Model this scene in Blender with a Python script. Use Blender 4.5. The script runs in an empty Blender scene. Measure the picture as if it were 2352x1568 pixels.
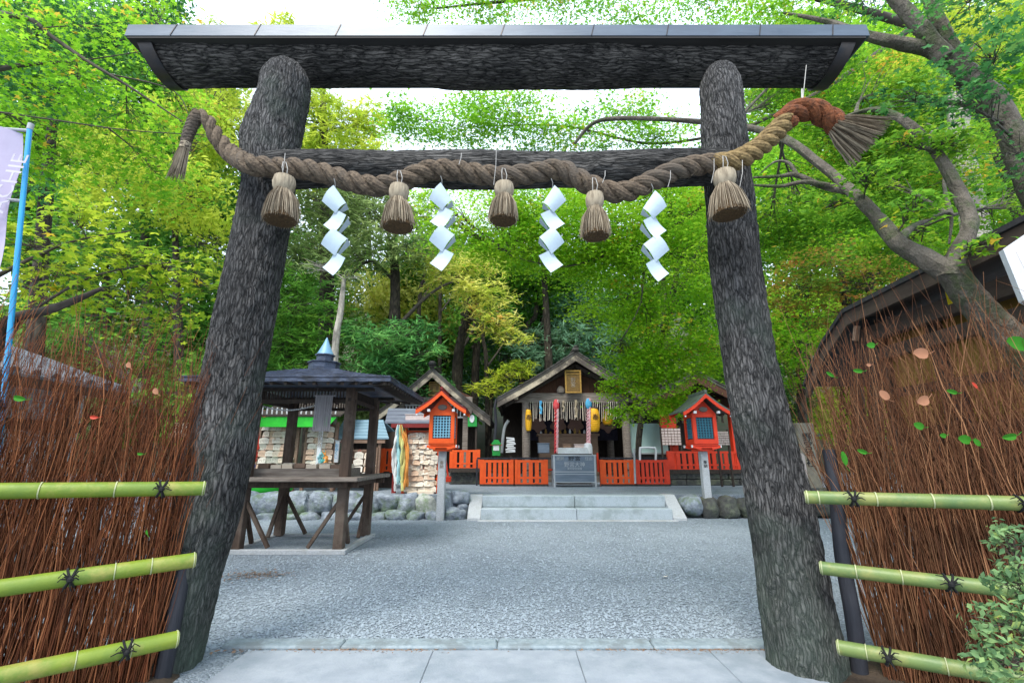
import bpy, bmesh, math, random
import numpy as np
from mathutils import Vector, Matrix, noise
R = math.radians
RS = np.random.RandomState(7)
random.seed(7)
SC = bpy.context.scene
COL = SC.collection

# ---------------------------------------------------------------- camera
H = 1.25                                    # eye height
F = 1050.0                                  # focal length in picture units (picture 2352 x 1568)
PITCH = math.atan(266.0 / F)
cd = bpy.data.cameras.new('camera')
cd.sensor_width = 36.0
cd.lens = 36.0 * F / 2352.0
cd.clip_start = 0.05
cd.clip_end = 3000
cam = bpy.data.objects.new('camera', cd)
COL.objects.link(cam)
cam.location = (0, 0, H)
cam.rotation_euler = (math.pi / 2 + PITCH, 0, 0)
SC.camera = cam

# ---------------------------------------------------------------- sky, sun, exposure
SUN_EL, SUN_AZ = R(56), R(205)              # azimuth clockwise from +Y (north): behind the viewer, to the left
w = bpy.data.worlds.new('World')
SC.world = w
w.use_nodes = True
nt = w.node_tree
bg = nt.nodes['Background']
sky = nt.nodes.new('ShaderNodeTexSky')
sky.sky_type = 'NISHITA'
sky.sun_disc = False
sky.sun_elevation = SUN_EL
sky.sun_rotation = SUN_AZ
sky.air_density = 1.0
sky.dust_density = 3.0
sky.ozone_density = 1.0
# thin bright cloud over most of the sky, drawn on the sky itself
wtc = nt.nodes.new('ShaderNodeTexCoord'); wn = nt.nodes.new('ShaderNodeTexNoise'); wn.inputs['Scale'].default_value = 2.2; wn.inputs['Detail'].default_value = 5
nt.links.new(wtc.outputs['Generated'], wn.inputs['Vector'])
wr = nt.nodes.new('ShaderNodeMapRange'); wr.inputs[1].default_value = 0.3; wr.inputs[2].default_value = 0.7; wr.inputs[3].default_value = 0.62; wr.inputs[4].default_value = 0.97
nt.links.new(wn.outputs['Fac'], wr.inputs[0])
wm_ = nt.nodes.new('ShaderNodeMixRGB'); wm_.inputs[2].default_value = (6.2, 7.2, 8.4, 1)
nt.links.new(wr.outputs[0], wm_.inputs[0]); nt.links.new(sky.outputs[0], wm_.inputs[1]); nt.links.new(wm_.outputs[0], bg.inputs[0])
bg.inputs[1].default_value = 0.15
sl = bpy.data.lights.new('sun', 'SUN')
sl.energy = 1.9
sl.angle = R(24)
sl.color = (1.0, 0.95, 0.86)
so = bpy.data.objects.new('sun', sl)
COL.objects.link(so)
sd = Vector((math.sin(SUN_AZ) * math.cos(SUN_EL), math.cos(SUN_AZ) * math.cos(SUN_EL), math.sin(SUN_EL)))
so.rotation_euler = sd.to_track_quat('Z', 'Y').to_euler()
so.location = (0, 0, 30)
SC.view_settings.view_transform = 'Standard'
SC.view_settings.look = 'None'
SC.view_settings.exposure = 1.1
SC.view_settings.gamma = 1.0
SC.view_settings.use_curve_mapping = False
try:
    SC.cycles.max_bounces = 7
    SC.cycles.diffuse_bounces = 5
    SC.cycles.glossy_bounces = 2
    SC.cycles.transmission_bounces = 4
    SC.cycles.use_denoising = True
except Exception:
    pass

# ---------------------------------------------------------------- measuring helpers
CP, SP = math.cos(PITCH), math.sin(PITCH)
def ray(x, y):
    v = 784.0 - y
    return (x - 1176.0, F * CP - v * SP, F * SP + v * CP)
def P(x, y, Y):
    """world point at distance Y seen at picture position x, y"""
    d = ray(x, y); t = Y / d[1]
    return Vector((d[0] * t, Y, H + d[2] * t))
def G(x, y, z=0.0):
    d = ray(x, y); t = (z - H) / d[2]
    return Vector((d[0] * t, d[1] * t, z))
def mpp(y, Y):
    return Y / ray(0, y)[1]

# ---------------------------------------------------------------- mesh builder
class MB:
    def __init__(s):
        s.v = []; s.f = []; s.n = 0; s.tone = []; s.has = False
    def add(s, vs, fs, tone=0.0):
        o = s.n
        for p in vs: s.v.append((p[0], p[1], p[2]))
        s.n += len(vs)
        s.f += [tuple(i + o for i in f) for f in fs]
        s.tone += [tone] * len(vs)
        if tone: s.has = True
        return s
    def box(s, c, d, rot=None, tone=0.0, taper=1.0, bev=0.0):
        """box of centre c and full size d; bev > 0 chamfers the vertical and horizontal edges"""
        hx, hy, hz = d[0] / 2, d[1] / 2, d[2] / 2
        if bev > 0:
            bm = bmesh.new(); bmesh.ops.create_cube(bm, size=1.0)
            for q in bm.verts: q.co = Vector((q.co.x * d[0], q.co.y * d[1], q.co.z * d[2]))
            bmesh.ops.bevel(bm, geom=list(bm.edges), offset=bev, segments=1, affect='EDGES')
            bm.verts.index_update()
            vs = [q.co.copy() for q in bm.verts]; fs = [tuple(q.index for q in f.verts) for f in bm.faces]; bm.free()
        else:
            vs = [Vector((x * hx * (taper if z > 0 else 1), y * hy * (taper if z > 0 else 1), z * hz)) for z in (-1, 1) for y in (-1, 1) for x in (-1, 1)]
            fs = [(0, 2, 3, 1), (4, 5, 7, 6), (0, 1, 5, 4), (2, 6, 7, 3), (0, 4, 6, 2), (1, 3, 7, 5)]
        if rot is not None: vs = [rot @ v for v in vs]
        c = Vector(c)
        return s.add([v + c for v in vs], fs, tone)
    def bar(s, a, b, wx, wy, tone=0.0, up=(0, 0, 1)):
        """rectangular bar from a to b"""
        a, b = Vector(a), Vector(b); d = b - a; L = d.length; d.normalize()
        u = Vector(up)
        if abs(d.dot(u)) > 0.98: u = Vector((0, 1, 0))
        x = d.cross(u).normalized(); y = x.cross(d).normalized()
        rot = Matrix((x, y, d)).transposed()
        return s.box((a + b) / 2, (wx, wy, L), rot, tone)
    def tube(s, pts, rad, n=8, cap=True, tone=0.0, fn=None, ends=True):
        pts = [Vector(p) for p in pts]
        k = len(pts)
        if not hasattr(rad, '__len__'): rad = [rad] * k
        t0 = (pts[1] - pts[0]).normalized()
        ref = Vector((0, 0, 1)) if abs(t0.z) < 0.9 else Vector((1, 0, 0))
        x = t0.cross(ref).normalized()
        vs = []
        for i, p in enumerate(pts):
            a = pts[max(i - 1, 0)]; b = pts[min(i + 1, k - 1)]
            t = (b - a).normalized()
            x = (x - t * x.dot(t)).normalized(); y = t.cross(x)
            for j in range(n):
                an = 2 * math.pi * j / n
                r = rad[i] if fn is None else rad[i] * fn(i, an, p)
                vs.append(p + (x * math.cos(an) + y * math.sin(an)) * r)
        fs = [(i * n + j, i * n + (j + 1) % n, (i + 1) * n + (j + 1) % n, (i + 1) * n + j) for i in range(k - 1) for j in range(n)]
        if cap:
            fs.append(tuple(range(n - 1, -1, -1))); fs.append(tuple((k - 1) * n + j for j in range(n)))
        return s.add(vs, fs, tone)
    def lathe(s, c, prof, n=16, tone=0.0, sx=1.0, sy=1.0, a0=0.0):
        c = Vector(c); vs = []
        for r, z in prof:
            for j in range(n):
                an = a0 + 2 * math.pi * j / n
                vs.append(c + Vector((math.cos(an) * r * sx, math.sin(an) * r * sy, z)))
        k = len(prof)
        fs = [(i * n + j, i * n + (j + 1) % n, (i + 1) * n + (j + 1) % n, (i + 1) * n + j) for i in range(k - 1) for j in range(n)]
        fs.append(tuple(range(n - 1, -1, -1))); fs.append(tuple((k - 1) * n + j for j in range(n)))
        return s.add(vs, fs, tone)
    def prism(s, poly, off, tone=0.0):
        """polygon (list of 3D points) extruded by vector off"""
        n = len(poly); off = Vector(off); poly = [Vector(p) for p in poly]
        vs = poly + [p + off for p in poly]
        fs = [tuple(range(n - 1, -1, -1)), tuple(range(n, 2 * n))] + [(i, (i + 1) % n, n + (i + 1) % n, n + i) for i in range(n)]
        return s.add(vs, fs, tone)
    def build(s, name, mat, parent=None, smooth=False, local=False):
        org = Vector((0, 0, 0)) if (parent is None or local) else ORG.get(parent.name, Vector((0, 0, 0)))
        me = bpy.data.meshes.new(name)
        va = np.array(s.v, dtype=np.float32).reshape(-1, 3) - np.array(org, dtype=np.float32)
        me.from_pydata(va.tolist(), [], s.f)
        if s.has:
            at = me.attributes.new('tone', 'FLOAT', 'POINT')
            at.data.foreach_set('value', np.array(s.tone, dtype=np.float32))
        bm = bmesh.new(); bm.from_mesh(me); bmesh.ops.recalc_face_normals(bm, faces=bm.faces); bm.to_mesh(me); bm.free()
        if smooth:
            me.polygons.foreach_set('use_smooth', [True] * len(me.polygons))
            try: me.set_sharp_from_angle(angle=R(42))
            except Exception: pass
        me.materials.append(mat)
        o = bpy.data.objects.new(name, me)
        COL.objects.link(o)
        if parent is not None:
            o.parent = parent
            ORG[o.name] = org
        return o
ORG = {}
def raw_mesh(name, V, FC, sizes, mat, parent=None, tone=None, org=None, smooth=False):
    """fast mesh from numpy arrays: V (n,3), FC flat loop indices, sizes per face"""
    if org is None: org = ORG.get(parent.name, Vector((0, 0, 0))) if parent is not None else Vector((0, 0, 0))
    me = bpy.data.meshes.new(name)
    V = np.asarray(V, dtype=np.float32) - np.array(org, dtype=np.float32)
    me.vertices.add(len(V)); me.vertices.foreach_set('co', V.ravel())
    me.loops.add(len(FC)); me.loops.foreach_set('vertex_index', np.asarray(FC, dtype=np.int32))
    me.polygons.add(len(sizes))
    st = np.concatenate(([0], np.cumsum(sizes)[:-1])).astype(np.int32)
    me.polygons.foreach_set('loop_start', st)
    me.update(calc_edges=True)
    if tone is not None:
        at = me.attributes.new('tone', 'FLOAT', 'POINT'); at.data.foreach_set('value', np.asarray(tone, dtype=np.float32))
    if smooth: me.polygons.foreach_set('use_smooth', [True] * len(sizes))
    me.materials.append(mat)
    o = bpy.data.objects.new(name, me); COL.objects.link(o)
    if parent is not None: o.parent = parent; ORG[o.name] = Vector(org)
    return o
def tag(o, label, cat, group=None, kind=None):
    if label: o['label'] = label
    if cat: o['category'] = cat
    if group: o['group'] = group
    if kind: o['kind'] = kind
    return o
def thing(name, label, cat, loc=(0, 0, 0), group=None):
    o = bpy.data.objects.new(name, None); COL.objects.link(o)
    o.empty_display_size = 0.1
    o.location = loc; ORG[o.name] = Vector(loc)
    return tag(o, label, cat, group)
def struct(o): o['kind'] = 'structure'; return o
def dup(root, loc, rot=(0, 0, 0), label=None, scale=None):
    r = root.copy(); COL.objects.link(r); r.location = loc; r.rotation_euler = rot
    if scale: r.scale = scale
    if label: r['label'] = label
    for ch in list(root.children):
        c = ch.copy(); COL.objects.link(c); c.parent = r
        for g in list(ch.children):
            d = g.copy(); COL.objects.link(d); d.parent = c
    return r

# ---------------------------------------------------------------- materials
def mk(name, c1, c2=None, rough=0.8, scale=(3, 3, 3), detail=5, lo=0.35, hi=0.65, bump=0.0, bscale=None, c3=None, spec=0.3, metal=0.0, wave=None, tone=None, bdist=0.02, stain=None):
    """noise mixed colour, optional third colour of larger patches (stain), bump from a stretched noise"""
    m = bpy.data.materials.new(name); m.use_nodes = True
    t = m.node_tree; N = t.nodes; L = t.links
    b = N['Principled BSDF']
    b.inputs['Roughness'].default_value = rough
    b.inputs['Specular IOR Level'].default_value = spec
    b.inputs['Metallic'].default_value = metal
    c1 = (*c1, 1)
    if c2 is None: c2 = tuple(x * 0.7 for x in c1[:3])
    tc = N.new('ShaderNodeTexCoord')
    mp = N.new('ShaderNodeMapping'); mp.inputs['Scale'].default_value = scale
    L.new(tc.outputs['Object'], mp.inputs[0])
    nz = N.new('ShaderNodeTexNoise'); nz.inputs['Scale'].default_value = 1.0; nz.inputs['Detail'].default_value = detail; nz.inputs['Roughness'].default_value = 0.62
    L.new(mp.outputs[0], nz.inputs['Vector'])
    rp = N.new('ShaderNodeValToRGB'); rp.color_ramp.elements[0].position = lo; rp.color_ramp.elements[1].position = hi
    rp.color_ramp.elements[0].color = c1; rp.color_ramp.elements[1].color = (*c2, 1)
    L.new(nz.outputs['Fac'], rp.inputs[0])
    out = rp.outputs[0]
    if c3 is not None:
        sc3 = stain or 1.3
        n3 = N.new('ShaderNodeTexNoise'); n3.inputs['Scale'].default_value = sc3; n3.inputs['Detail'].default_value = 6; n3.inputs['Roughness'].default_value = 0.7
        L.new(tc.outputs['Object'], n3.inputs['Vector'])
        r3 = N.new('ShaderNodeValToRGB'); r3.color_ramp.elements[0].position = 0.48; r3.color_ramp.elements[1].position = 0.62
        r3.color_ramp.elements[0].color = (0, 0, 0, 1); r3.color_ramp.elements[1].color = (1, 1, 1, 1)
        L.new(n3.outputs['Fac'], r3.inputs[0])
        mx = N.new('ShaderNodeMixRGB'); mx.inputs[2].default_value = (*c3, 1)
        L.new(r3.outputs[0], mx.inputs[0]); L.new(out, mx.inputs[1]); out = mx.outputs[0]
    if tone is not None:                     # each piece of the mesh a little lighter or darker / another colour
        at = N.new('ShaderNodeAttribute'); at.attribute_name = 'tone'
        mx = N.new('ShaderNodeMixRGB'); mx.inputs[2].default_value = (*tone, 1)
        L.new(at.outputs['Fac'], mx.inputs[0]); L.new(out, mx.inputs[1]); out = mx.outputs[0]
    L.new(out, b.inputs['Base Color'])
    if bump:
        m2 = N.new('ShaderNodeMapping'); m2.inputs['Scale'].default_value = bscale or tuple(x * 3 for x in scale)
        L.new(tc.outputs['Object'], m2.inputs[0])
        n2 = N.new('ShaderNodeTexNoise'); n2.inputs['Scale'].default_value = 1.0; n2.inputs['Detail'].default_value = 6; n2.inputs['Roughness'].default_value = 0.6
        L.new(m2.outputs[0], n2.inputs['Vector'])
        bp = N.new('ShaderNodeBump'); bp.inputs['Strength'].default_value = bump; bp.inputs['Distance'].default_value = bdist
        L.new(n2.outputs['Fac'], bp.inputs['Height']); L.new(bp.outputs[0], b.inputs['Normal'])
    return m

def mk_bark(name, dark, light, scale, vs=1.0, crack=0.5, moss=None, dist=0.02, moss_z=0.0, warp=(0.055, 0.055, 0.14)):
    """bark: stretched, warped cells with furrows between them"""
    m = bpy.data.materials.new(name); m.use_nodes = True
    t = m.node_tree; N = t.nodes; L = t.links; b = N['Principled BSDF']
    b.inputs['Roughness'].default_value = 0.85; b.inputs['Specular IOR Level'].default_value = 0.25
    tc = N.new('ShaderNodeTexCoord')
    nz = N.new('ShaderNodeTexNoise'); nz.inputs['Scale'].default_value = 8.0 * vs; nz.inputs['Detail'].default_value = 5
    L.new(tc.outputs['Object'], nz.inputs['Vector'])
    ma = N.new('ShaderNodeVectorMath'); ma.operation = 'MULTIPLY_ADD'
    ma.inputs[1].default_value = warp; L.new(nz.outputs['Color'], ma.inputs[0]); L.new(tc.outputs['Object'], ma.inputs[2])
    mp = N.new('ShaderNodeMapping'); mp.inputs['Scale'].default_value = scale
    L.new(ma.outputs[0], mp.inputs[0])
    vo = N.new('ShaderNodeTexVoronoi'); vo.feature = 'DISTANCE_TO_EDGE'; vo.inputs['Scale'].default_value = 1.0
    L.new(mp.outputs[0], vo.inputs['Vector'])
    rr = N.new('ShaderNodeValToRGB'); rr.color_ramp.elements[0].position = 0.0; rr.color_ramp.elements[1].position = 0.28
    L.new(vo.outputs['Distance'], rr.inputs[0])
    n2 = N.new('ShaderNodeTexNoise'); n2.inputs['Scale'].default_value = 1.9; n2.inputs['Detail'].default_value = 9; n2.inputs['Roughness'].default_value = 0.7
    L.new(mp.outputs[0], n2.inputs['Vector'])
    ad = N.new('ShaderNodeMath'); ad.operation = 'MULTIPLY_ADD'; ad.inputs[1].default_value = 1.55
    hf = N.new('ShaderNodeMath'); hf.operation = 'MULTIPLY'; hf.inputs[1].default_value = 0.60; L.new(rr.outputs[0], hf.inputs[0])
    L.new(n2.outputs['Fac'], ad.inputs[0]); L.new(hf.outputs[0], ad.inputs[2])
    cr = N.new('ShaderNodeValToRGB'); cr.color_ramp.elements[0].position = 0.45; cr.color_ramp.elements[1].position = 1.5 * 0.98 if False else 0.98
    cr.color_ramp.elements[0].color = (*dark, 1); cr.color_ramp.elements[1].color = (*light, 1)
    sc = N.new('ShaderNodeMath'); sc.operation = 'MULTIPLY'; sc.inputs[1].default_value = 0.64
    L.new(ad.outputs[0], sc.inputs[0]); L.new(sc.outputs[0], cr.inputs[0])
    n5 = N.new('ShaderNodeTexNoise'); n5.inputs['Scale'].default_value = 1.7; n5.inputs['Detail'].default_value = 5; n5.inputs['Roughness'].default_value = 0.65
    L.new(tc.outputs['Object'], n5.inputs['Vector'])
    r5 = N.new('ShaderNodeValToRGB'); r5.color_ramp.elements[0].position = 0.38; r5.color_ramp.elements[1].position = 0.66
    r5.color_ramp.elements[0].color = (0.45, 0.45, 0.45, 1); r5.color_ramp.elements[1].color = (1.35, 1.32, 1.28, 1)
    L.new(n5.outputs['Fac'], r5.inputs[0])
    m5 = N.new('ShaderNodeMixRGB'); m5.blend_type = 'MULTIPLY'; m5.inputs[0].default_value = 1.0
    L.new(cr.outputs[0], m5.inputs[1]); L.new(r5.outputs[0], m5.inputs[2])
    out = m5.outputs[0]
    if moss is not None:
        sp = N.new('ShaderNodeSeparateXYZ'); L.new(tc.outputs['Object'], sp.inputs[0])
        n3 = N.new('ShaderNodeTexNoise'); n3.inputs['Scale'].default_value = 2.6; n3.inputs['Detail'].default_value = 6
        L.new(tc.outputs['Object'], n3.inputs['Vector'])
        a2 = N.new('ShaderNodeMath'); a2.operation = 'MULTIPLY_ADD'; a2.inputs[1].default_value = 1.6
        L.new(n3.outputs['Fac'], a2.inputs[0])
        mr = N.new('ShaderNodeMapRange'); mr.inputs[1].default_value = moss_z; mr.inputs[2].default_value = -0.3; mr.inputs[3].default_value = -0.85; mr.inputs[4].default_value = 0.1
        L.new(sp.outputs['Z'], mr.inputs[0]); L.new(mr.outputs[0], a2.inputs[2])
        mx = N.new('ShaderNodeMixRGB'); mx.inputs[2].default_value = (*moss, 1); mx.use_clamp = True
        cl = N.new('ShaderNodeClamp'); cl.inputs[2].default_value = 0.8; L.new(a2.outputs[0], cl.inputs[0])
        L.new(cl.outputs[0], mx.inputs[0]); L.new(out, mx.inputs[1]); out = mx.outputs[0]
    L.new(out, b.inputs['Base Color'])
    bp = N.new('ShaderNodeBump'); bp.inputs['Strength'].default_value = 1.0; bp.inputs['Distance'].default_value = dist * 1.5
    L.new(ad.outputs[0], bp.inputs['Height']); L.new(bp.outputs[0], b.inputs['Normal'])
    return m

def mk_leaf(name, cols, trans=0.45, rough=0.5, autumn=None, apos=0.93):
    """leaf colours picked per leaf from a ramp; light passes through"""
    m = bpy.data.materials.new(name); m.use_nodes = True
    t = m.node_tree; N = t.nodes; L = t.links; b = N['Principled BSDF']
    b.inputs['Roughness'].default_value = 0.6; b.inputs['Specular IOR Level'].default_value = 0.12
    at = N.new('ShaderNodeAttribute'); at.attribute_name = 'tone'
    rp = N.new('ShaderNodeValToRGB'); els = rp.color_ramp.elements
    n = len(cols); top = apos - 0.02 if autumn else 1.0
    els[0].position = 0.0; els[0].color = (*cols[0], 1)
    els[1].position = top; els[1].color = (*cols[-1], 1)
    for i in range(1, n - 1):
        e = els.new(top * i / (n - 1)); e.color = (*cols[i], 1)
    if autumn:
        e = els.new(apos + 0.01); e.color = (*autumn, 1)
    L.new(at.outputs['Fac'], rp.inputs[0]); L.new(rp.outputs[0], b.inputs['Base Color'])
    tr = N.new('ShaderNodeBsdfTranslucent')
    hs = N.new('ShaderNodeHueSaturation'); hs.inputs['Hue'].default_value = 0.497; hs.inputs['Saturation'].default_value = 0.96; hs.inputs['Value'].default_value = 1.45
    L.new(rp.outputs[0], hs.inputs['Color']); L.new(hs.outputs[0], tr.inputs[0])
    mx = N.new('ShaderNodeMixShader'); mx.inputs[0].default_value = trans
    L.new(b.outputs[0], mx.inputs[1]); L.new(tr.outputs[0], mx.inputs[2])
    L.new(mx.outputs[0], N['Material Output'].inputs[0])
    return m

M = {}
M['torii_up'] = mk_bark('charred_bark_upright', (0.010, 0.010, 0.011), (0.21, 0.205, 0.205), (52, 52, 7), moss=(0.12, 0.165, 0.13), moss_z=1.0)
M['torii_h'] = mk_bark('charred_bark_beam', (0.007, 0.007, 0.007), (0.21, 0.195, 0.18), (4.5, 44, 44), dist=0.02, warp=(0.14, 0.05, 0.05))
M['torii_tie'] = mk_bark('charred_bark_tie', (0.010, 0.010, 0.010), (0.15, 0.145, 0.14), (4, 50, 50), dist=0.015, warp=(0.14, 0.04, 0.04))
M['cap'] = mk('roof_cap_metal', (0.042, 0.062, 0.09), (0.078, 0.105, 0.14), rough=0.42, scale=(1.2, 6, 6), metal=0.25, spec=0.5, c3=(0.065, 0.085, 0.115), stain=2.5, bump=0.1)
M['band'] = mk('dark_metal_band', (0.030, 0.032, 0.036), (0.06, 0.05, 0.045), rough=0.4, scale=(8, 8, 8), metal=0.6)
M['soffit'] = mk('soffit_dark', (0.02, 0.019, 0.018), (0.035, 0.032, 0.03), rough=0.7, scale=(1, 12, 12))
M['rope'] = mk('straw_rope', (0.17, 0.125, 0.085), (0.055, 0.04, 0.028), rough=0.9, scale=(40, 40, 40), bump=0.9, bscale=(25, 90, 90), bdist=0.01, c3=(0.10, 0.08, 0.062), stain=3.0)
M['rope_new'] = mk('golden_rope', (0.29, 0.20, 0.085), (0.12, 0.08, 0.035), rough=0.9, scale=(40, 40, 40), bump=0.9, bscale=(25, 90, 90), bdist=0.01)
M['rope_rust'] = mk('rusty_rope', (0.26, 0.085, 0.032), (0.09, 0.034, 0.016), rough=0.9, scale=(30, 30, 30), bump=1.0, bscale=(60, 60, 60), bdist=0.02)
M['straw'] = mk('straw', (0.42, 0.35, 0.25), (0.20, 0.16, 0.11), rough=0.85, scale=(30, 30, 8), tone=(0.10, 0.07, 0.045))
M['straw_core'] = mk('straw_core', (0.13, 0.075, 0.03), (0.06, 0.035, 0.015), rough=0.9, scale=(60, 60, 60), bump=1.0, bscale=(150, 150, 20))
M['paper'] = mk('white_paper', (0.40, 0.49, 0.56), (0.47, 0.56, 0.62), rough=0.6, scale=(6, 6, 6), bump=0.15, bscale=(15, 15, 15))
M['wire'] = mk('pale_wire', (0.45, 0.43, 0.40), rough=0.5)
M['bamboo'] = mk('green_bamboo', (0.19, 0.25, 0.022), (0.125, 0.20, 0.025), rough=0.45, scale=(5, 5, 5), spec=0.4, bump=0.12, bscale=(30, 30, 30), c3=(0.28, 0.27, 0.06), stain=4)
M['bamboo_r'] = mk('pale_green_bamboo', (0.10, 0.165, 0.055), (0.15, 0.205, 0.055), rough=0.45, scale=(5, 5, 5), spec=0.4, bump=0.12, bscale=(30, 30, 30), c3=(0.22, 0.235, 0.07), stain=4)
M['bamboo_end'] = mk('bamboo_node', (0.42, 0.44, 0.24), (0.30, 0.32, 0.18), rough=0.7, scale=(30, 30, 30))
M['knot'] = mk('black_cord', (0.012, 0.012, 0.013), rough=0.8)
M['blackpost'] = mk('blackened_post', (0.018, 0.020, 0.027), (0.035, 0.036, 0.045), rough=0.7, scale=(20, 20, 2), bump=0.4)
M['twig'] = mk('brushwood', (0.17, 0.052, 0.024), (0.05, 0.022, 0.015), rough=0.95, spec=0.08, scale=(40, 40, 3), tone=(0.42, 0.17, 0.075))
M['twig_r'] = mk('brushwood_right', (0.15, 0.055, 0.028), (0.055, 0.028, 0.018), rough=0.95, spec=0.08, scale=(40, 40, 3), tone=(0.40, 0.20, 0.10))
M['woodg'] = mk('weathered_wood', (0.25, 0.215, 0.185), (0.125, 0.10, 0.085), rough=0.85, scale=(3, 30, 30), bump=0.4, bscale=(4, 50, 50))
M['woodv'] = mk('brown_post_wood', (0.095, 0.062, 0.045), (0.05, 0.034, 0.026), rough=0.8, scale=(30, 30, 2.5), bump=0.4, bscale=(60, 60, 4), c3=(0.13, 0.10, 0.08))
M['woodd'] = mk('dark_wood', (0.032, 0.024, 0.020), (0.06, 0.045, 0.036), rough=0.8, scale=(20, 20, 6), bump=0.3)
M['woodr'] = mk('reddish_wood', (0.10, 0.04, 0.022), (0.055, 0.025, 0.016), rough=0.75, scale=(16, 16, 4), bump=0.3)
M['plaster'] = mk('white_plaster', (0.50, 0.50, 0.50), (0.42, 0.43, 0.44), rough=0.9, scale=(2, 2, 2), c3=(0.40, 0.40, 0.40))
M['slate'] = mk('dark_slate_roof', (0.030, 0.040, 0.070), (0.075, 0.095, 0.15), rough=0.5, scale=(5, 5, 14), bump=0.5, bscale=(10, 10, 40), c3=(0.03, 0.035, 0.05), stain=5)
M['tilegrey'] = mk('grey_tiles', (0.085, 0.095, 0.115), (0.15, 0.165, 0.19), rough=0.55, scale=(9, 9, 9), bump=0.6, bscale=(12, 12, 12))
M['bark_roof'] = mk('bark_shingle', (0.036, 0.032, 0.029), (0.075, 0.066, 0.058), rough=0.9, scale=(6, 30, 30), bump=0.8, bscale=(12, 40, 60), c3=(0.10, 0.095, 0.09), stain=2.2)
M['barge'] = mk('weathered_bargeboard', (0.13, 0.11, 0.092), (0.07, 0.058, 0.05), rough=0.85, scale=(4, 20, 4), c3=(0.46, 0.39, 0.29), stain=1.1, bump=0.3)
M['vermilion'] = mk('vermilion_paint', (0.76, 0.088, 0.006), (0.68, 0.07, 0.006), rough=0.55, scale=(6, 6, 6), spec=0.4, c3=(0.78, 0.11, 0.012), stain=1.2, bump=0.08)
M['redpaint'] = mk('red_paint', (0.72, 0.045, 0.010), (0.60, 0.036, 0.009), rough=0.55, scale=(6, 6, 6), spec=0.4, bump=0.08)
M['darkred'] = mk('dark_red_paint', (0.20, 0.018, 0.016), (0.14, 0.014, 0.012), rough=0.6)
M['lattice_blue'] = mk('lattice_backing', (0.02, 0.045, 0.075), (0.03, 0.06, 0.09), rough=0.4, scale=(9, 9, 9))
M['lattice'] = mk('lattice_light_blue', (0.22, 0.50, 0.66), (0.28, 0.58, 0.74), rough=0.5, scale=(20, 20, 20))
M['lattice2'] = mk('lattice_dark_blue', (0.03, 0.15, 0.21), (0.05, 0.20, 0.27), rough=0.5, scale=(20, 20, 20))
M['granite'] = mk('granite', (0.47, 0.49, 0.51), (0.33, 0.35, 0.37), rough=0.8, scale=(60, 60, 60), bump=0.3, bscale=(120, 120, 120), c3=(0.33, 0.34, 0.34), stain=2)
M['granite_d'] = mk('granite_steps', (0.42, 0.48, 0.52), (0.31, 0.36, 0.40), rough=0.8, scale=(50, 50, 50), bump=0.3, bscale=(100, 100, 100), c3=(0.27, 0.32, 0.33), stain=2.6)
M['boulder'] = mk('boulder', (0.32, 0.36, 0.41), (0.15, 0.175, 0.21), rough=0.85, scale=(8, 8, 8), bump=0.9, bscale=(14, 14, 14), bdist=0.05, c3=(0.14, 0.19, 0.13), stain=3)
M['boulder_l'] = mk('pale_boulder', (0.46, 0.47, 0.44), (0.26, 0.28, 0.26), rough=0.85, scale=(9, 9, 9), bump=0.6, bscale=(14, 14, 14), bdist=0.04, c3=(0.17, 0.24, 0.13), stain=4)
M['boulder_d'] = mk('dark_boulder', (0.095, 0.095, 0.088), (0.05, 0.052, 0.050), rough=0.9, scale=(8, 8, 8), bump=0.9, bscale=(14, 14, 14), bdist=0.05, c3=(0.13, 0.14, 0.10), stain=3)
M['ema'] = mk('pale_plaque_wood', (0.72, 0.62, 0.50), (0.64, 0.53, 0.41), rough=0.7, scale=(4, 4, 30), tone=(0.72, 0.70, 0.66))
M['ink'] = mk('ink', (0.02, 0.02, 0.022), rough=0.7)
M['ink_faint'] = mk('faint_ink', (0.30, 0.24, 0.19), rough=0.8)
M['white'] = mk('white_paint', (0.66, 0.67, 0.68), (0.58, 0.59, 0.61), rough=0.6, scale=(5, 5, 5))
M['steel'] = mk('steel_box', (0.11, 0.145, 0.19), (0.16, 0.20, 0.25), rough=0.4, scale=(2, 8, 8), metal=0.3, spec=0.5)
M['steel_l'] = mk('steel_trim', (0.42, 0.45, 0.47), (0.34, 0.36, 0.38), rough=0.4, scale=(2, 8, 8), metal=0.3)
M['gold'] = mk('old_gold', (0.42, 0.25, 0.06), (0.28, 0.16, 0.04), rough=0.5, scale=(14, 14, 14), metal=0.2)
M['goldd'] = mk('plaque_field', (0.17, 0.10, 0.025), (0.11, 0.065, 0.02), rough=0.6, scale=(12, 12, 12))
M['yellow'] = mk('yellow_lantern', (0.74, 0.40, 0.015), (0.62, 0.31, 0.01), rough=0.5, scale=(5, 5, 20))
M['green'] = mk('green_paint', (0.02, 0.30, 0.05), (0.015, 0.22, 0.04), rough=0.5)
M['greenb'] = mk('bright_green_cloth', (0.03, 0.50, 0.03), (0.02, 0.36, 0.03), rough=0.6)
M['teal_roof'] = mk('pale_blue_sheet_roof', (0.22, 0.33, 0.40), (0.16, 0.26, 0.33), rough=0.5, scale=(3, 3, 20))
M['bluegrey_roof'] = mk('bluegrey_sheet_roof', (0.105, 0.115, 0.15), (0.15, 0.165, 0.20), rough=0.5, scale=(3, 3, 10))
M['green_roof'] = mk('grey_green_copper_roof', (0.075, 0.095, 0.080), (0.12, 0.145, 0.125), rough=0.6, scale=(6, 6, 6), bump=0.2)
M['fin'] = mk('pale_blue_finial', (0.16, 0.32, 0.48), (0.22, 0.38, 0.52), rough=0.45, scale=(5, 5, 5), metal=0.2)
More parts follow.
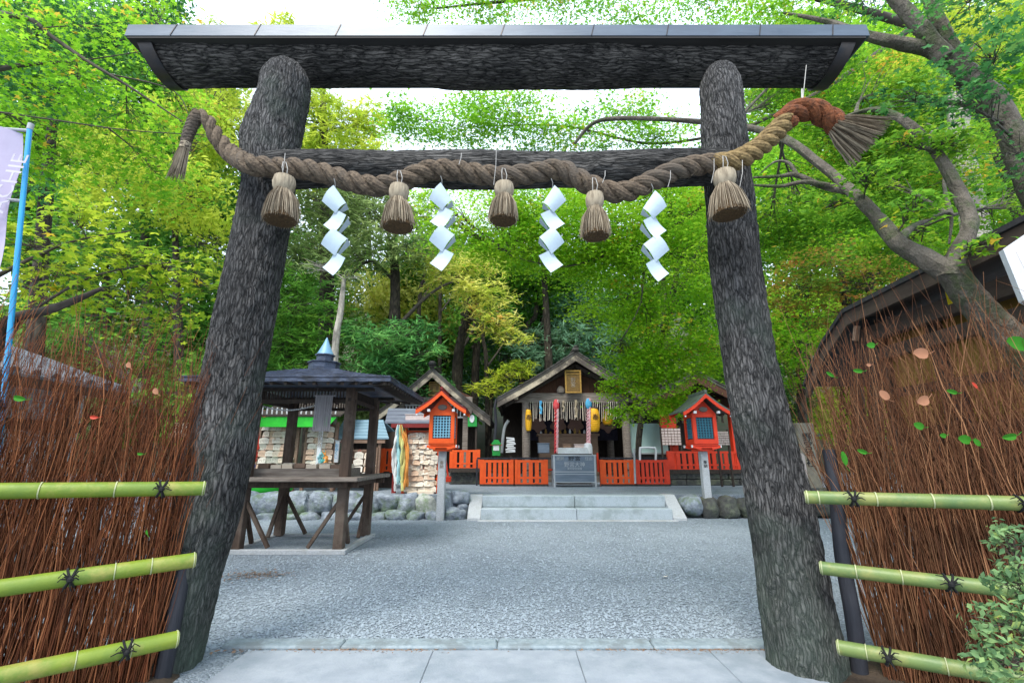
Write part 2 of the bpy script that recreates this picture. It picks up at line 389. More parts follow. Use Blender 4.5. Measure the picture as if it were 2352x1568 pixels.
M['cloth_d'] = mk('dark_purple_curtain', (0.018, 0.017, 0.030), (0.028, 0.025, 0.042), rough=0.9)
M['crest'] = mk('curtain_crest', (0.26, 0.15, 0.12), (0.20, 0.115, 0.09), rough=0.8)
M['altar'] = mk('altar_wood', (0.26, 0.17, 0.12), (0.18, 0.115, 0.08), rough=0.7, scale=(4, 20, 20))
M['redcloth'] = mk('red_cloth', (0.55, 0.02, 0.03), (0.62, 0.12, 0.12), rough=0.8, scale=(30, 30, 8))
M['pinkcloth'] = mk('pink_white_cloth', (0.62, 0.50, 0.50), (0.55, 0.18, 0.20), rough=0.8, scale=(40, 40, 12))
M['bluecloth'] = mk('blue_cloth', (0.05, 0.25, 0.50), (0.10, 0.40, 0.60), rough=0.8)
M['fringe'] = mk('fringe_strips', (0.42, 0.37, 0.33), (0.18, 0.15, 0.13), rough=0.8, scale=(20, 20, 5), tone=(0.66, 0.60, 0.50))
M['greyscroll'] = mk('grey_slatted_scroll', (0.16, 0.15, 0.16), (0.24, 0.23, 0.24), rough=0.8, scale=(40, 40, 2), bump=0.3)
M['bluegreen_panel'] = mk('pale_green_panel', (0.42, 0.58, 0.54), (0.36, 0.52, 0.50), rough=0.6)
M['slip'] = mk('pinkish_paper_slips', (0.48, 0.38, 0.36), (0.58, 0.50, 0.48), rough=0.8, scale=(20, 20, 20))
M['banner'] = mk('lilac_banner', (0.33, 0.29, 0.40), (0.42, 0.38, 0.50), rough=0.75, scale=(2, 2, 1.5), bump=0.2, bscale=(5, 5, 3))
M['bletter'] = mk('pale_letter', (0.52, 0.49, 0.58), rough=0.8)
M['pole_blue'] = mk('blue_pole', (0.015, 0.26, 0.55), (0.015, 0.30, 0.60), rough=0.3, spec=0.5)
M['clip'] = mk('grey_clip', (0.40, 0.42, 0.43), rough=0.4)
M['ochre'] = mk('ochre_plaster', (0.29, 0.175, 0.035), (0.21, 0.125, 0.028), rough=0.9, scale=(2, 2, 5), bump=0.3)
M['roofbrown'] = mk('brown_fascia', (0.050, 0.034, 0.027), (0.075, 0.052, 0.04), rough=0.7, scale=(8, 2, 8), bump=0.2)
M['roofblack'] = mk('black_roof', (0.022, 0.022, 0.025), (0.04, 0.038, 0.038), rough=0.7, scale=(8, 8, 8), bump=0.4)
M['yellowtag'] = mk('yellow_tag', (0.70, 0.52, 0.01), rough=0.6)
M['stake'] = mk('stone_pillar', (0.30, 0.26, 0.19), (0.21, 0.185, 0.14), rough=0.85, scale=(12, 12, 8), bump=0.3, c3=(0.20, 0.19, 0.16), stain=4)
M['stake_l'] = mk('pinkish_stone_stake', (0.50, 0.43, 0.40), (0.42, 0.36, 0.33), rough=0.8, scale=(12, 12, 8))
M['b_dark'] = mk_bark('bark_dark_tree', (0.022, 0.018, 0.014), (0.085, 0.070, 0.052), (9, 9, 2.5))
M['b_grey'] = mk('bark_grey_maple', (0.18, 0.155, 0.125), (0.085, 0.072, 0.055), rough=0.85, scale=(5, 5, 4), detail=8, bump=1.0, bscale=(30, 30, 16), bdist=0.06, c3=(0.065, 0.085, 0.035), stain=3.2)
M['b_pale'] = mk_bark('bark_pale_pole', (0.26, 0.24, 0.21), (0.46, 0.43, 0.38), (9, 9, 2.5), dist=0.006)
M['b_twig'] = mk('twig_bark', (0.050, 0.040, 0.032), (0.09, 0.075, 0.06), rough=0.85, scale=(10, 10, 10))
L_ = {}
L_['maple'] = mk_leaf('leaf_bright_maple', [(0.060, 0.19, 0.012), (0.13, 0.35, 0.012), (0.22, 0.46, 0.014), (0.33, 0.52, 0.018)], trans=0.5, autumn=(0.50, 0.36, 0.03), apos=0.965)
L_['maple_l'] = mk_leaf('leaf_left_maple', [(0.05, 0.12, 0.012), (0.11, 0.24, 0.014), (0.22, 0.36, 0.015), (0.36, 0.44, 0.02)], trans=0.5, autumn=(0.60, 0.42, 0.02), apos=0.965)
L_['maple_r'] = mk_leaf('leaf_right_maple', [(0.040, 0.12, 0.014), (0.09, 0.25, 0.018), (0.18, 0.38, 0.018), (0.38, 0.46, 0.020)], trans=0.5, autumn=(0.55, 0.36, 0.03), apos=0.94)
L_['red'] = mk_leaf('leaf_turning_maple', [(0.06, 0.14, 0.02), (0.13, 0.24, 0.02), (0.30, 0.17, 0.03), (0.40, 0.14, 0.03)], trans=0.45)
L_['shade'] = mk_leaf('leaf_cool_green', [(0.020, 0.085, 0.030), (0.045, 0.17, 0.045), (0.09, 0.27, 0.06), (0.17, 0.36, 0.07)], trans=0.35)
L_['teal'] = mk_leaf('leaf_feathery_green', [(0.03, 0.12, 0.035), (0.06, 0.21, 0.055), (0.12, 0.33, 0.08), (0.22, 0.45, 0.11)], trans=0.3)
L_['fern'] = mk_leaf('leaf_mid_green', [(0.030, 0.095, 0.015), (0.06, 0.19, 0.022), (0.12, 0.30, 0.030), (0.22, 0.40, 0.04)], trans=0.35)
L_['dark'] = mk_leaf('leaf_dark_green', [(0.018, 0.055, 0.014), (0.04, 0.11, 0.025), (0.09, 0.20, 0.04), (0.18, 0.31, 0.07)], trans=0.25)
L_['bluegreen'] = mk_leaf('leaf_blue_green', [(0.04, 0.12, 0.065), (0.10, 0.23, 0.13), (0.20, 0.36, 0.22), (0.28, 0.45, 0.29)], trans=0.3)
L_['olive'] = mk_leaf('leaf_grey_olive', [(0.08, 0.13, 0.035), (0.15, 0.23, 0.07), (0.25, 0.35, 0.11), (0.34, 0.42, 0.15)], trans=0.3)
L_['ygreen'] = mk_leaf('leaf_yellow_green', [(0.17, 0.27, 0.02), (0.32, 0.44, 0.03), (0.48, 0.56, 0.05), (0.62, 0.63, 0.08)], trans=0.45)
L_['yellow'] = mk_leaf('leaf_yellow', [(0.20, 0.30, 0.03), (0.42, 0.50, 0.06), (0.68, 0.67, 0.14), (0.80, 0.76, 0.28)], trans=0.5, autumn=(0.62, 0.34, 0.08), apos=0.94)
L_['shrub'] = mk_leaf('leaf_shrub', [(0.05, 0.10, 0.05), (0.11, 0.21, 0.09), (0.20, 0.32, 0.13), (0.34, 0.40, 0.10)], trans=0.3)
L_['stray'] = mk_leaf('leaf_stray', [(0.045, 0.22, 0.02), (0.06, 0.28, 0.03)], trans=0.3)
L_['dry'] = mk_leaf('leaf_dry', [(0.40, 0.19, 0.11), (0.48, 0.24, 0.15)], trans=0.25)
# ================================================================ THE SETTING
def mk_gravel(name, a, b, sc=42.0, bd=0.02):
    m = bpy.data.materials.new(name); m.use_nodes = True
    t = m.node_tree; N = t.nodes; L = t.links; p = N['Principled BSDF']; p.inputs['Roughness'].default_value = 0.9
    p.inputs['Specular IOR Level'].default_value = 0.2
    tc = N.new('ShaderNodeTexCoord')
    vo = N.new('ShaderNodeTexVoronoi'); vo.inputs['Scale'].default_value = sc
    L.new(tc.outputs['Object'], vo.inputs['Vector'])
    sp = N.new('ShaderNodeSeparateColor'); L.new(vo.outputs['Color'], sp.inputs[0])
    rp = N.new('ShaderNodeValToRGB'); rp.color_ramp.elements[0].color = (*a, 1); rp.color_ramp.elements[1].color = (*b, 1)
    L.new(sp.outputs[0], rp.inputs[0])
    n3 = N.new('ShaderNodeTexNoise'); n3.inputs['Scale'].default_value = 0.9; n3.inputs['Detail'].default_value = 6; n3.inputs['Roughness'].default_value = 0.7
    L.new(tc.outputs['Object'], n3.inputs['Vector'])
    r3 = N.new('ShaderNodeValToRGB'); r3.color_ramp.elements[0].position = 0.35; r3.color_ramp.elements[1].position = 0.7
    r3.color_ramp.elements[0].color = (0.72, 0.73, 0.75, 1); r3.color_ramp.elements[1].color = (1, 1, 1, 1)
    L.new(n3.outputs['Fac'], r3.inputs[0])
    mx = N.new('ShaderNodeMixRGB'); mx.blend_type = 'MULTIPLY'; mx.inputs[0].default_value = 1
    L.new(rp.outputs[0], mx.inputs[1]); L.new(r3.outputs[0], mx.inputs[2]); L.new(mx.outputs[0], p.inputs['Base Color'])
    bp = N.new('ShaderNodeBump'); bp.inputs['Strength'].default_value = 1.0; bp.inputs['Distance'].default_value = bd; bp.invert = True
    L.new(vo.outputs['Distance'], bp.inputs['Height']); L.new(bp.outputs[0], p.inputs['Normal'])
    return m
M['gravel'] = mk_gravel('gravel', (0.19, 0.225, 0.26), (0.35, 0.40, 0.45), 64.0, 0.014)
M['pebble'] = mk('pebble_stone', (0.20, 0.24, 0.28), (0.26, 0.305, 0.35), rough=0.85, scale=(30, 30, 30), tone=(0.31, 0.365, 0.415))
M['soil'] = mk('brown_soil', (0.085, 0.06, 0.042), (0.05, 0.038, 0.028), rough=0.95, scale=(9, 9, 9), bump=0.8, bscale=(40, 40, 40))
M['forest_floor'] = mk('forest_floor', (0.035, 0.05, 0.018), (0.06, 0.055, 0.03), rough=0.95, scale=(1, 1, 1), bump=0.6)
M['paving'] = mk('paving_stone', (0.30, 0.33, 0.37), (0.24, 0.27, 0.31), rough=0.8, scale=(5, 5, 5), bump=0.25, bscale=(70, 70, 70), c3=(0.20, 0.235, 0.27), stain=1.6)
M['kerb'] = mk('kerb_stone', (0.27, 0.32, 0.35), (0.19, 0.24, 0.27), rough=0.8, scale=(20, 20, 20), bump=0.4, bscale=(90, 90, 90), c3=(0.18, 0.21, 0.225), stain=5)

def grid_mesh(name, x0, x1, y0, y1, nx, ny, zf, mat):
    xs = np.linspace(x0, x1, nx); ys = np.linspace(y0, y1, ny)
    V = [(x, y, zf(x, y)) for y in ys for x in xs]
    FC = []
    for j in range(ny - 1):
        for i in range(nx - 1):
            a = j * nx + i; FC += [a, a + 1, a + nx + 1, a + nx]
    return raw_mesh(name, V, FC, [4] * ((nx - 1) * (ny - 1)), mat, smooth=True)

struct(grid_mesh('ground', -600, 600, -300, 900, 3, 3, lambda x, y: 0.0, M['gravel']))
# terrace in front of and under the shrines, its face held by the boulder walls
TZ = 0.44
tb = MB(); tb.box((0, 10.78 + 8, TZ / 2 + 0.002), (44, 16, TZ)); struct(tb.build('terrace', M['gravel']))
# a wooded slope behind the shrines
def hill(x, y):
    d = max(0.0, y - 24.0)
    return -0.3 + 0.52 * d + 1.2 * noise.noise(Vector((x * 0.06, y * 0.06, 0))) * min(1, d / 6)
struct(grid_mesh('hillside', -90, 90, 23, 75, 60, 30, hill, M['forest_floor']))
# paved path at the viewer's feet: slabs with open joints, a rounded kerb, soil beside the pillars
yk0, yk1 = G(1176, 1496).y, G(1176, 1477).y
sb = MB()
xs_ = [-1.74, -0.52, 0.42, 1.30, 1.80]
joint = 0.003
for i in range(4):
    for k, (ya, yb) in enumerate(((-3, 0.2), (0.2, 1.9), (1.9, yk0 - 0.02))):
        xo = 0.3 * ((k * 7) % 3 - 1) if k < 2 else 0
        a, b = xs_[i] + xo, xs_[i + 1] + xo
        sb.box(((a + b) / 2, (ya + yb) / 2, 0.0), (b - a - joint, yb - ya - joint, 0.036 + 0.001 * ((i + k) % 2)), bev=0.004)
struct(sb.build('path', M['paving']))
kb = MB()
ks = [-1.95, -1.15, -0.1, 0.95, 1.95]
for i in range(4):
    kb.box(((ks[i] + ks[i + 1]) / 2, (yk0 + yk1) / 2 + 0.01, 0.0), (ks[i + 1] - ks[i] - 0.005, yk1 - yk0 + 0.01, 0.062), bev=0.012)
struct(kb.build('kerb', M['kerb'], smooth=True))
def soil_patch(cx, cy, rx, ry):
    m = MB(); n = 40; vs = [(cx, cy, 0.030)]
    for ring, rr, z in ((0, 0.5, 0.028), (1, 0.85, 0.022), (2, 1.0, -0.01)):
        for j in range(n):
            a = 2 * math.pi * j / n; q = rr * (1 + 0.18 * noise.noise(Vector((math.cos(a) * 2, math.sin(a) * 2, cx))))
            vs.append((cx + rx * q * math.cos(a), cy + ry * q * math.sin(a), z + 0.012 * random.random()))
    fs = [(0, 1 + j, 1 + (j + 1) % n) for j in range(n)]
    for r in range(2):
        fs += [(1 + r * n + j, 1 + (r + 1) * n + j, 1 + (r + 1) * n + (j + 1) % n, 1 + r * n + (j + 1) % n) for j in range(n)]
    m.add(vs, fs); return m
sm = soil_patch(-2.34, 2.92, 0.44, 0.40); o = sm.build('soil', M['soil'], smooth=True); tag(o, 'dark bare soil around the foot of the gate pillar and brush fence', None, kind='structure')
sm = soil_patch(2.30, 2.95, 0.42, 0.36); o = sm.build('soil', M['soil'], smooth=True); tag(o, None, None, kind='structure')

# loose pebbles in the court: real stones lying on the sheet
def pebbles():
    n = 85000
    y = 3.45 + (10.2 - 3.45) * RS.rand(n) ** 1.25
    x = -2.4 + RS.rand(n) * 0 + (RS.rand(n) * 2 - 1) * (0.3 + y * 1.05)
    s = 0.007 + 0.009 * RS.rand(n) ** 2
    keep = (np.abs(x) < 7.2)
    x, y, s = x[keep], y[keep], s[keep]; n = len(x)
    base = np.array([(1, 0, 0), (0, 1, 0), (-1, 0, 0), (0, -1, 0), (0, 0, 1), (0, 0, -1)], dtype=float)
    fac = np.array([(0, 1, 4), (1, 2, 4), (2, 3, 4), (3, 0, 4)])
    a = RS.rand(n) * 6.28
    ca, sa = np.cos(a), np.sin(a)
    st = np.stack([0.8 + 0.6 * RS.rand(n), 0.7 + 0.4 * RS.rand(n), 0.45 + 0.35 * RS.rand(n)], 1)
    B = base[None] * st[:, None, :] + RS.randn(n, 6, 3) * 0.16
    X = B[..., 0] * ca[:, None] - B[..., 1] * sa[:, None]; Y_ = B[..., 0] * sa[:, None] + B[..., 1] * ca[:, None]
    V = np.stack([X * s[:, None] + x[:, None], Y_ * s[:, None] + y[:, None], B[..., 2] * s[:, None] + 0.004], 2).reshape(-1, 3)
    FC = (fac[None] + (np.arange(n) * 6)[:, None, None]).reshape(-1)
    tone = np.repeat(RS.rand(n) * 0.9, 6)
    o = raw_mesh('gravel', V, FC, np.full(n * 4, 3), M['pebble'], tone=tone)
    tag(o, 'loose pale grey gravel spread over the courtyard', None, kind='stuff')
pebbles()
# leaf litter swept into a streak near the left pillar
def litter(name, n, cx, cy, rx, ry, mat, lab):
    mb = MB()
    for i in range(n):
        x = cx + rx * random.gauss(0, .5); y = cy + ry * random.gauss(0, 0.5); a = random.random() * 6.28; s = random.uniform(0.008, 0.020)
        u = Vector((math.cos(a), math.sin(a), random.uniform(-.2, .3))) * s; v = Vector((-math.sin(a), math.cos(a), random.uniform(-.2, .3))) * s * 0.6
        c = Vector((x, y, 0.017)); mb.add([c - u, c - v, c + u, c + v], [(0, 1, 2, 3)])
    o = mb.build(name, mat); tag(o, lab, None, kind='stuff')
g = G(590, 1322); M['litter'] = mk('brown_litter', (0.26, 0.17, 0.12), (0.16, 0.11, 0.08), rough=0.9)
litter('leaf_litter', 300, g.x, g.y, 0.36, 0.20, M['litter'], 'brown leaf litter swept into a streak on the gravel')
litter('leaf_litter', 260, -1.0, 3.42, 0.9, 0.05, M['litter'], 'brown crumbs of leaf litter along the kerb')
litter('leaf_litter', 420, 1.3, 3.42, 0.8, 0.05, M['litter'], 'brown crumbs of leaf litter along the kerb beside the right pillar')
g = G(1528, 1328)
m = MB(); m.add([g + Vector((-.03, 0, .02)), g + Vector((0, -.014, .022)), g + Vector((.035, 0, .03)), g + Vector((0, .015, .02))], [(0, 1, 2, 3)])
tag(m.build('fallen_leaf', M['ema']), 'single pale leaf lying on the open gravel', 'leaf')

# ================================================================ TORII
torii = thing('torii_gate', 'large black bark-covered log gate with a blue-grey metal roof cap', 'shrine gate', (-0.1, 3.25, 0))
def interp(keys, t):
    for a, b in zip(keys, keys[1:]):
        if t <= b[0]:
            u = (t - a[0]) / (b[0] - a[0]); u = u * u * (3 - 2 * u) * 0.5 + u * 0.5
            return [p + (q - p) * u for p, q in zip(a[1:], b[1:])]
    return list(keys[-1][1:])
def bark_log(mb, cl, rad, n_ring, n_side, vert=True, amp=0.016, dome=0.0, seed=0.0, fq=13.0):
    """cl(t) centre, rad(t) radius, t 0..1; ridged noise stretched along the log makes the furrows"""
    pts = []; rs = []
    for i in range(n_ring):
        t = i / (n_ring - 1); pts.append(Vector(cl(t))); r = rad(t)
        if dome and t > 1 - dome:
            u = (t - 1 + dome) / dome; r *= math.sqrt(max(0.0, 1 - u ** 2.4)) + 0.02
        rs.append(r)
    def fn(i, an, p):
        t = i / (n_ring - 1)
        along = p.z if vert else p.x
        q = Vector((math.cos(an) * fq * rs_mean, math.sin(an) * fq * rs_mean, along * fq * 0.28 + seed))
        big = noise.noise(Vector((math.cos(an) * 0.7, math.sin(an) * 0.7, along * 1.1 + seed))) * 0.09
        nn = 1 - abs(noise.noise(q)) * 2.2
        n2 = 1 - abs(noise.noise(q * 2.3)) * 2.0
        return 1 + big + (amp / rs_mean) * (nn * 0.8 + n2 * 0.35 - 0.85) + 0.035 * noise.noise(Vector((math.cos(an) * 2.2, math.sin(an) * 2.2, along * 3.1 + seed)))
    rs_mean = sum(rs) / len(rs)
    mb.tube(pts, rs, n_side, fn=fn)
# centre lines read from the picture: (height z, x, radius, y)
PL = [(-0.15, -2.20, .245, 3.22), (0.05, -2.165, .220, 3.22), (0.4, -2.11, .205, 3.22), (1.0, -2.02, .205, 3.22), (1.4, -1.985, .208, 3.22), (2.1, -1.975, .200, 3.22), (2.72, -1.96, .198, 3.22), (3.35, -1.92, .195, 3.21), (3.75, -1.94, .228, 3.2), (4.1, -1.90, .200, 3.19), (4.50, -1.90, .180, 3.19)]
PR = [(-0.15, 1.83, .245, 3.22), (0.05, 1.82, .222, 3.22), (0.4, 1.785, .210, 3.22), (1.0, 1.755, .200, 3.22), (1.4, 1.74, .188, 3.22), (2.1, 1.705, .180, 3.22), (2.72, 1.675, .175, 3.22), (3.35, 1.70, .175, 3.21), (3.75, 1.725, .178, 3.2), (4.1, 1.745, .165, 3.19), (4.48, 1.755, .148, 3.19)]
for keys, sd_ in ((PL, 0.0), (PR, 5.3)):
    z0, z1 = keys[0][0], keys[-1][0]
    mb = MB()
    def cl(t, keys=keys):
        z = z0 + (z1 - z0) * t; q = interp(keys, z); return (q[0] + 0.012 * math.sin(z * 3 + sd_), q[2], z)
    def rd(t, keys=keys): return interp(keys, z0 + (z1 - z0) * t)[1]
    bark_log(mb, cl, rd, 520, 150, True, fq=19.0, amp=0.013, dome=0.055, seed=sd_)
    if sd_ == 0:                                   # a healed knot bulging out of the left pillar
        pass
    mb.build('pillar', M['torii_up'], torii, smooth=True)
mb = MB()
bark_log(mb, lambda t: (-3.10 + 5.95 * t, 3.36, 4.70 + 0.012 * math.sin(t * 9)), lambda t: 0.215 + 0.008 * math.sin(t * 14) + 0.006 * math.sin(t * 31), 600, 130, False, amp=0.014, seed=9.0, fq=19)
mb.build('lintel_log', M['torii_h'], torii, smooth=True)
# slanted end sheaths: metal bands following the oblique end cuts
for sx, xt, xb in ((-1, -3.28, -3.10), (1, 3.01, 2.84)):
    m = MB(); n = 28; vs = []; rr = 0.240
    for k in range(2):
        for j in range(n):
            a = 2 * math.pi * j / n; z = math.sin(a)
            x = (xt + xb) / 2 + (xt - xb) / 2 * z - sx * (0.12 * (1 - k) if k == 0 else 0)
            vs.append((x, 3.36 + rr * math.cos(a), 4.70 + rr * z))
    fs = [(j, (j + 1) % n, n + (j + 1) % n, n + j) for j in range(n)] + [tuple(n + j for j in range(n)), tuple(range(n - 1, -1, -1))]
    m.add(vs, fs); m.build('end_band', M['band'], torii, smooth=True)
# low metal roof: soffit board, front fascia, sloping sheets with seams, pointed ends
x0, x1 = -3.25, 2.97
m = MB(); m.prism([(x0 + .02, 3.09, 4.655), (x0 + .02, 3.63, 4.655), (x0 + .02, 3.63, 4.673), (x0 + .02, 3.09, 4.673)], (x1 - x0 - .02, 0, 0))
m.build('soffit_board', M['soffit'], torii)
m = MB()
m.prism([(x0, 3.085, 4.675), (x0, 3.635, 4.675), (x0, 3.635, 4.78), (x0, 3.36, 4.97), (x0, 3.095, 4.800)], (x1 - x0 + .03, 0, 0))
cap = m.build('roof_cap', M['cap'], torii)
for i in range(9):
    m = MB()
    x = x0 + 0.38 + i * 0.70 + 0.05 * math.sin(i * 3)
    m.prism([(x, 3.081, 4.678), (x + .03, 3.091, 4.802), (x + .05, 3.36, 4.976), (x + 0.02, 3.36, 4.95)], (0.008, 0, 0))
    m.build('seam', M['band'], cap)
mb = MB()
bark_log(mb, lambda t: (-1.87 + 3.50 * t, 3.08, 3.385 + 0.015 * t + 0.01 * math.sin(t * 8)), lambda t: 0.140 + 0.006 * math.sin(t * 17), 420, 90, False, amp=0.010, seed=3.0, fq=20)
mb.build('tie_beam', M['torii_tie'], torii, smooth=True)

# ================================================================ ROPE
def catmull(pts, n):
    out = []; P_ = [pts[0]] + pts + [pts[-1]]
    for i in range(1, len(P_) - 2):
        for k in range(n):
            t = k / n; a, b, c, d = P_[i - 1], P_[i], P_[i + 1], P_[i + 2]
            out.append(tuple(0.5 * ((2 * b[j]) + (-a[j] + c[j]) * t + (2 * a[j] - 5 * b[j] + 4 * c[j] - d[j]) * t * t + (-a[j] + 3 * b[j] - 3 * c[j] + d[j]) * t ** 3) for j in range(len(b))))
    out.append(tuple(pts[-1])); return out
def twisted(mb, path, rad, turns, strands=3, ph=0.0, phase=True, sfn=32):
    """strands wound round a path of points; rad(t)"""
    pts = [Vector(p) for p in path]; k = len(pts); L = 0; cum = [0]
    for a, b in zip(pts, pts[1:]): L += (b - a).length; cum.append(L)
    x = None; frames = []
    for i, p in enumerate(pts):
        t = (pts[min(i + 1, k - 1)] - pts[max(i - 1, 0)]).normalized()
        if x is None: x = t.cross(Vector((0, 1, 0))).normalized()
        x = (x - t * x.dot(t)).normalized(); frames.append((p, x.copy(), t.cross(x)))
    for s in range(strands):
        sp = []; sr = []
        for i, (p, fx, fy) in enumerate(frames):
            u = cum[i] / L; r = rad(u); a = 2 * math.pi * (turns * u + s / strands) + ph
            sp.append(p + (fx * math.cos(a) + fy * math.sin(a)) * r * 0.54); sr.append(r * 0.50)
        mb.tube(sp, sr, sfn, fn=lambda i, an, p: 1 + (0.055 if sfn > 20 else 0.0) * math.sin(an * 11 + i * 0.22) + 0.05 * noise.noise(p * 30))
RY = 2.90
rope = thing('sacred_rope', 'thick twisted straw rope draped along the tie beam of the gate', 'rope', P(1176, 400, RY))
rp = [(458, 262), (478, 278), (500, 318), (530, 352), (575, 378), (625, 385), (690, 388), (750, 400), (810, 418), (870, 428), (925, 415), (985, 392), (1050, 392), (1110, 402), (1165, 405), (1225, 398), (1285, 390), (1335, 415), (1390, 438), (1440, 440), (1500, 415), (1560, 388), (1620, 378), (1680, 372), (1735, 345), (1775, 310), (1805, 278)]
dep = lambda i, n: RY - 0.02
pth = [tuple(P(x, y, (3.0 if x < 560 else 2.86))) for x, y in rp]
pc = catmull(pth, 12)
m = MB(); cut = int(len(pc) * 0.865)
twisted(m, pc[:cut + 1], lambda u: 0.044 + 0.028 * min(1, u * 9), 13)
m.build('rope_body', M['rope'], rope, smooth=True)
m = MB(); twisted(m, pc[cut - 3:], lambda u: 0.074 - 0.002 * u, 2.8, ph=1.0); m.build('fresh_rope', M['rope_new'], rope, smooth=True)
rp2 = [(1798, 284), (1820, 262), (1855, 252), (1895, 266), (1925, 290)]
pc2 = catmull([tuple(P(x, y, 2.86)) for x, y in rp2], 10)
m = MB(); twisted(m, pc2, lambda u: 0.086 - 0.010 * u, 1.3); tag(m.build('rope_end', M['rope_rust'], rope, smooth=True), 'rust-brown bound end of the rope', None)
rp3 = [(458, 262), (445, 280), (432, 310), (424, 340)]
pc3 = catmull([tuple(P(x, y, 3.0)) for x, y in rp3], 8)
m = MB(); twisted(m, pc3, lambda u: 0.050 - 0.014 * u, 3.5); m.build('rope_end', M['rope'], rope, smooth=True)
def straws(mb, top, axis, L, r0, r1, n, w_=0.0035, ragged=0.12, hollow=0.0, bulge=0.0):
    """a bundle of straws from a neck of radius r0 at top, opening to r1 after length L along axis"""
    top = Vector(top); axis = Vector(axis).normalized()
    x = axis.cross(Vector((0.3, 1, 0.1))).normalized(); y = axis.cross(x)
    for i in range(n):
        a = random.random() * 6.283; q = math.sqrt(random.uniform(hollow ** 2, 1)); l = L * (1 - ragged * random.random())
        dr = x * math.cos(a) + y * math.sin(a); j = (x * random.gauss(0, 1) + y * random.gauss(0, 1)) * r1 * 0.06
        p0 = top + dr * r0 * q; p3 = top + axis * l + dr * r1 * q + j
        p1 = p0.lerp(p3, 0.35) + dr * bulge * q + j * 0.5; p2 = p0.lerp(p3, 0.7) + dr * bulge * 0.8 * q
        mb.tube([p0, p1, p2, p3], [w_, w_, w_ * 0.9, w_ * 0.45], 3, cap=True, tone=min(1, max(0.0, random.gauss(0.35, 0.3))))
m = MB(); straws(m, P(425, 335, 3.0), P(402, 412, 3.0) - P(425, 335, 3.0), 0.30, 0.03, 0.055, 110, 0.0035, 0.35)
m.tube([P(428, 328, 3.0), P(423, 342, 3.0)], [0.036, 0.036], 12); m.build('frayed_tassel', M['straw'], rope)
m = MB(); ax = (P(1985, 318, 2.84) - P(1922, 286, 2.86))
straws(m, P(1918, 286, 2.86), ax, 0.30, 0.07, 0.185, 260, 0.004, 0.18, 0.2)
m.build('frayed_tassel', M['straw'], rope)
m = MB()
for (x, ya, yb) in ((655, 352, 400), (1060, 352, 378), (1140, 340, 425), (1390, 392, 420), (1640, 365, 420), (1540, 392, 430), (1705, 368, 430)):
    a, b = P(x, ya, 2.78), P(x - 6, yb, 2.77)
    m.tube([a, a.lerp(b, 0.5) + Vector((0.006, -0.008, 0)), b], 0.0022, 5)
a, b = P(1852, 150, 3.13), P(1842, 248, 2.88); m.tube([a, a.lerp(b, .5), b], 0.003, 5)
a = P(1842, 205, 2.98); m.tube([a, P(1842, 240, 2.89)], 0.006, 5)
m.build('hanging_wire', M['wire'], rope)

m = MB()                                  # loose fibres standing off the rope
for i in range(420):
    k = int(random.random() * (len(pc) - 2)); p = Vector(pc[k]); d = (Vector(pc[k + 1]) - p).normalized(); an = random.random() * 6.283
    x = d.cross(Vector((0, 1, 0))).normalized(); y = d.cross(x); n_ = x * math.cos(an) + y * math.sin(an); r_ = .056 if k > 30 else .045
    s0 = p + n_ * r_ * 1.0; L0 = random.uniform(.02, .055); e = s0 + n_ * L0 * random.uniform(.1, .6) + d * L0 * random.choice((-1, 1)) + Vector((0, 0, -L0 * random.uniform(0, .5)))
    m.tube([s0 - n_ * .02, s0 + n_ * .004, e], [.0013, .0012, .0006], 3, tone=.3)
m.build('loose_fibres', M['straw'], rope)['kind'] = 'stuff'

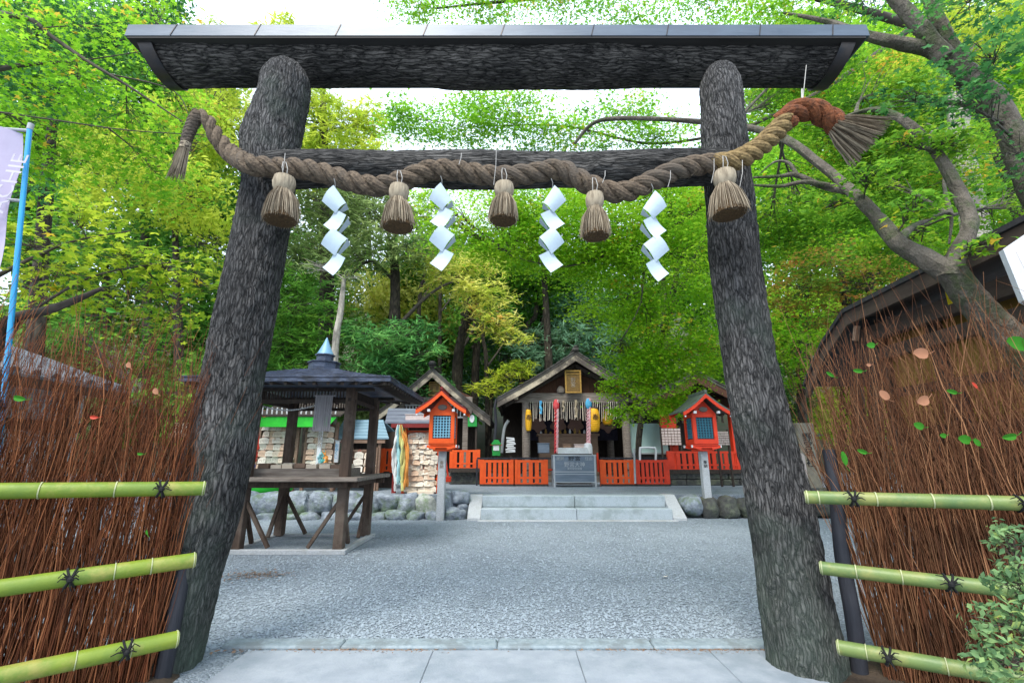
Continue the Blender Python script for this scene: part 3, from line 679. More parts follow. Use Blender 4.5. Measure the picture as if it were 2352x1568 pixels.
# five straw tassels hanging from the rope
where = ['leftmost, in front of the left gate pillar', 'between the two left paper streamers', 'at the middle of the tie beam', 'hanging lowest, between the two right paper streamers', 'in front of the right gate pillar']
for k, (tx, ty, nx, ny, bx, by, wd, hd) in enumerate(((655, 405, 650, 440, 643, 512, 44, 26), (918, 425, 915, 460, 914, 527, 43, 24), (1158, 420, 1158, 452, 1155, 512, 37, 24), (1366, 442, 1366, 480, 1369, 548, 37, 22), (1665, 392, 1664, 428, 1676, 498, 46, 26))):
    Y = 2.76
    t0, t1, t2 = P(tx, ty, Y), P(nx, ny, Y), P(bx, by, Y)
    s_ = mpp(ny, Y)
    t = thing('straw_tassel', 'straw tassel on the rope, ' + where[k], 'straw tassel', t0, 'straw tassels hanging from the rope')
    m = MB(); ax = (t1 - t0).normalized(); L1 = (t1 - t0).length
    x = Vector((1, 0, 0)); x = (x - ax * x.dot(ax)).normalized(); y = ax.cross(x); n = 40; vs = []; prof = ((0.50, 0), (0.9, 0.12), (1.0, 0.45), (0.92, 0.8), (0.72, 1.0))
    for r, u in prof:
        for j in range(n):
            a = 2 * math.pi * j / n; rr = hd * s_ * .92 * r * (1 + 0.05 * (j % 2))
            vs.append(t0 + ax * L1 * u + x * math.cos(a) * rr + y * math.sin(a) * rr)
    fs = [(i * n + j, i * n + (j + 1) % n, (i + 1) * n + (j + 1) % n, (i + 1) * n + j) for i in range(4) for j in range(n)] + [tuple(range(n - 1, -1, -1)), tuple(4 * n + j for j in range(n))]
    m.add(vs, fs, 0.15); m.build('binding', M['straw'], t, smooth=True)
    m = MB(); straws(m, t1 - ax * 0.01, t2 - t1, (t2 - t1).length * 1.03, hd * s_ * 0.70, wd * s_ * .90, 330, 0.0030, 0.16, 0.72, 0.012)
    m.build('skirt', M['straw'], t)
    m = MB(); L2 = (t2 - t1).length; ax2 = (t2 - t1).normalized()
    x = Vector((1, 0, 0)); x = (x - ax2 * x.dot(ax2)).normalized(); y = ax2.cross(x); n = 20; vs = []
    for r, u in ((0.6 * hd, 0), (wd * 0.78, 0.93), (wd * 0.45, 0.985)):
        for j in range(n):
            a = 2 * math.pi * j / n; vs.append(t1 + ax2 * L2 * u + x * math.cos(a) * r * s_ + y * math.sin(a) * r * s_)
    fs = [(i * n + j, i * n + (j + 1) % n, (i + 1) * n + (j + 1) % n, (i + 1) * n + j) for i in range(2) for j in range(n)] + [tuple(range(n - 1, -1, -1)), tuple(2 * n + j for j in range(n))]
    m.add(vs, fs); m.build('core', M['straw_core'], t, smooth=True)
    m = MB(); q = P(tx + 2, ty - 32, 2.755)
    m.tube([t0 + Vector((0.01, 0, 0)), t0.lerp(q, .5) + Vector((0.016, -0.006, 0)), q, q + Vector((-0.02, 0.0, 0.006)), t0.lerp(q, .6) + Vector((-0.02, -0.01, 0)), t0 + Vector((-0.012, 0, 0))], 0.0028, 5)
    m.build('tie_wire', M['wire'], t)

# four folded paper streamers
SH = [
 ([(772, 428), (792, 455), (782, 492), (746, 500)], [(790, 500), (800, 520), (762, 548), (748, 528)], [(770, 535), (800, 560), (770, 592), (742, 578)], [(768, 590), (800, 600), (772, 630), (733, 610)], 'leftmost, beside the left pillar'),
]
def shide(cx, y0, y1, lean, label, flip):
    Y = 2.83
    o = thing('paper_streamer', label, 'paper streamer', P(cx, y0, Y), 'white zigzag paper streamers on the rope')
    h = (y1 - y0) / 4.0
    for k in range(4):
        m = MB()
        s = flip if k % 2 == 0 else -flip
        s = flip
        ya = y0 + h * k; ox = lean * k
        # each panel is a skewed sheet, curled; neighbours join at one corner only
        up = [(cx + ox - 2 * s, ya), (cx + ox + 27 * s, ya + h * 0.40)]
        dn = [(cx + ox - 30 * s, ya + h * 0.74), (cx + ox - 1 * s, ya + h * 1.22)]
        if k == 0: up = [(cx - 3 * s, ya), (cx + 22 * s, ya + h * 0.72)]
        n = 6; vs = []
        for i in range(n + 1):
            u = i / n
            for j in range(n + 1):
                v = j / n
                x = (up[0][0] * (1 - v) + up[1][0] * v) * (1 - u) + (dn[0][0] * (1 - v) + dn[1][0] * v) * u
                y = (up[0][1] * (1 - v) + up[1][1] * v) * (1 - u) + (dn[0][1] * (1 - v) + dn[1][1] * v) * u
                dy = 0.018 * math.sin(u * 3.14) * (1 if k % 2 else -1) + 0.03 * (v - 0.5) * (1 if (k + 1) % 2 else -1.2)
                p = P(x, y, Y); p.y += dy; vs.append(p)
        fs = [(i * (n + 1) + j, i * (n + 1) + j + 1, (i + 1) * (n + 1) + j + 1, (i + 1) * (n + 1) + j) for i in range(n) for j in range(n)]
        nv = len(vs); vs2 = vs + [p + Vector((0, 0.0022, 0)) for p in vs]
        fs2 = fs + [tuple(q + nv for q in reversed(f)) for f in fs]
        m.add(vs2, fs2)
        # the folded edge that returns behind the next panel
        a, b = P(up[1][0], up[1][1], Y), P(dn[1][0], dn[1][1], Y)
        a.y += 0.02; b.y += 0.02
        if k < 3:
            c, d = b + Vector((0.012 * s, 0.03, 0.02)), a + Vector((0.004 * s, 0.045, -0.02)); m.prism([a, b, c, d], (0, 0.002, 0))
        m.build('paper_fold', M['paper'], o, smooth=True)
    m = MB(); a = P(cx - 1, y0 + 3, 2.826); b = P(cx - 4, y0 - 18, 2.79); m.tube([a, a.lerp(b, .5) + Vector((.006, -.006, 0)), b], 0.0025, 5); m.build('tie_string', M['wire'], o)
shide(771, 428, 624, -1, 'white zigzag paper streamer beside the left gate pillar', 1)
shide(1016, 422, 614, 0, 'white zigzag paper streamer between the second and third straw tassels', 1)
shide(1270, 428, 618, -2, 'white zigzag paper streamer between the third and fourth straw tassels', -1)
shide(1500, 440, 638, 3, 'white zigzag paper streamer nearest the right gate pillar', -1)

# ================================================================ BRUSHWOOD FENCES
def brush_panel(name, a, b, top, n, mat, parent, lean, thick=0.10, wild=1.0, seed=1):
    """a, b ground points; upright twigs, denser low, straggling at the top"""
    rs = np.random.RandomState(seed)
    a = Vector(a); b = Vector(b); d = b - a; Lw = d.length; d.normalize(); nn = Vector((-d.y, d.x, 0))
    V = []; FC = []; T = []; base = 0
    for i in range(n):
        u = rs.rand() * Lw; dep = (rs.rand() - 0.5) * thick
        bun = math.sin(u * 9.0 + seed) * 0.5 + 0.5
        z0 = -0.02 + (0 if rs.rand() < 0.72 else rs.rand() * 0.9)
        L = (top - z0) * (0.56 + 0.50 * rs.rand() ** 1.1 + 0.08 * bun)
        if rs.rand() < 0.10: L *= 1.14
        r = 0.0021 + 0.0034 * rs.rand() ** 1.8
        k = 8; ln = lean + rs.randn() * 0.075; bx = rs.randn() * 0.018; ph = rs.rand() * 6; cur = rs.randn() * 0.10 * wild
        tone = min(1, abs(rs.randn() * 0.40) ** 1.3) + 0.001
        for s in range(k):
            t = s / (k - 1); z = z0 + L * t
            ou = u + ln * L * t + bx * math.sin(t * 7 + ph) + cur * t ** 4 + (rs.randn() * 0.006); od = dep + 0.02 * math.sin(t * 5 + ph * 2) + rs.randn() * 0.004 + 0.05 * wild * t ** 4 * math.sin(ph * 3)
            c = a + d * ou + nn * od
            rr = r * (1 - 0.75 * t)
            for j in range(3):
                an = 2.1 * j + ph
                V.append((c.x + d.x * math.cos(an) * rr + nn.x * math.sin(an) * rr, c.y + d.y * math.cos(an) * rr + nn.y * math.sin(an) * rr, z)); T.append(tone)
        for s in range(k - 1):
            for j in range(3):
                p = base + s * 3; FC += [p + j, p + (j + 1) % 3, p + 3 + (j + 1) % 3, p + 3 + j]
        base += k * 3
        # side sprigs near the top
        if rs.rand() < 0.45:
            for q in range(rs.randint(1, 4)):
                t = 0.55 + 0.4 * rs.rand(); z = z0 + L * t; ou = u + ln * L * t + bx * math.sin(t * 7 + ph) + cur * t ** 4
                c = a + d * ou + nn * dep; dl = (0.08 + 0.16 * rs.rand()); sx = rs.randn() * 0.45; sy = rs.randn() * 0.25
                rr = 0.0018
                for s in range(4):
                    tt = s / 3; e = c + d * (sx * dl * tt) + nn * (sy * dl * tt); zz = z + dl * (tt - 0.15 * tt * tt)
                    for j in range(3):
                        an = 2.1 * j; q_ = rr * (1 - 0.6 * tt)
                        V.append((e.x + d.x * math.cos(an) * q_ + nn.x * math.sin(an) * q_, e.y + d.y * math.cos(an) * q_ + nn.y * math.sin(an) * q_, zz)); T.append(tone)
                for s in range(3):
                    for j in range(3):
                        p = base + s * 3; FC += [p + j, p + (j + 1) % 3, p + 3 + (j + 1) % 3, p + 3 + j]
                base += 12
    return raw_mesh(name, V, FC, np.full(len(FC) // 4, 4), mat, parent=parent, tone=T)
def bamboo(fence, a, b, r, mat, nodes, knots, cut_end=True):
    a, b = Vector(a), Vector(b); L = (b - a).length; ax = (b - a) / L
    ts = set(np.linspace(0, 1, 12)); 
    for q in nodes: ts |= {q - 0.008, q - 0.003, q, q + 0.003, q + 0.008}
    ts = sorted(t for t in ts if 0 <= t <= 1)
    rs = []
    for t in ts:
        e = min([abs(t - q) for q in nodes] or [1]); rs.append(r * (1.07 if e < 0.001 else (0.97 if e < 0.0045 else 1.0)))
    m = MB(); m.tube([a + ax * L * t for t in ts], rs, 20)
    pole = m.build('bamboo_rail', mat, fence, smooth=True)
    for q in list(nodes) + [0.994]:
        m = MB(); m.tube([a + ax * L * (q - 0.0022), a + ax * L * (q + 0.0022)], [r * 1.085, r * 1.085], 20)
        if q == 0.994: m.tube([a + ax * L * (q + .001), b + ax * 0.004], [r * 1.0, r * 0.86], 20)
        m.build('node_ring', M['bamboo_end'], pole, smooth=True)
    for q in knots:
        c = a + ax * L * q; m = MB()
        for s in (-1, 1):
            pts = []
            for i in range(13):
                an = 2 * math.pi * i / 12; up = Vector((0, 0, 1)); sd_ = ax.cross(up).normalized(); up = sd_.cross(ax)
                pts.append(c + ax * (s * 0.018 * math.cos(an)) + (sd_ * math.sin(an) + up * math.cos(an)) * (r + 0.005))
            m.tube(pts, 0.0055, 6)
        f = ax.cross(Vector((0, 0, 1))).normalized()
        if f.y > 0: f = -f
        c2 = c + f * (r + 0.010); m.lathe(c2 - Vector((0, 0, .014)), [(0.006, 0), (0.014, .008), (0.014, .02), (0.005, .028)], 8)
        for (dx, dz) in ((-.06, .05), (-.07, .005), (.065, .05), (.055, -.0), (-.03, -.06), (.02, -.065), (-.045, .02), (.04, .03)):
            m.tube([c2, c2 + ax * dx * 0.45 + Vector((0, -0.006, dz * 0.6 + 0.006)), c2 + ax * dx * random.uniform(.5, .9) + Vector((0, 0.0, dz * random.uniform(.4, .9) - 0.006))], [0.004, 0.0035, 0.0022], 5)
        m.build('cord_knot', M['knot'], pole, smooth=True)
def black_post(fence, a, b, r=0.045):
    m = MB(); a, b = Vector(a), Vector(b); k = 26
    m.tube([a.lerp(b, i / (k - 1)) + Vector((0.004 * math.sin(i * .35), 0.004 * math.cos(i * .5), 0)) for i in range(k)], [r * (1.05 - 0.12 * i / k) for i in range(k)], 16, fn=lambda i, an, p: 1 + 0.05 * noise.noise(Vector((math.cos(an), math.sin(an), p.z * 6))))
    m.build('post', M['blackpost'], fence, smooth=True)
# left fence
LA, LB = Vector((-1.96, 3.06, 0)), Vector((-2.60, 2.60, 0)); dL = (LB - LA).normalized()
fl = thing('brush_fence', 'reddish brushwood fence with three yellow-green bamboo rails, left of the gate', 'fence', (-2.3, 2.8, 0), 'brushwood fences flanking the gate')
brush_panel('brushwood', LA + dL * 0.13 + Vector((0, .04, 0)), LA + dL * 2.2 + Vector((0, .04, 0)), 1.96, 2300, M['twig'], fl, -0.03, seed=3)
black_post(fl, LA + dL * 0.10 + Vector((0.02, 0.03, -.05)), LA + dL * 0.04 + Vector((0, 0.06, 1.42)), 0.042)
black_post(fl, LA + dL * 1.05 + Vector((0, -0.02, -.05)), LA + dL * 1.04 + Vector((0, 0.0, 1.55)), 0.055)
def along(x, y, z):                       # picture position -> point of given height
    return G(x, y, z)
zz = P(470, 1121, 2.92).z
def rail(fence, xa, ya, xb, yb, Yb, r, mat, nodes, knots, ext):
    b = P(xb, yb, Yb); a = G(xa, ya, b.z); a2 = b + (a - b) * ext
    bamboo(fence, a2, b, r, mat, [1 - (1 - q) / ext for q in nodes], [1 - (1 - q) / ext for q in knots])
def rail2(fence, xa, ya, Ya, xb, yb, Yb, r, mat, nodes, knots, ext):
    b = P(xb, yb, Yb); a = P(xa, ya, Ya); a2 = b + (a - b) * ext
    bamboo(fence, a2, b, r, mat, [1 - (1 - q) / ext for q in nodes], [1 - (1 - q) / ext for q in knots])
rail2(fl, 0, 1127, 2.42, 470, 1121, 2.90, 0.040, M['bamboo'], (0.17, 0.52), (0.76,), 1.5)
rail2(fl, 0, 1350, 2.38, 448, 1285, 2.86, 0.040, M['bamboo'], (0.54, 0.74), (0.32,), 1.5)
rail2(fl, 0, 1553, 2.36, 408, 1466, 2.80, 0.040, M['bamboo'], (0.38, 0.70), (0.67,), 1.5)
# right fence
RA, RB = Vector((1.99, 3.08, 0)), Vector((2.62, 2.62, 0)); dR = (RB - RA).normalized()
fr = thing('brush_fence', 'reddish brushwood fence with three pale green bamboo rails, right of the gate', 'fence', (2.4, 2.8, 0), 'brushwood fences flanking the gate')
brush_panel('brushwood', RA + dR * 0.16 + Vector((0.04, .05, 0)), RA + dR * 2.3 + Vector((0, .05, 0)), 1.93, 2700, M['twig_r'], fr, -0.045, seed=8, wild=1.2)
black_post(fr, RA + Vector((0.05, 0.0, -.05)), RA + Vector((0.10, 0.02, 1.30)), 0.043)
black_post(fr, RA + dR * 0.80 + Vector((0.05, 0.10, -.05)), RA + dR * 0.78 + Vector((0.05, 0.12, 1.68)), 0.05)
rail2(fr, 2352, 1156, 2.48, 1850, 1141, 2.92, 0.037, M['bamboo_r'], (0.38, 0.64, 0.93, 0.14), (0.755, 0.01), 1.5)
rail2(fr, 2310, 1353, 2.50, 1884, 1303, 2.92, 0.036, M['bamboo_r'], (0.52, 0.78), (0.27,), 1.6)
rail2(fr, 2300, 1552, 2.52, 1924, 1485, 2.90, 0.037, M['bamboo_r'], (0.30, 0.80), (0.66,), 1.6)
# stray leaves caught in the brush
def stray(x, y, Y, s, a, mat, label, cat='leaf', rnd=False):
    c = P(x, y, Y); o = MB(); n = 12; vs = [(0, 0, 0)]
    for j in range(n):
        an = 2 * math.pi * j / n; rx = 1.0 * (1 + 0.12 * math.sin(an * 3)); ry = (0.75 if rnd else 0.45)
        vs.append((math.cos(an) * rx, -0.25 * abs(math.sin(an)), math.sin(an) * ry))
    vs.append((1.0, 0.1, 0)); rot = Matrix.Rotation(a, 3, 'Y'); 
    vs = [rot @ Vector(v) * s + c for v in vs]
    o.add(vs[:n + 1], [(0, 1 + j, 1 + (j + 1) % n) for j in range(n)])
    o.tube([vs[1], vs[1] + rot @ Vector((s * 0.5, 0, s * 0.15)), vs[1] + rot @ Vector((s * .9, 0, s * 0.4))], 0.0015, 4)
    ob = o.build('caught_leaf', mat, smooth=True); tag(ob, label, 'leaf', 'stray leaves caught in the brush fences'); return ob
# left
stray(255, 713, 2.62, .034, .3, L_['stray'], 'bright green leaf caught high in the left brush fence under the maple')
stray(45, 915, 2.45, .034, .2, L_['stray'], 'green leaf caught in the left fence near the blue pole')
stray(322, 1042, 2.74, .018, .1, L_['stray'], 'small green leaf caught just above the top rail of the left fence')
stray(338, 1222, 2.76, .015, 1.2, L_['stray'], 'tiny green leaf caught between the top and middle rails of the left fence')
stray(296, 838, 2.70, .020, 1.0, L_['dry'], 'pink dry leaf caught in the upper left brush fence', rnd=True)
stray(358, 898, 2.78, .022, .9, L_['dry'], 'pale orange dry leaf caught in the left fence beside the gate pillar', rnd=True)
M['redleaf'] = mk('red_leaf', (0.55, 0.06, 0.03), rough=0.6)
stray(216, 958, 2.62, .024, .1, M['redleaf'], 'small red leaf caught in the middle of the left brush fence')
# right
RL = [(2000, 793, .026, -.1, 'round green leaf on a twig in the upper right fence, topmost of the green ones', 1), (1906, 860, .026, .6, 'slanting green leaf near the left edge of the right brush fence', 0), (1970, 852, .030, .1, 'flat green leaf just under the round topmost one in the right fence', 0), (2186, 900, .030, .25, 'green leaf above the second black post of the right fence', 0), (2110, 978, .029, .3, 'green leaf below the two large dry leaves of the right fence', 1), (2166, 1000, .018, 0, 'small green leaf touching the second black post on the right', 1), (2215, 1009, .034, .1, 'broad green leaf just right of the second black post, in the right fence', 1), (2243, 1016, .022, .9, 'darker green leaf overlapping the broad one in the right fence', 1), (2318, 1003, .040, -.15, 'long green leaf near the right edge of the picture in the right fence', 0), (1937, 1052, .040, 1.45, 'upright hanging green leaf above the top rail of the right fence', 0), (1980, 1037, .030, .3, 'green leaf beside the upright hanging one in the right fence', 0), (2335, 790, .055, .3, 'largest green leaf, at the right edge above the right fence', 1)]
for (x, y, s, a, lb, rr) in RL:
    Y = 2.86 - (x - 1890) * 0.00088
    stray(x, y, Y, s, a, L_['stray'], lb, rnd=bool(rr))
for (x, y, s, a, lb) in [(2115, 812, .045, 0., 'wide dry leaf lying across twigs at the top of the right fence'), (2030, 908, .034, .8, 'dry orange leaf, left of the two large ones in the right fence'), (2120, 920, .038, -.4, 'dry orange leaf, right of the two large ones in the right fence'), (1995, 838, .014, 0, 'tiny dry leaf hanging from a stalk in the right fence')]:
    Y = 2.86 - (x - 1890) * 0.00088
    stray(x, y, Y, s, a, L_['dry'], lb, rnd=True)
stray(2238, 885, 2.55, .02, 1.0, M['redleaf'], 'small red leaf caught high in the right brush fence')
for o_ in list(COL.objects):
    if o_.name.startswith('caught_leaf'): pass
# ================================================================ STEPS AND BOULDER WALLS
def text(body, size, c, mat, parent, name='lettering', yaw=0.0, roll=0.0, tilt=0.0, ext=0.002, sx=1.0):
    """raised letters facing the viewer (-Y), centred on c"""
    cu = bpy.data.curves.new('t', 'FONT'); cu.body = body; cu.size = size; cu.align_x = 'CENTER'; cu.align_y = 'CENTER'; cu.extrude = ext; cu.resolution_u = 2
    cu.space_line = 0.9
    ob = bpy.data.objects.new('t', cu); COL.objects.link(ob)
    dg = bpy.context.evaluated_depsgraph_get(); me = bpy.data.meshes.new_from_object(ob.evaluated_get(dg))
    bpy.data.objects.remove(ob); bpy.data.curves.remove(cu)
    rot = Matrix.Rotation(yaw, 4, 'Z') @ Matrix.Rotation(math.pi / 2 + tilt, 4, 'X') @ Matrix.Rotation(roll, 4, 'Z') @ Matrix.Diagonal((sx, 1, 1, 1))
    me.transform(Matrix.Translation(Vector(c) - ORG.get(parent.name, Vector())) @ rot)
    me.materials.clear(); me.materials.append(mat)
    o = bpy.data.objects.new(name, me); COL.objects.link(o); o.parent = parent; ORG[o.name] = ORG.get(parent.name, Vector()); return o
YS = G(1176, 1195).y
xl, xr = P(1104, 1190, YS).x, P(1546, 1190, YS).x
st = thing('stone_steps', 'two pale grey granite steps with sloping cheek stones up to the terrace', 'steps', ((xl + xr) / 2, YS, 0))
xm = P(1325, 1180, YS).x
for k, (xa, xb) in enumerate(((xl, xm - .005), (xm + .005, xr))):
    m = MB(); m.box(((xa + xb) / 2, YS + 0.21, 0.105), (xb - xa, 0.42, 0.23), bev=0.010); m.build('step', M['granite_d'], st)
xm2 = P(1320, 1150, YS + .42).x
for k, (xa, xb) in enumerate(((xl, xm2 - .005), (xm2 + .005, xr))):
    m = MB(); m.box(((xa + xb) / 2, YS + 0.63, 0.335), (xb - xa, 0.425, 0.225), bev=0.010); m.build('step', M['granite_d'], st)
for s, xa in ((-1, xl), (1, xr)):
    m = MB(); wd = 0.27; y0 = YS - 0.03
    prof = [(y0, -0.03), (YS + 0.86, -0.03), (YS + 0.86, 0.455), (YS + 0.62, 0.455), (y0, 0.05)]
    x0_ = xa + s * 0.004
    m.prism([(x0_, a, b) for a, b in prof], (s * wd, 0, 0)); m.build('cheek_stone', M['granite'], st)
m = MB(); m.box(((xl + xr) / 2, YS - 0.10, 0.004), (xr - xl + 0.1, 0.16, 0.03), bev=0.006); m.build('footing_slab', M['granite'], st)

def boulder_mesh(mb, c, sx, sy, sz, seed, sub=3):
    bm = bmesh.new(); bmesh.ops.create_icosphere(bm, subdivisions=sub, radius=1.0)
    for v in bm.verts:
        p = v.co.copy(); k = 0.80 + 0.30 * noise.noise(p * 0.9 + Vector((seed, seed * 2, 0))) + 0.09 * noise.noise(p * 2.6 + Vector((seed, 0, 3)))
        q = Vector([math.copysign(abs(a) ** 0.72, a) for a in p]) * k * 1.12
        v.co = Vector((q.x * sx, q.y * sy, q.z * sz)) + Vector(c)
    bm.verts.index_update(); mb.add([v.co.copy() for v in bm.verts], [tuple(v.index for v in f.verts) for f in bm.faces]); bm.free()
wl = thing('boulder_wall', 'low retaining wall of rounded grey boulders left of the steps', 'stone wall', (-3.0, 10.5, 0))
YB = 10.42
def bould(par, x0, y0, x1, y1, mat, seed, Y=YB):
    c = P((x0 + x1) / 2, (y0 + y1) / 2, Y); s = mpp((y0 + y1) / 2, Y)
    m = MB(); boulder_mesh(m, c, (x1 - x0) / 2 * s * 1.13, 0.26, (y1 - y0) / 2 * s * 1.16, seed); m.build('boulder', mat, par, smooth=True)
for i, b in enumerate([(560, 1130, 596, 1176), (575, 1135, 660, 1186), (655, 1132, 716, 1182), (712, 1130, 770, 1182), (768, 1130, 825, 1178), (820, 1132, 872, 1184), (868, 1134, 918, 1176), (914, 1134, 961, 1186), (1014, 1130, 1046, 1178), (1040, 1128, 1078, 1156), (1046, 1152, 1082, 1180)]):
    bould(wl, *b, M['boulder'], i * 1.7)
bould(wl, 955, 1136, 1004, 1184, M['boulder_l'], 33.0)
for i, b in enumerate([(690, 1176, 735, 1200), (738, 1174, 790, 1200), (792, 1178, 842, 1202), (846, 1176, 888, 1200), (884, 1172, 934, 1198), (936, 1174, 976, 1200), (978, 1172, 1020, 1200), (1022, 1166, 1070, 1198), (600, 1178, 640, 1200), (644, 1180, 688, 1200)]):
    bould(wl, *b, M['boulder'], 50 + i * 1.3, YB - 0.2)
wr = thing('boulder_wall', 'low retaining wall of dark boulders right of the steps', 'stone wall', (4.5, 10.5, 0))
for i, b in enumerate([(1562, 1140, 1612, 1182), (1608, 1142, 1650, 1186), (1646, 1138, 1694, 1184), (1690, 1142, 1736, 1186), (1742, 1142, 1800, 1184), (1800, 1140, 1862, 1184), (1862, 1142, 1915, 1184), (1915, 1142, 1980, 1184), (1985, 1142, 2050, 1184), (2055, 1142, 2120, 1184)]):
    bould(wr, *b, M['boulder_d'] if i else M['boulder'], 80 + i * 1.9)
# inner wall carrying the red fence on the right
w3 = thing('stone_plinth', 'dark rough stone plinth under the red fence at the right', 'stone wall', (5.5, 14.4, TZ))
xa, xb = P(1542, 1120, 14.2).x, P(1800, 1120, 14.2).x
x = xa; i = 0
for row, (zz0, zz1) in enumerate(((0.44, 0.62), (0.62, 0.80), (0.80, 0.86))):
    x = xa - 0.1 * row
    while x < xb:
        wdt = random.uniform(0.3, 0.75); m_ = MB()
        m_.box((x + wdt / 2, 14.45 + random.uniform(-.02, .02), (zz0 + zz1) / 2), (wdt - 0.015, 0.5, zz1 - zz0 - 0.012), bev=0.02)
        m_.build('stone_block', M['boulder_d'], w3); x += wdt

# ================================================================ LANTERNS
def lantern(bx, by, ty, name_lbl, mats, big_roof):
    b = G(bx, by); top = P(bx, ty, b.y); zt = top.z
    xt = P(bx + (7 if bx < 1176 else -12), ty, b.y).x
    xt = b.x
    t = thing('lantern_post', name_lbl, 'lantern', b, 'red shrine lanterns on stone posts')
    m = MB(); m.box((b.x, b.y, zt / 2), (0.155, 0.155, zt + 0.02), bev=0.012, taper=0.93); post = m.build('stone_post', M['granite'], t)
    X, Y = b.x, b.y
    ms = MB()
    for k, dz in enumerate((0.30, 0.42, 0.80, 0.95, 1.08)):
        pass
    text('\u5949\n\u7d0d', 0.085, (X, Y - 0.081, zt * 0.80), M['ink'] if big_roof else M['ink_faint'], post)
    # bracket and sill
    m = MB(); m.box((X, Y, zt + 0.03), (0.36, 0.36, 0.06), bev=0.006); m.box((X, Y, zt + 0.09), (0.46, 0.46, 0.055), bev=0.006); m.box((X, Y, zt + 0.135), (0.52, 0.50, 0.035), bev=0.005)
    m.build('base_tray', mats['paint'], t)
    for s in (-1, 1):
        for q in (-1, 1):
            m = MB(); m.bar((X + s * .12, Y + q * 0.225, zt + .05), (X + s * .30, Y + q * 0.225, zt + .10), .05, .05); m.build('bracket', mats['paint'], t)
            m = MB(); m.box((X + s * .312, Y + q * 0.225, zt + .103), (0.022, .054, .054)); m.build('bracket_tip', M['white'], t)
    z0, z1 = zt + 0.155, zt + 0.80; hb = 0.225
    m = MB()
    for sx in (-1, 1):
        for sy in (-1, 1): m.box((X + sx * hb, Y + sy * hb, (z0 + z1) / 2), (0.075, 0.075, z1 - z0))
    for sy in (-1, 1):
        m.box((X, Y + sy * (hb + .002), z0 + 0.05), (2 * hb - 0.02, 0.07, 0.10)); m.box((X, Y + sy * (hb + .002), z1 - 0.035), (2 * hb - 0.02, 0.07, 0.07))
        m.box((X + sy * (hb + .002), Y, z0 + 0.05), (0.07, 2 * hb - 0.02, 0.10)); m.box((X + sy * (hb + .002), Y, z1 - 0.035), (0.07, 2 * hb - 0.02, 0.07))
    m.build('frame', mats['paint'], t)
    for (dx, dy, ax) in ((0, -1, 'x'), (0, 1, 'x'), (-1, 0, 'y'), (1, 0, 'y')):
        m = MB(); c = (X + dx * (hb - 0.015), Y + dy * (hb - 0.015), (z0 + z1) / 2)
        m.box(c, (2 * hb - .06, 0.012, z1 - z0 - .1) if ax == 'x' else (0.012, 2 * hb - .06, z1 - z0 - .1)); wn = m.build('window', M['lattice_blue'], t)
        m = MB(); h_ = z1 - z0 - 0.19; wdt = 2 * hb - 0.085; cz = (z0 + 0.10 + z1 - 0.07) / 2
        for k in range(6):
            u = -wdt / 2 + wdt * (k + 0.5) / 6
            if ax == 'x': m.box((X + u, Y + dy * (hb + 0.001), cz), (0.016, 0.018, h_ - 0.012))
            else: m.box((X + dx * (hb + 0.001), Y + u, cz), (0.018, 0.016, h_ - 0.012))
        for k in range(8):
            u = -h_ / 2 + h_ * (k + 0.5) / 8
            if ax == 'x': m.box((X, Y + dy * (hb + 0.006), cz + u), (wdt - .004, 0.018, 0.013))
            else: m.box((X + dx * (hb + 0.006), Y, cz + u), (0.018, wdt - .004, 0.013))
        m.build('lattice', mats['lat'], wn)
    # gable front, curved roof, ridge
    za, ze, hw, dp = z1 + 0.40, z1 - 0.015, 0.52, 0.47
    prof = [(hw * u, za - (za - ze) * (u + 0.06 * math.sin(math.pi * u) - 0.04 * u * u) + 0.03 * max(0, u - .85)) for u in [i / 8 for i in range(9)]]
    rm = MB(); bm_ = MB(); bk_ = MB(); wm = MB()
    for s in (-1, 1):
        up = [(X + s * a, Y - dp, b_ + 0.055) for a, b_ in prof]; dn = [(X + s * a, Y - dp, b_ + 0.020) for a, b_ in reversed(prof)]
        n = len(up)
        for i in range(n - 1):
            a, b_, c, d = up[i], up[i + 1], dn[n - 2 - i], dn[n - 1 - i]
            rm.prism([a, b_, c, d], (0, 2 * dp, 0))
            a2 = (a[0], a[1] - .004, prof[i][1] + .016); b2 = (b_[0], b_[1] - .004, prof[i + 1][1] + .016); c2 = (b2[0], b2[1], b2[2] - .075); d2 = (a2[0], a2[1], a2[2] - .085)
            bm_.prism([a2, b2, c2, d2], (0, 0.035, 0)); o_ = 2 * dp - .03
            bk_.prism([(q[0], q[1] + o_, q[2]) for q in (a2, b2, c2, d2)], (0, 0.035, 0))
        wm.box((X + s * (hb + .03), Y - dp + .05, z1 + .02), (0.055, 0.06, 0.05)); wm.box((X + s * (hw - .03), Y - dp - .008, ze - .055), (0.03, 0.02, 0.03))
    rm.build('roof', mats['roof'], t); bm_.build('bargeboard', mats['paint'], t); bk_.build('bargeboard', mats['paint'], t); wm.build('beam_tips', M['white'], t)
    m = MB(); m.box((X, Y, za + 0.07), (0.06, 2 * dp + .03, 0.07), bev=0.008); m.build('ridge', mats['roof'], t)
    m = MB(); m.prism([(X - hb - .05, Y - hb - .02, z1), (X + hb + .05, Y - hb - .02, z1), (X, Y - hb - .02, za - .08)], (0, 2 * hb + .04, 0)); m.build('gable_panel', mats['paint'], t)
    m = MB(); m.lathe((0, 0, 0), [(0.11, 0), (0.10, 0.02)], 18)
    g_ = MB(); g_.add([(X + v[0] * 0.9, Y - hb - 0.022 - v[2], z1 + 0.10 + v[1] * .55) for v in m.v], m.f); g_.build('gable_ornament', M['woodg'], t)
    if not big_roof: return t
    return t
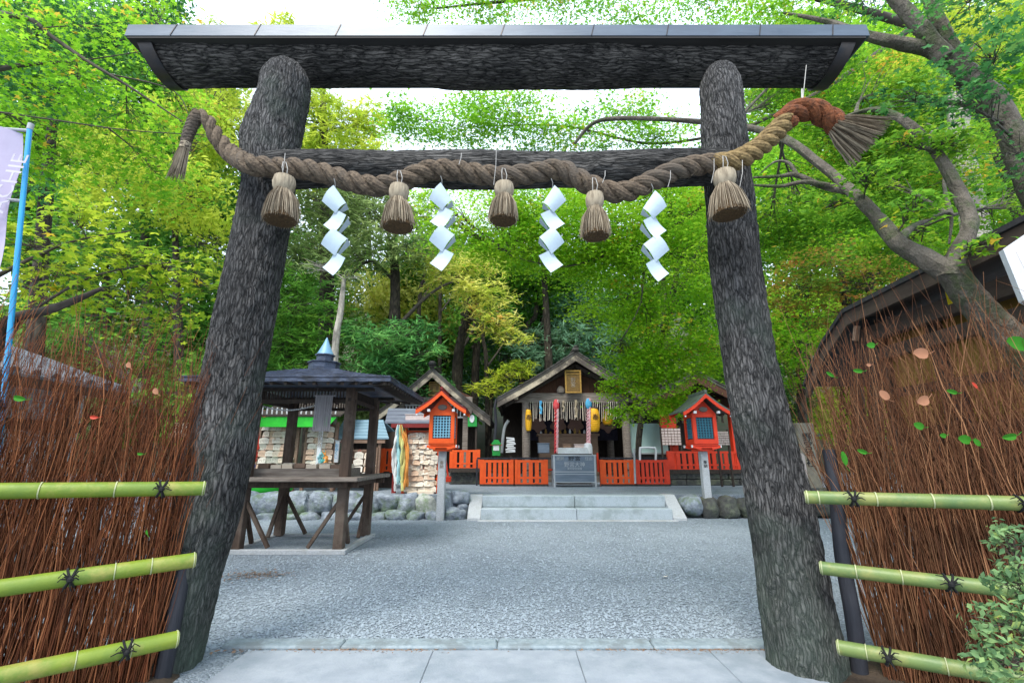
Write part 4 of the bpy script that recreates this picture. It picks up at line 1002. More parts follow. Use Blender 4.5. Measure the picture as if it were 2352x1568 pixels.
lantern(1011, 1195, 1036, 'orange-red lantern with bright blue lattice on a stone post, left of the steps', dict(paint=M['vermilion'], roof=M['darkred'], lat=M['lattice']), False)
lantern(1629, 1188, 1036, 'red lantern with grey-green roof and dark lattice, right of the steps', dict(paint=M['redpaint'], roof=M['green_roof'], lat=M['lattice2']), True)

# ================================================================ RED PICKET FENCES
def red_fence(x0p, x1p, yb, yt, Y, n, mat, label, z0=None, plinth=True, yaw=0.0, top_slots=True, posts=None):
    a = P(x0p, yb, Y); b = P(x1p, yb, Y + yaw); z1 = P(x0p, yt, Y).z; z0 = a.z if z0 is None else z0
    t = thing('picket_fence', label, 'fence', ((a.x + b.x) / 2, Y, z0), 'red picket fences round the shrines')
    L = math.hypot(b.x - a.x, b.y - a.y); ang = math.atan2(b.y - a.y, b.x - a.x)
    rot = Matrix.Rotation(ang, 3, 'Z'); o = Vector((a.x, a.y, 0)); h = z1 - z0
    def bx(m, u0, u1, d0, d1, za, zb):
        c = rot @ Vector(((u0 + u1) / 2, (d0 + d1) / 2, 0)) + o; m.box((c.x, c.y, (za + zb) / 2), (u1 - u0, d1 - d0, zb - za), rot)
    m = MB(); pitch = L / n
    for k in range(n): bx(m, k * pitch + 0.0 + pitch * .18, (k + 1) * pitch - pitch * .18, 0, 0.035, z0 + .01, z1 - .002)
    m.build('pickets', mat, t)
    for (f0, f1, nm) in ((0.90, 1.0, 'top_rail'), (0.25, 0.33, 'middle_rail'), (0.02, 0.09, 'bottom_rail')):
        m = MB(); bx(m, 0.0, L, -0.004, 0.030, z0 + h * f0, z0 + h * f1 + (0.002 if f1 == 1 else 0)); m.build('rail', mat, t)
    for u in (posts or (0.0, L)):
        m = MB(); bx(m, u - .055, u + .055, -0.012, 0.085, z0 - .02, z1 + 0.012); m.build('post', mat, t)
    if plinth:
        m = MB(); bx(m, -0.05, L + .05, -0.05, 0.12, z0 - 0.09, z0 + 0.03); m.build('sill', M['woodd'], t)
    return t
YF = 13.9
red_fence(1106, 1178, 1116, 1056, YF, 6, M['vermilion'], 'orange picket fence panel left of the offering box, farther from it', z0=TZ + .03)
red_fence(1184, 1255, 1116, 1056, YF, 5, M['vermilion'], 'orange picket fence panel left of the offering box, next to it', z0=TZ + .03)
red_fence(1384, 1458, 1118, 1056, YF, 6, M['vermilion'], 'orange picket fence panel right of the offering box, next to it', z0=TZ + .03)
red_fence(1464, 1536, 1118, 1056, YF, 7, M['redpaint'], 'red picket fence panel right of the offering box, at the corner', z0=TZ + .03)
red_fence(1540, 1790, 1086, 1036, 14.2, 18, M['redpaint'], 'long red picket fence on the stone plinth behind the right lantern', z0=0.87)
red_fence(1036, 1098, 1078, 1033, 14.6, 4, M['vermilion'], 'short orange picket fence just right of the left lantern', z0=0.90)
red_fence(874, 900, 1082, 1030, 12.6, 2, M['vermilion'], 'narrow orange fence piece seen beside the pavilion', z0=0.88, plinth=False)
m = MB(); m.box((P(1066, 1100, 14.7).x, 14.95, 0.66), (0.95, 0.35, 0.45), bev=.03)
o = m.build('stone_plinth', M['boulder_d']); tag(o, 'low dark stone base beneath the short orange fence near the left lantern', 'stone wall')
m = MB(); a = P(1255, 1078, 14.0); b = P(1274, 1078, 14.0); m.bar(a, b, .05, .05); o = m.build('link_rail', M['redpaint']); tag(o, 'short red rail between the orange fence and the offering box', 'rail')
m = MB(); a = P(1372, 1040, 13.95); b = P(1374, 1082, 13.95); m.tube([a, b, P(1384, 1083, 13.95)], .03, 8); o = m.build('link_rail', M['redpaint']); tag(o, 'bent red rail on the right side of the offering box', 'rail')
# black railing standing behind the orange panels
rt = thing('black_railing', 'low black railing behind the orange fence panels', 'railing', (1.5, 14.3, TZ))
for (xa, xb) in ((1096, 1268), (1378, 1536)):
    m = MB(); A = P(xa, 1052, 14.25); B = P(xb, 1052, 14.25); zt = A.z
    m.bar(A, B, .06, .05); m.bar((A.x, 14.25, zt - .35), (B.x, 14.25, zt - .35), .05, .04); m.build('rail', M['blackpost'], rt)
    k = 9
    for i in range(k):
        x = A.x + (B.x - A.x) * i / (k - 1); m = MB(); m.box((x, 14.25, (zt + TZ) / 2 - .015), (.05, .06, zt - TZ - .03)); m.build('post', M['blackpost'], rt)

# ================================================================ OFFERING BOX
a = P(1272, 1120, 13.5); b = P(1370, 1120, 13.5); W = b.x - a.x; X = (a.x + b.x) / 2; Y0 = 13.45
ob_ = thing('offering_box', 'blue-grey metal offering box with pale lettering in front of the main shrine', 'offering box', (X, 13.7, TZ))
z = lambda y: P(1320, y, 13.45).z
m = MB(); m.box((X, Y0 + .30, (z(1046) + z(1098)) / 2), (W - .04, .58, z(1046) - z(1098))); m.build('body', M['steel'], ob_)
m = MB(); m.box((X, Y0 + .005, z(1046) + 0.01), (W + .04, .03, .035)); m.box((X, Y0 + .008, z(1083)), (W, .02, .02)); m.box((X, Y0 + .008, z(1088.5)), (W, .02, .015)); m.box((X, Y0 + .008, z(1107)), (W, .02, .02)); m.box((X, Y0 + .30, z(1046) + 0.012), (W + .02, .50, .02)); m.build('trim', M['steel_l'], ob_)
m = MB(); m.box((X, Y0 + .30, (z(1090) + z(1107)) / 2), (W - .02, .56, z(1090) - z(1107))); m.build('lower_panel', M['steel'], ob_)
for s in (-1, 1):
    for q in (0.03, 0.55): m = MB(); m.box((X + s * (W / 2 - .02), Y0 + q, (TZ + z(1046)) / 2), (.05, .05, z(1046) - TZ)); m.build('leg', M['steel_l'], ob_)
m = MB(); m.prism([(X - W * .38, Y0 + .12, z(1046) + .02), (X + W * .38, Y0 + .12, z(1046) + .02), (X + W * .36, Y0 + .30, z(1028)), (X - W * .36, Y0 + .30, z(1028))], (0, .02, .01)); m.build('back_plate', M['granite'], ob_)
m = MB()
for i in range(7): m.bar((X - W * .42, Y0 + .05 + i * .075, z(1046) + .04), (X + W * .42, Y0 + .05 + i * .075, z(1046) + .04), .02, .03)
m.build('grille', M['woodd'], ob_)
text('\u8b1d\u8b1d', 0.11, (X - W * .34, Y0 - .002, z(1053)), M['steel_l'], ob_); text('\u91ce\u5bae', 0.13, (X, Y0 - .003, z(1053)), M['ink'], ob_, sx=1.4); text('\u4f4f\u7531', 0.11, (X + W * .34, Y0 - .002, z(1053)), M['steel_l'], ob_)
text('\u91ce\u5bae\u5927\u795e', 0.15, (X, Y0 - .002, z(1067)), M['steel_l'], ob_); text('\u5bb6\u5185\u5b89\u5168\u826f\u7e01', 0.07, (X, Y0 - .002, z(1076)), M['steel_l'], ob_)
m = MB(); m.box((X, Y0 + .3, TZ + .10), (W * .8, .3, .06)); m.box((X, Y0 + .3, TZ + .18), (W * .4, .3, .05)); m.build('lower_shelf', M['woodg'], ob_)

# ================================================================ SHRINE HALLS
def gable_hall(name, label, ap, el, Ye, depth, bow, cov, roofmat, bargemat, barge_h=0.21, right_el=None, capmat=None, raft=0.30):
    """ap apex pixel, el left eave tip pixel, Ye distance of the front roof edge"""
    A = P(ap[0], ap[1], Ye); E = P(el[0], el[1], Ye); hw = A.x - E.x; X = A.x; za, ze = A.z, E.z
    t = thing(name, label, 'shrine hall', (X, Ye + 0.6, TZ))
    def pr(u): return za - (za - ze) * (u + bow * math.sin(math.pi * u))
    N_ = 12; rm = MB(); bg_ = {-1: MB(), 1: MB()}; rf = MB()
    for s in (-1, 1):
        for i in range(N_):
            u0, u1 = i / N_, (i + 1) / N_
            a = (X + s * hw * u0, Ye, pr(u0)); b = (X + s * hw * u1, Ye, pr(u1))
            c = (b[0], b[1], b[2] - .11); d = (a[0], a[1], a[2] - .11)
            rm.prism([a, b, c, d], (0, depth, 0))
            st_ = 0.035
            mid = [(a[0], Ye - .02, a[2] + .002), ((b[0]), Ye - .02, b[2] + st_ * .2 + .012), (b[0], Ye - .02, b[2] - .03), (a[0], Ye - .02, a[2] - .035)]
            rm.prism([(p[0], p[1], p[2] + .02) for p in mid], (0, depth + .03, 0))
            bt = .115
            a2 = (a[0], Ye + .015, a[2] - bt); b2 = (b[0], Ye + .015, b[2] - bt)
            c2 = (b[0], Ye + .015, b[2] - bt - barge_h * (1 - .15 * u1)); d2 = (a[0], Ye + .015, a[2] - bt - barge_h * (1 - .15 * u0))
            bg_[s].prism([a2, b2, c2, d2], (0, .07, 0))
        k = int(depth / raft)
        for i in range(k):
            y = Ye + .15 + i * raft
            pts = [(X + s * hw * u, y, pr(u) - .16) for u in (0.02, .25, .5, .75, .985)]
            for p, q in zip(pts, pts[1:]): rf.bar(p, q, .06, .07)
    rm.build('roof', roofmat, t); bg_[-1].build('bargeboard', bargemat, t); bg_[1].build('bargeboard', bargemat, t); rf.build('rafters', M['woodd'], t)
    m = MB(); m.box((X, Ye + depth / 2 - .02, za + .06), (.20, depth + .10, .13), bev=.03); m.box((X, Ye + depth / 2 - .02, za + .15), (.12, depth + .12, .06), bev=.02)
    m.build('ridge', capmat or roofmat, t)
    return t, X, hw, za, ze, pr
# main shrine
ms_, X, hw, za, ze, pr = gable_hall('main_shrine', 'open-fronted main shrine hall with a bark-shingled gable, behind the offering box', (1322, 806), (1142, 914), 14.75, 4.6, 0.035, 0, M['bark_roof'], M['barge'])
YP = 15.25
zb0, zb1 = P(1322, 924, YP).z, P(1322, 903, YP).z
xl_, xr_ = P(1208, 950, YP).x, P(1436, 950, YP).x
for (x, y) in ((xl_, YP), (xr_, YP), (xl_ + .05, 17.6), (xr_ - .05, 17.6)):
    m = MB(); m.tube([(x, y, TZ + .05), (x, y, zb0)], [.135, .13], 18); m.tube([(x, y, TZ - .02), (x, y, TZ + .12)], [.2, .17], 12); m.build('post', M['woodg'], ms_, smooth=True)
m = MB(); m.box((X, YP, (zb0 + zb1) / 2), (xr_ - xl_ + .9, .16, zb1 - zb0)); m.build('tie_beam', M['woodg'], ms_)
for x in (xl_, xr_):
    m = MB(); m.box((x, (YP + 17.6) / 2, (zb0 + zb1) / 2 - .01), (.15, 17.6 - YP, zb1 - zb0 - .03)); m.build('side_beam', M['woodd'], ms_)
    m = MB(); m.box((x + (-.33 if x < X else .33), 14.98, pr(.72) - .30), (.14, .30, .24), bev=.02); m.build('purlin_end', M['barge'], ms_)
m = MB(); m.prism([(X - hw * .80, YP + .10, zb1 - .02), (X + hw * .80, YP + .10, zb1 - .02), (X, YP + .10, za - .35)], (0, .06, 0)); m.build('gable_wall', M['woodr'], ms_)
for s in (-1, 1):
    m = MB(); m.bar((X, YP - .02, za - .52), (X + s * hw * .78, YP - .02, zb1 + .02), .08, .16); m.bar((X, YP - .16, za - .42), (X + s * hw * .9, YP - .16, pr(.9) - .34), .06, .12); m.build('gable_strut', M['woodd'], ms_)
    m = MB(); m.bar((X + s * hw * .97, 14.9, ze - .12), (X + s * hw * .97, 19.2, ze - .12), .10, .14); m.build('eave_beam', M['woodd'], ms_)
m = MB(); q = P(1288, 893, YP - .1); m.lathe(q - Vector((0, 0, .12)), [(.11, 0), (.14, .05), (.12, .14), (.05, .22)], 14, sy=.5); m.build('carved_ornament', M['woodg'], ms_, smooth=True)
m = MB(); m.box((X, 18.3, 1.9), (hw * 1.9, .08, 3.4)); m.build('back_wall', M['woodd'], ms_)
m = MB(); m.box((X, 17.3, TZ + .10), (hw * 1.5, 2.4, .22)); m.build('floor', M['woodg'], ms_)
# curtain, crests, altar and its boxes
m = MB(); n = 60; vs = []
for i in range(n + 1):
    x = xl_ - .1 + (xr_ - xl_ + .2) * i / n
    for z_ in (1.85, 3.1): vs.append((x, 17.0 + .05 * math.sin(i * .9), z_))
m.add(vs, [(2 * i, 2 * i + 1, 2 * i + 3, 2 * i + 2) for i in range(n)]); cur = m.build('curtain', M['cloth_d'], ms_, smooth=True)
for px in (1236, 1282, 1322, 1396):
    c = P(px, 975, 16.9); mm = MB(); vs = [c]; n = 30
    for j in range(n):
        an = 2 * math.pi * j / n; r = .27 * (1 + .16 * math.cos(5 * an + 1.57)); vs.append(c + Vector((r * math.cos(an), 0, r * math.sin(an))))
    mm.add(vs, [(0, 1 + j, 1 + (j + 1) % n) for j in range(n)])
    mm.build('crest', M['crest'], cur)
al = thing('altar', 'long wooden altar with small boxes inside the main shrine', 'altar', (X, 16.5, TZ))
aw = P(1372, 1000, 16.4).x - P(1238, 1000, 16.4).x; ax_ = (P(1372, 1000, 16.4).x + P(1238, 1000, 16.4).x) / 2
zt = P(1300, 998, 16.4).z
m = MB(); m.box((ax_, 16.6, (zt + TZ) / 2 + .1), (aw, .5, zt - TZ - .25)); m.build('front', M['altar'], al)
m = MB(); m.box((ax_, 16.6, zt), (aw + .12, .62, .07)); m.box((ax_, 16.34, zt - .42), (aw, .06, .05)); m.build('top_board', M['altar'], al)
for i in range(12):
    m = MB(); xx = ax_ - aw * .46 + aw * .92 * i / 11; h = random.uniform(.08, .2); m.lathe((xx, 16.55, zt + .036), [(.03, 0), (.045, h * .4), (.02, h)], 8); m.build('vessel', M['gold'] if i % 3 else M['white'], al)
def box_thing(px0, py0, px1, py1, Y, dep_, mat, name, label, cat):
    a = P(px0, py1, Y); b = P(px1, py0, Y); c = (a + b) / 2
    m = MB(); m.box((c.x, Y + dep_ / 2, c.z), (b.x - a.x, dep_, b.z - a.z), bev=min(.012, (b.z - a.z) * .1)); m.box((c.x, Y + dep_ / 2, b.z + .006), (b.x - a.x + .03, dep_ + .03, .016)); o = m.build(name, mat); tag(o, label, cat); return o
box_thing(1293, 1020, 1312, 1030, 15.6, .25, M['altar'], 'wooden_box', 'small tan wooden box behind the offering box, left of the pale one', 'box')
box_thing(1320, 1020, 1350, 1030, 15.6, .25, M['slip'], 'wooden_box', 'pale flat box behind the offering box, right of the tan one', 'box')
box_thing(1236, 1018, 1262, 1040, 14.9, .3, M['steel'], 'storage_box', 'blue-grey covered box behind the orange fence, just left of the offering box', 'box')
# name plaques
def plaque(par, x0, y0, x1, y1, Y, body, tmat):
    a = P(x0, y1, Y); b = P(x1, y0, Y); c = (a + b) / 2; w_, h_ = b.x - a.x, b.z - a.z
    m = MB(); m.box((c.x, Y, c.z), (w_, .05, h_)); f = m.build('name_plaque', M['goldd'], par)
    m = MB()
    for s in (-1, 1): m.box((c.x + s * (w_ / 2), Y - .02, c.z), (w_ * .10, .07, h_ * 1.04)); m.box((c.x, Y - .023, c.z + s * h_ / 2), (w_ * 1.10, .07, h_ * .06))
    m.box((c.x, Y - .02, c.z + h_ * .36), (w_, .055, h_ * .03)); m.build('plaque_frame', M['gold'], f)
    o = text(body, h_ * .24, (c.x, Y - .032, c.z - h_ * .05), tmat, f)
    for i in range(5): pass
plaque(ms_, 1300, 852, 1332, 901, YP - .28, '\u91ce\n\u5bae', M['barge'])
# fringe of hanging strips
fr_ = thing('hanging_fringe', 'row of thin hanging strips below the tie beam of the main shrine', 'fringe', (X, YP - .12, zb0))
rs_ = random.Random(4)
for i in range(44):
    px = 1214 + 4.95 * i; L0 = rs_.uniform(38, 46); a = P(px, 922, YP - .12); b = P(px + rs_.uniform(-2, 2), 922 + L0, YP - .12)
    m = MB(); m.bar(a, b, .022, .006, tone=rs_.random() * .9 + .01); m.build('strip', M['fringe'], fr_)
# bell ropes
def bellrope(px, y0, y1, Y, cm, ctop, label, bib):
    t = thing('bell_rope', label, 'bell rope', P(px, y1, Y), 'bell ropes before the main shrine')
    a, b = P(px, y0, Y), P(px - 1, y1, Y)
    m = MB(); path = [a.lerp(b, i / 30) for i in range(31)]; twisted(m, path, lambda u: .055, 7, strands=2, sfn=8); m.build('twisted_cloth', cm, t, smooth=True)
    m = MB(); path = [p + Vector((.05, -.03, 0)) for p in path]; m.tube(path, .034, 8, fn=lambda i, an, p: 1 + .2 * math.sin(i * 2.2)); m.build('white_cord', M['pinkcloth'], t, smooth=True)
    m = MB(); m.lathe(a + Vector((0, -.02, -.34)), [(.03, 0), (.09, .08), (.10, .2), (.05, .34)], 14, sy=.6); m.build('ribbon_bow', ctop, t, smooth=True)
    if bib: m = MB(); m.lathe(b + Vector((0, -.03, -.35)), [(.13, 0), (.13, .25), (.11, .34), (.06, .36)], 14); m.build('white_sleeve', M['white'], t, smooth=True)
    return t
bellrope(1277, 918, 1040, 14.2, M['redcloth'], M['redcloth'], 'red and white twisted bell rope at the left of the main shrine front', False)
bellrope(1351, 915, 1018, 14.2, M['pinkcloth'], M['bluecloth'], 'pink and white bell rope with a blue bow and white sleeve at the right', True)
def streamer(px, y0, y1, Y, mat, label, w_=.05):
    a, b = P(px, y0, Y), P(px + 2, y1, Y); m = MB(); k = 8
    m.tube([a.lerp(b, i / k) + Vector((.015 * math.sin(i * 1.4), 0, 0)) for i in range(k + 1)], [w_ * (.4 + .6 * abs(math.sin(i * .9 + .6))) for i in range(k + 1)], 8); o = m.build('paper_charm', mat, smooth=True); tag(o, label, 'charm')
streamer(1241, 920, 950, YP - .2, M['bluecloth'], 'small blue hanging charm at the left of the fringe')
streamer(1293, 920, 945, YP - .2, M['straw'], 'small tan hanging charm just right of the red bell rope', .04)
streamer(1322, 918, 958, YP - .2, M['olive'] if 'olive' in M else M['straw'], 'longer tan hanging charm in the middle of the fringe', .05)
# yellow paper lanterns
def ylantern(px, y0, y1, wpx, Y, label):
    a = P(px, y1, Y); b = P(px, y0, Y); h = b.z - a.z; r = wpx * mpp((y0 + y1) / 2, Y) / 2
    t = thing('paper_lantern', label, 'paper lantern', a, 'yellow lanterns under the main shrine roof')
    m = MB(); pf = []
    for i in range(25):
        u = i / 24; pf.append((r * (0.55 + .45 * math.sin(math.pi * u) ** .5) * (1 - .035 * (i % 2)), h * u))
    m.lathe(a, pf, 24); m.build('shade', M['yellow'], t, smooth=False)
    m = MB(); m.lathe(a + Vector((0, 0, -.03)), [(r * .5, 0), (r * .6, .04)], 20); m.lathe(b + Vector((0, 0, -.01)), [(r * .6, 0), (r * .5, .05)], 20); m.build('rim', M['woodd'], t)
    m = MB(); m.tube([b, b + Vector((0, 0, .25))], .008, 5); m.build('hook', M['woodd'], t)
    text('\u5949', h * .30, (a.x + r * .1, a.y - r * 1.0, a.z + h * .6), M['woodr'], t, ext=.004)
ylantern(1214, 940, 990, 15, 15.0, 'narrow yellow paper lantern hanging by the left post of the main shrine')
ylantern(1366, 938, 992, 27, 15.0, 'large bright yellow paper lantern hanging right of the blue-bowed bell rope')
ylantern(1396, 940, 976, 26, 15.6, 'yellow paper lantern partly behind maple leaves, farthest right')
# downpipe with rain chain at the left eave
m = MB(); pts = [P(1141, 916, 14.9), P(1137, 935, 14.9), P(1139, 975, 14.9), P(1133, 1040, 14.9)]; m.tube(catmull([tuple(p) for p in pts], 5), .045, 8)
o = m.build('downpipe', M['blackpost'], ms_, smooth=True)
m = MB(); pts = [P(1168, 965, 15.2), P(1158, 985, 15.2), P(1152, 1040, 15.2)]; m.tube(catmull([tuple(p) for p in pts], 5), .05, 8); m.build('downpipe', M['clip'], ms_, smooth=True)
# left shrine
ls_, X, hw, za, ze, pr = gable_hall('side_shrine', 'smaller shrine hall with a dark gable, left of the main shrine', (993, 845), (850, 958), 14.9, 3.8, 0.03, 0, M['bark_roof'], M['barge'], 0.19)
zl0, zl1 = P(1000, 928, 15.4).z, P(1000, 912, 15.4).z
for px in (922, 1070):
    x = P(px, 950, 15.4).x; m = MB(); m.box((x, 15.4, (TZ + zl1) / 2), (.17, .17, zl1 - TZ)); m.build('post', M['woodg'], ls_)
    m = MB(); m.box((x, 17.9, (TZ + zl1) / 2), (.17, .17, zl1 - TZ)); m.build('post', M['woodg'], ls_)
m = MB(); m.box((X, 15.40, (zl0 + zl1) / 2), (hw * 1.35, .19, zl1 - zl0)); m.build('tie_beam', M['woodg'], ls_)
m = MB(); m.prism([(X - hw * .7, 15.5, zl1), (X + hw * .7, 15.5, zl1), (X, 15.5, za - .32)], (0, .06, 0)); m.build('gable_wall', M['woodr'], ls_)
m = MB(); z0_, z1_ = P(1000, 958, 15.45).z, P(1000, 930, 15.45).z; m.box((X, 15.56, (z0_ + z1_) / 2), (hw * 1.2, .04, z1_ - z0_)); m.build('screen_backing', M['woodd'], ls_)
m = MB()
for i in range(22): m.box((X - hw * .58 + hw * 1.16 * i / 21, 15.47, (z0_ + z1_) / 2), (.035, .04, z1_ - z0_))
m.box((X, 15.45, z1_), (hw * 1.2, .06, .05)); m.box((X, 15.45, z0_), (hw * 1.2, .06, .05)); m.build('slat_screen', M['plaster'], ls_)
m = MB(); m.box((X, 17.6, 1.5), (hw * 1.3, .08, 2.6)); m.build('back_wall', M['woodd'], ls_)
m = MB(); m.box((X, 16.6, TZ + .15), (hw * 1.4, 2.4, .3)); m.build('floor', M['woodg'], ls_)
plaque(ls_, 986, 878, 1010, 908, 15.3, '\u767d\n\u798f', M['gold'])
for s in (-1, 1):
    m = MB(); c = Vector((X + s * hw * .66, 14.95, pr(.66) - .33)); m.box(c, (.13, .2, .15), bev=.01); m.build('purlin_end', M['barge'], ls_)
m = MB(); c = P(993, 838, 14.85); m.lathe(c + Vector((0, 0, 0)), [(.12, 0), (.14, .06), (.08, .13)], 12); m.build('ridge_cap', M['roofblack'], ls_, smooth=True)
# third shrine
rs3, X, hw, za, ze, pr = gable_hall('side_shrine', 'dark reddish shrine hall half hidden between the maple and the right gate pillar', (1601, 852), (1470, 925), 14.6, 4.0, 0.03, 0, M['bark_roof'], M['woodr'], 0.26)
zl0, zl1 = P(1600, 935, 15.3).z, P(1600, 915, 15.3).z
for px in (1542, 1680):
    x = P(px, 950, 15.3).x; m = MB(); m.box((x, 15.3, (TZ + .4 + zl1) / 2), (.2, .2, zl1 - TZ)); m.build('post', M['redpaint'], rs3)
m = MB(); m.box((X, 15.3, (zl0 + zl1) / 2), (hw * 1.5, .18, zl1 - zl0)); m.build('tie_beam', M['woodr'], rs3)
m = MB(); m.prism([(X - hw * .75, 15.4, zl1), (X + hw * .75, 15.4, zl1), (X, 15.4, za - .32)], (0, .06, 0)); m.build('gable_wall', M['woodr'], rs3)
m = MB(); m.box((X, 17.2, 1.9), (hw * 1.5, .08, 3.0)); m.build('back_wall', M['woodd'], rs3)
m = MB()
for i in range(12): m.box((X - hw * .55 + hw * 1.1 * i / 11, 15.5, zl0 - .25), (.05, .05, .5))
m.build('slat_screen', M['woodg'], rs3)
m = MB(); m.box((P(1533, 970, 15.2).x, 15.2, P(1533, 968, 15.2).z), (.5, .12, .42)); m.build('red_panel', M['redpaint'], rs3)

# ================================================================ SMALL THINGS ON THE TERRACE
def hut(px, y0, y1, wpx, Y, label):
    a = P(px, y1, Y); b = P(px, y0, Y); w_ = wpx * mpp((y0 + y1) / 2, Y); h = b.z - a.z
    t = thing('miniature_shrine_box', label, 'small box', a)
    m = MB(); m.box((a.x, Y, a.z + h * .36), (w_ * .8, .3, h * .72)); m.build('body', M['green'], t)
    m = MB(); m.box((a.x, Y - .155, a.z + h * .48), (w_ * .6, .02, h * .32)); m.build('window', M['white'], t)
    m = MB(); m.prism([(a.x - w_ * .55, Y - .2, a.z + h * .7), (a.x + w_ * .55, Y - .2, a.z + h * .7), (a.x + w_ * .2, Y - .2, a.z + h), (a.x - w_ * .2, Y - .2, a.z + h)], (0, .4, 0)); m.build('roof', M['green'], t)
    m = MB(); m.prism([(a.x - w_ * .62, Y - .17, a.z + h * .67), (a.x + w_ * .62, Y - .17, a.z + h * .67), (a.x + w_ * .55, Y - .17, a.z + h * .72), (a.x - w_ * .55, Y - .17, a.z + h * .72)], (0, .34, 0)); m.build('eave_trim', M['vermilion'], t)
    m = MB(); m.box((a.x, Y, (a.z + TZ) / 2), (.08, .08, a.z - TZ)); m.build('stand', M['woodd'], t)
hut(1140, 1010, 1046, 22, 14.7, 'small green house-shaped box above the orange fence')
t = thing('notice_stack', 'stack of crumpled white fortune slips tied left of the main shrine post', 'paper slips', P(1173, 1040, 14.8))
m = MB()
for i in range(8): c = P(1173 + random.uniform(-2, 2), 1006 + i * 4.4, 14.8); m.box(c, (.27 + random.uniform(-.03, .03), .08, .045), Matrix.Rotation(random.uniform(-.12, .12), 3, 'Y'))
m.build('slips', M['white'], t)
m = MB(); c = P(1173, 1042, 14.85); m.box((c.x, 14.85, (c.z + TZ) / 2), (.06, .06, c.z - TZ)); m.build('stand', M['woodd'], t)
a = P(1085, 978, 15.0); m_ = thing('green_sign', 'green sign board with a white mark beside the left shrine', 'sign', a)
m = MB(); m.box((a.x, 15.0, P(1085, 961, 15).z), (.30, .05, .52), bev=.008); m.build('board', M['green'], m_)
m = MB(); vs = []; c = P(1084, 961, 14.96); mm = [(0.08 * math.cos(i * .628), -.012, .13 * math.sin(i * .628)) for i in range(10)]; m.prism([c + Vector(v) for v in mm], (0, .006, 0)); m.build('white_mark', M['white'], m_)
m = MB(); m.box((a.x + .12, 15.08, (a.z + TZ) / 2 + .3), (.06, .06, a.z - TZ + .6)); m.build('post', M['woodd'], m_)
# pale screen, paper slip racks, white hoop rail
t = thing('pale_screen', 'pale green-white screen standing behind the dark maple trunk', 'screen', P(1480, 1045, 15.6))
a, b = P(1434, 1040, 15.6), P(1530, 972, 15.6)
m = MB(); cx_ = (a.x + b.x) / 2; m.prism([(a.x + .1, 15.6, a.z + .15), (a.x + .3, 15.6, a.z), (b.x, 15.6, a.z), (b.x, 15.6, b.z), (a.x, 15.6, b.z), (a.x, 15.6, a.z + .35)], (0, .05, 0)); m.build('panel', M['bluegreen_panel'], t)
m = MB(); m.bar((a.x + .2, 15.58, a.z - .01), (b.x, 15.58, a.z - .01), .05, .05); m.build('bottom_rail', M['clip'], t)
for xx in (a.x + .25, b.x - .2): m = MB(); m.bar((xx, 15.62, a.z), (xx, 15.62, TZ), .05, .05); m.build('leg', M['clip'], t)
def sliprack(x0, y0, x1, y1, Y, label):
    a, b = P(x0, y1, Y), P(x1, y0, Y); t = thing('fortune_slip_rack', label, 'slip rack', ((a.x + b.x) / 2, Y, a.z))
    m = MB(); nx, nz = 6, 6; w_ = (b.x - a.x) / nx; h_ = (b.z - a.z) / nz
    for i in range(nx):
        for j in range(nz): m.box((a.x + w_ * (i + .5), Y + random.uniform(-.01, .01), a.z + h_ * (j + .5)), (w_ * .84, .02, h_ * .8), Matrix.Rotation(random.uniform(-.05, .05), 3, 'Y'))
    m.build('paper_slips', M['slip'], t)
    m = MB(); m.box(((a.x + b.x) / 2, Y + .02, (a.z + b.z) / 2), (b.x - a.x, .01, b.z - a.z)); m.build('backing', M['woodr'], t)
    m = MB()
    for x in (a.x, b.x): m.bar((x, Y + .04, TZ), (x, Y + .04, b.z + .05), .05, .05)
    m.build('stand', M['woodd'], t)
sliprack(1521, 983, 1562, 1022, 15.0, 'rack of pinkish fortune slips left of the right lantern')
sliprack(1650, 990, 1672, 1022, 13.6, 'rack of pale fortune slips between the right lantern and the gate pillar')
t = thing('hoop_rail', 'white metal hoop handrail behind the right fence panel', 'handrail', P(1480, 1060, 14.1))
m = MB(); pts = [P(1470, 1060, 14.1), P(1470, 1032, 14.1), P(1474, 1028, 14.1), P(1500, 1028, 14.1), P(1506, 1033, 14.1), P(1506, 1060, 14.1)]; m.tube(catmull([tuple(p) for p in pts], 4), .032, 10); m.build('hoop', M['white'], t, smooth=True)
# bamboo ladle pole leaning on fence
m = MB(); m.tube([P(1556 * .9378, 1110, 13.8), P(1556 * .9378 - 3, 1030, 13.8)], .03, 8); o = m.build('pale_stake', M['granite'], smooth=True); tag(o, 'thin pale stake standing at the joint of the right fence panels', 'stake')
# inscribed stone pillars at the right
a = P(1862, 1128, 11.4); t = thing('inscribed_pillar', 'tall tan stone pillar with black brushed characters behind the right gate pillar', 'stone pillar', (a.x, 11.4, TZ))
zt = P(1850, 972, 11.4).z
m = MB(); m.box((a.x, 11.4, (TZ + zt) / 2), (.42, .34, zt - TZ), bev=.02, taper=.94); m.build('shaft', M['stake'], t)
m = MB(); m.box((a.x, 11.4, TZ + .04), (.75, .6, .16), bev=.02); m.build('base', M['boulder_d'], t)
text('\u91ce\n\u5bae\n\u795e\n\u793e', .22, (a.x, 11.22, TZ + (zt - TZ) * .60), M['ink'], t, ext=.003)
a = P(1846, 1132, 10.95); t = thing('inscribed_stake', 'small round-topped pinkish stone with rows of black characters beside the right gate pillar', 'stone marker', (a.x, 10.95, TZ))
zt = P(1838, 1040, 10.95).z
m = MB(); prof = [(-.12, TZ - .05), (.12, TZ - .05), (.12, zt - .10)] + [(.12 * math.cos(i * .314), zt - .10 + .11 * math.sin(i * .314)) for i in range(1, 10)] + [(-.12, zt - .10)]
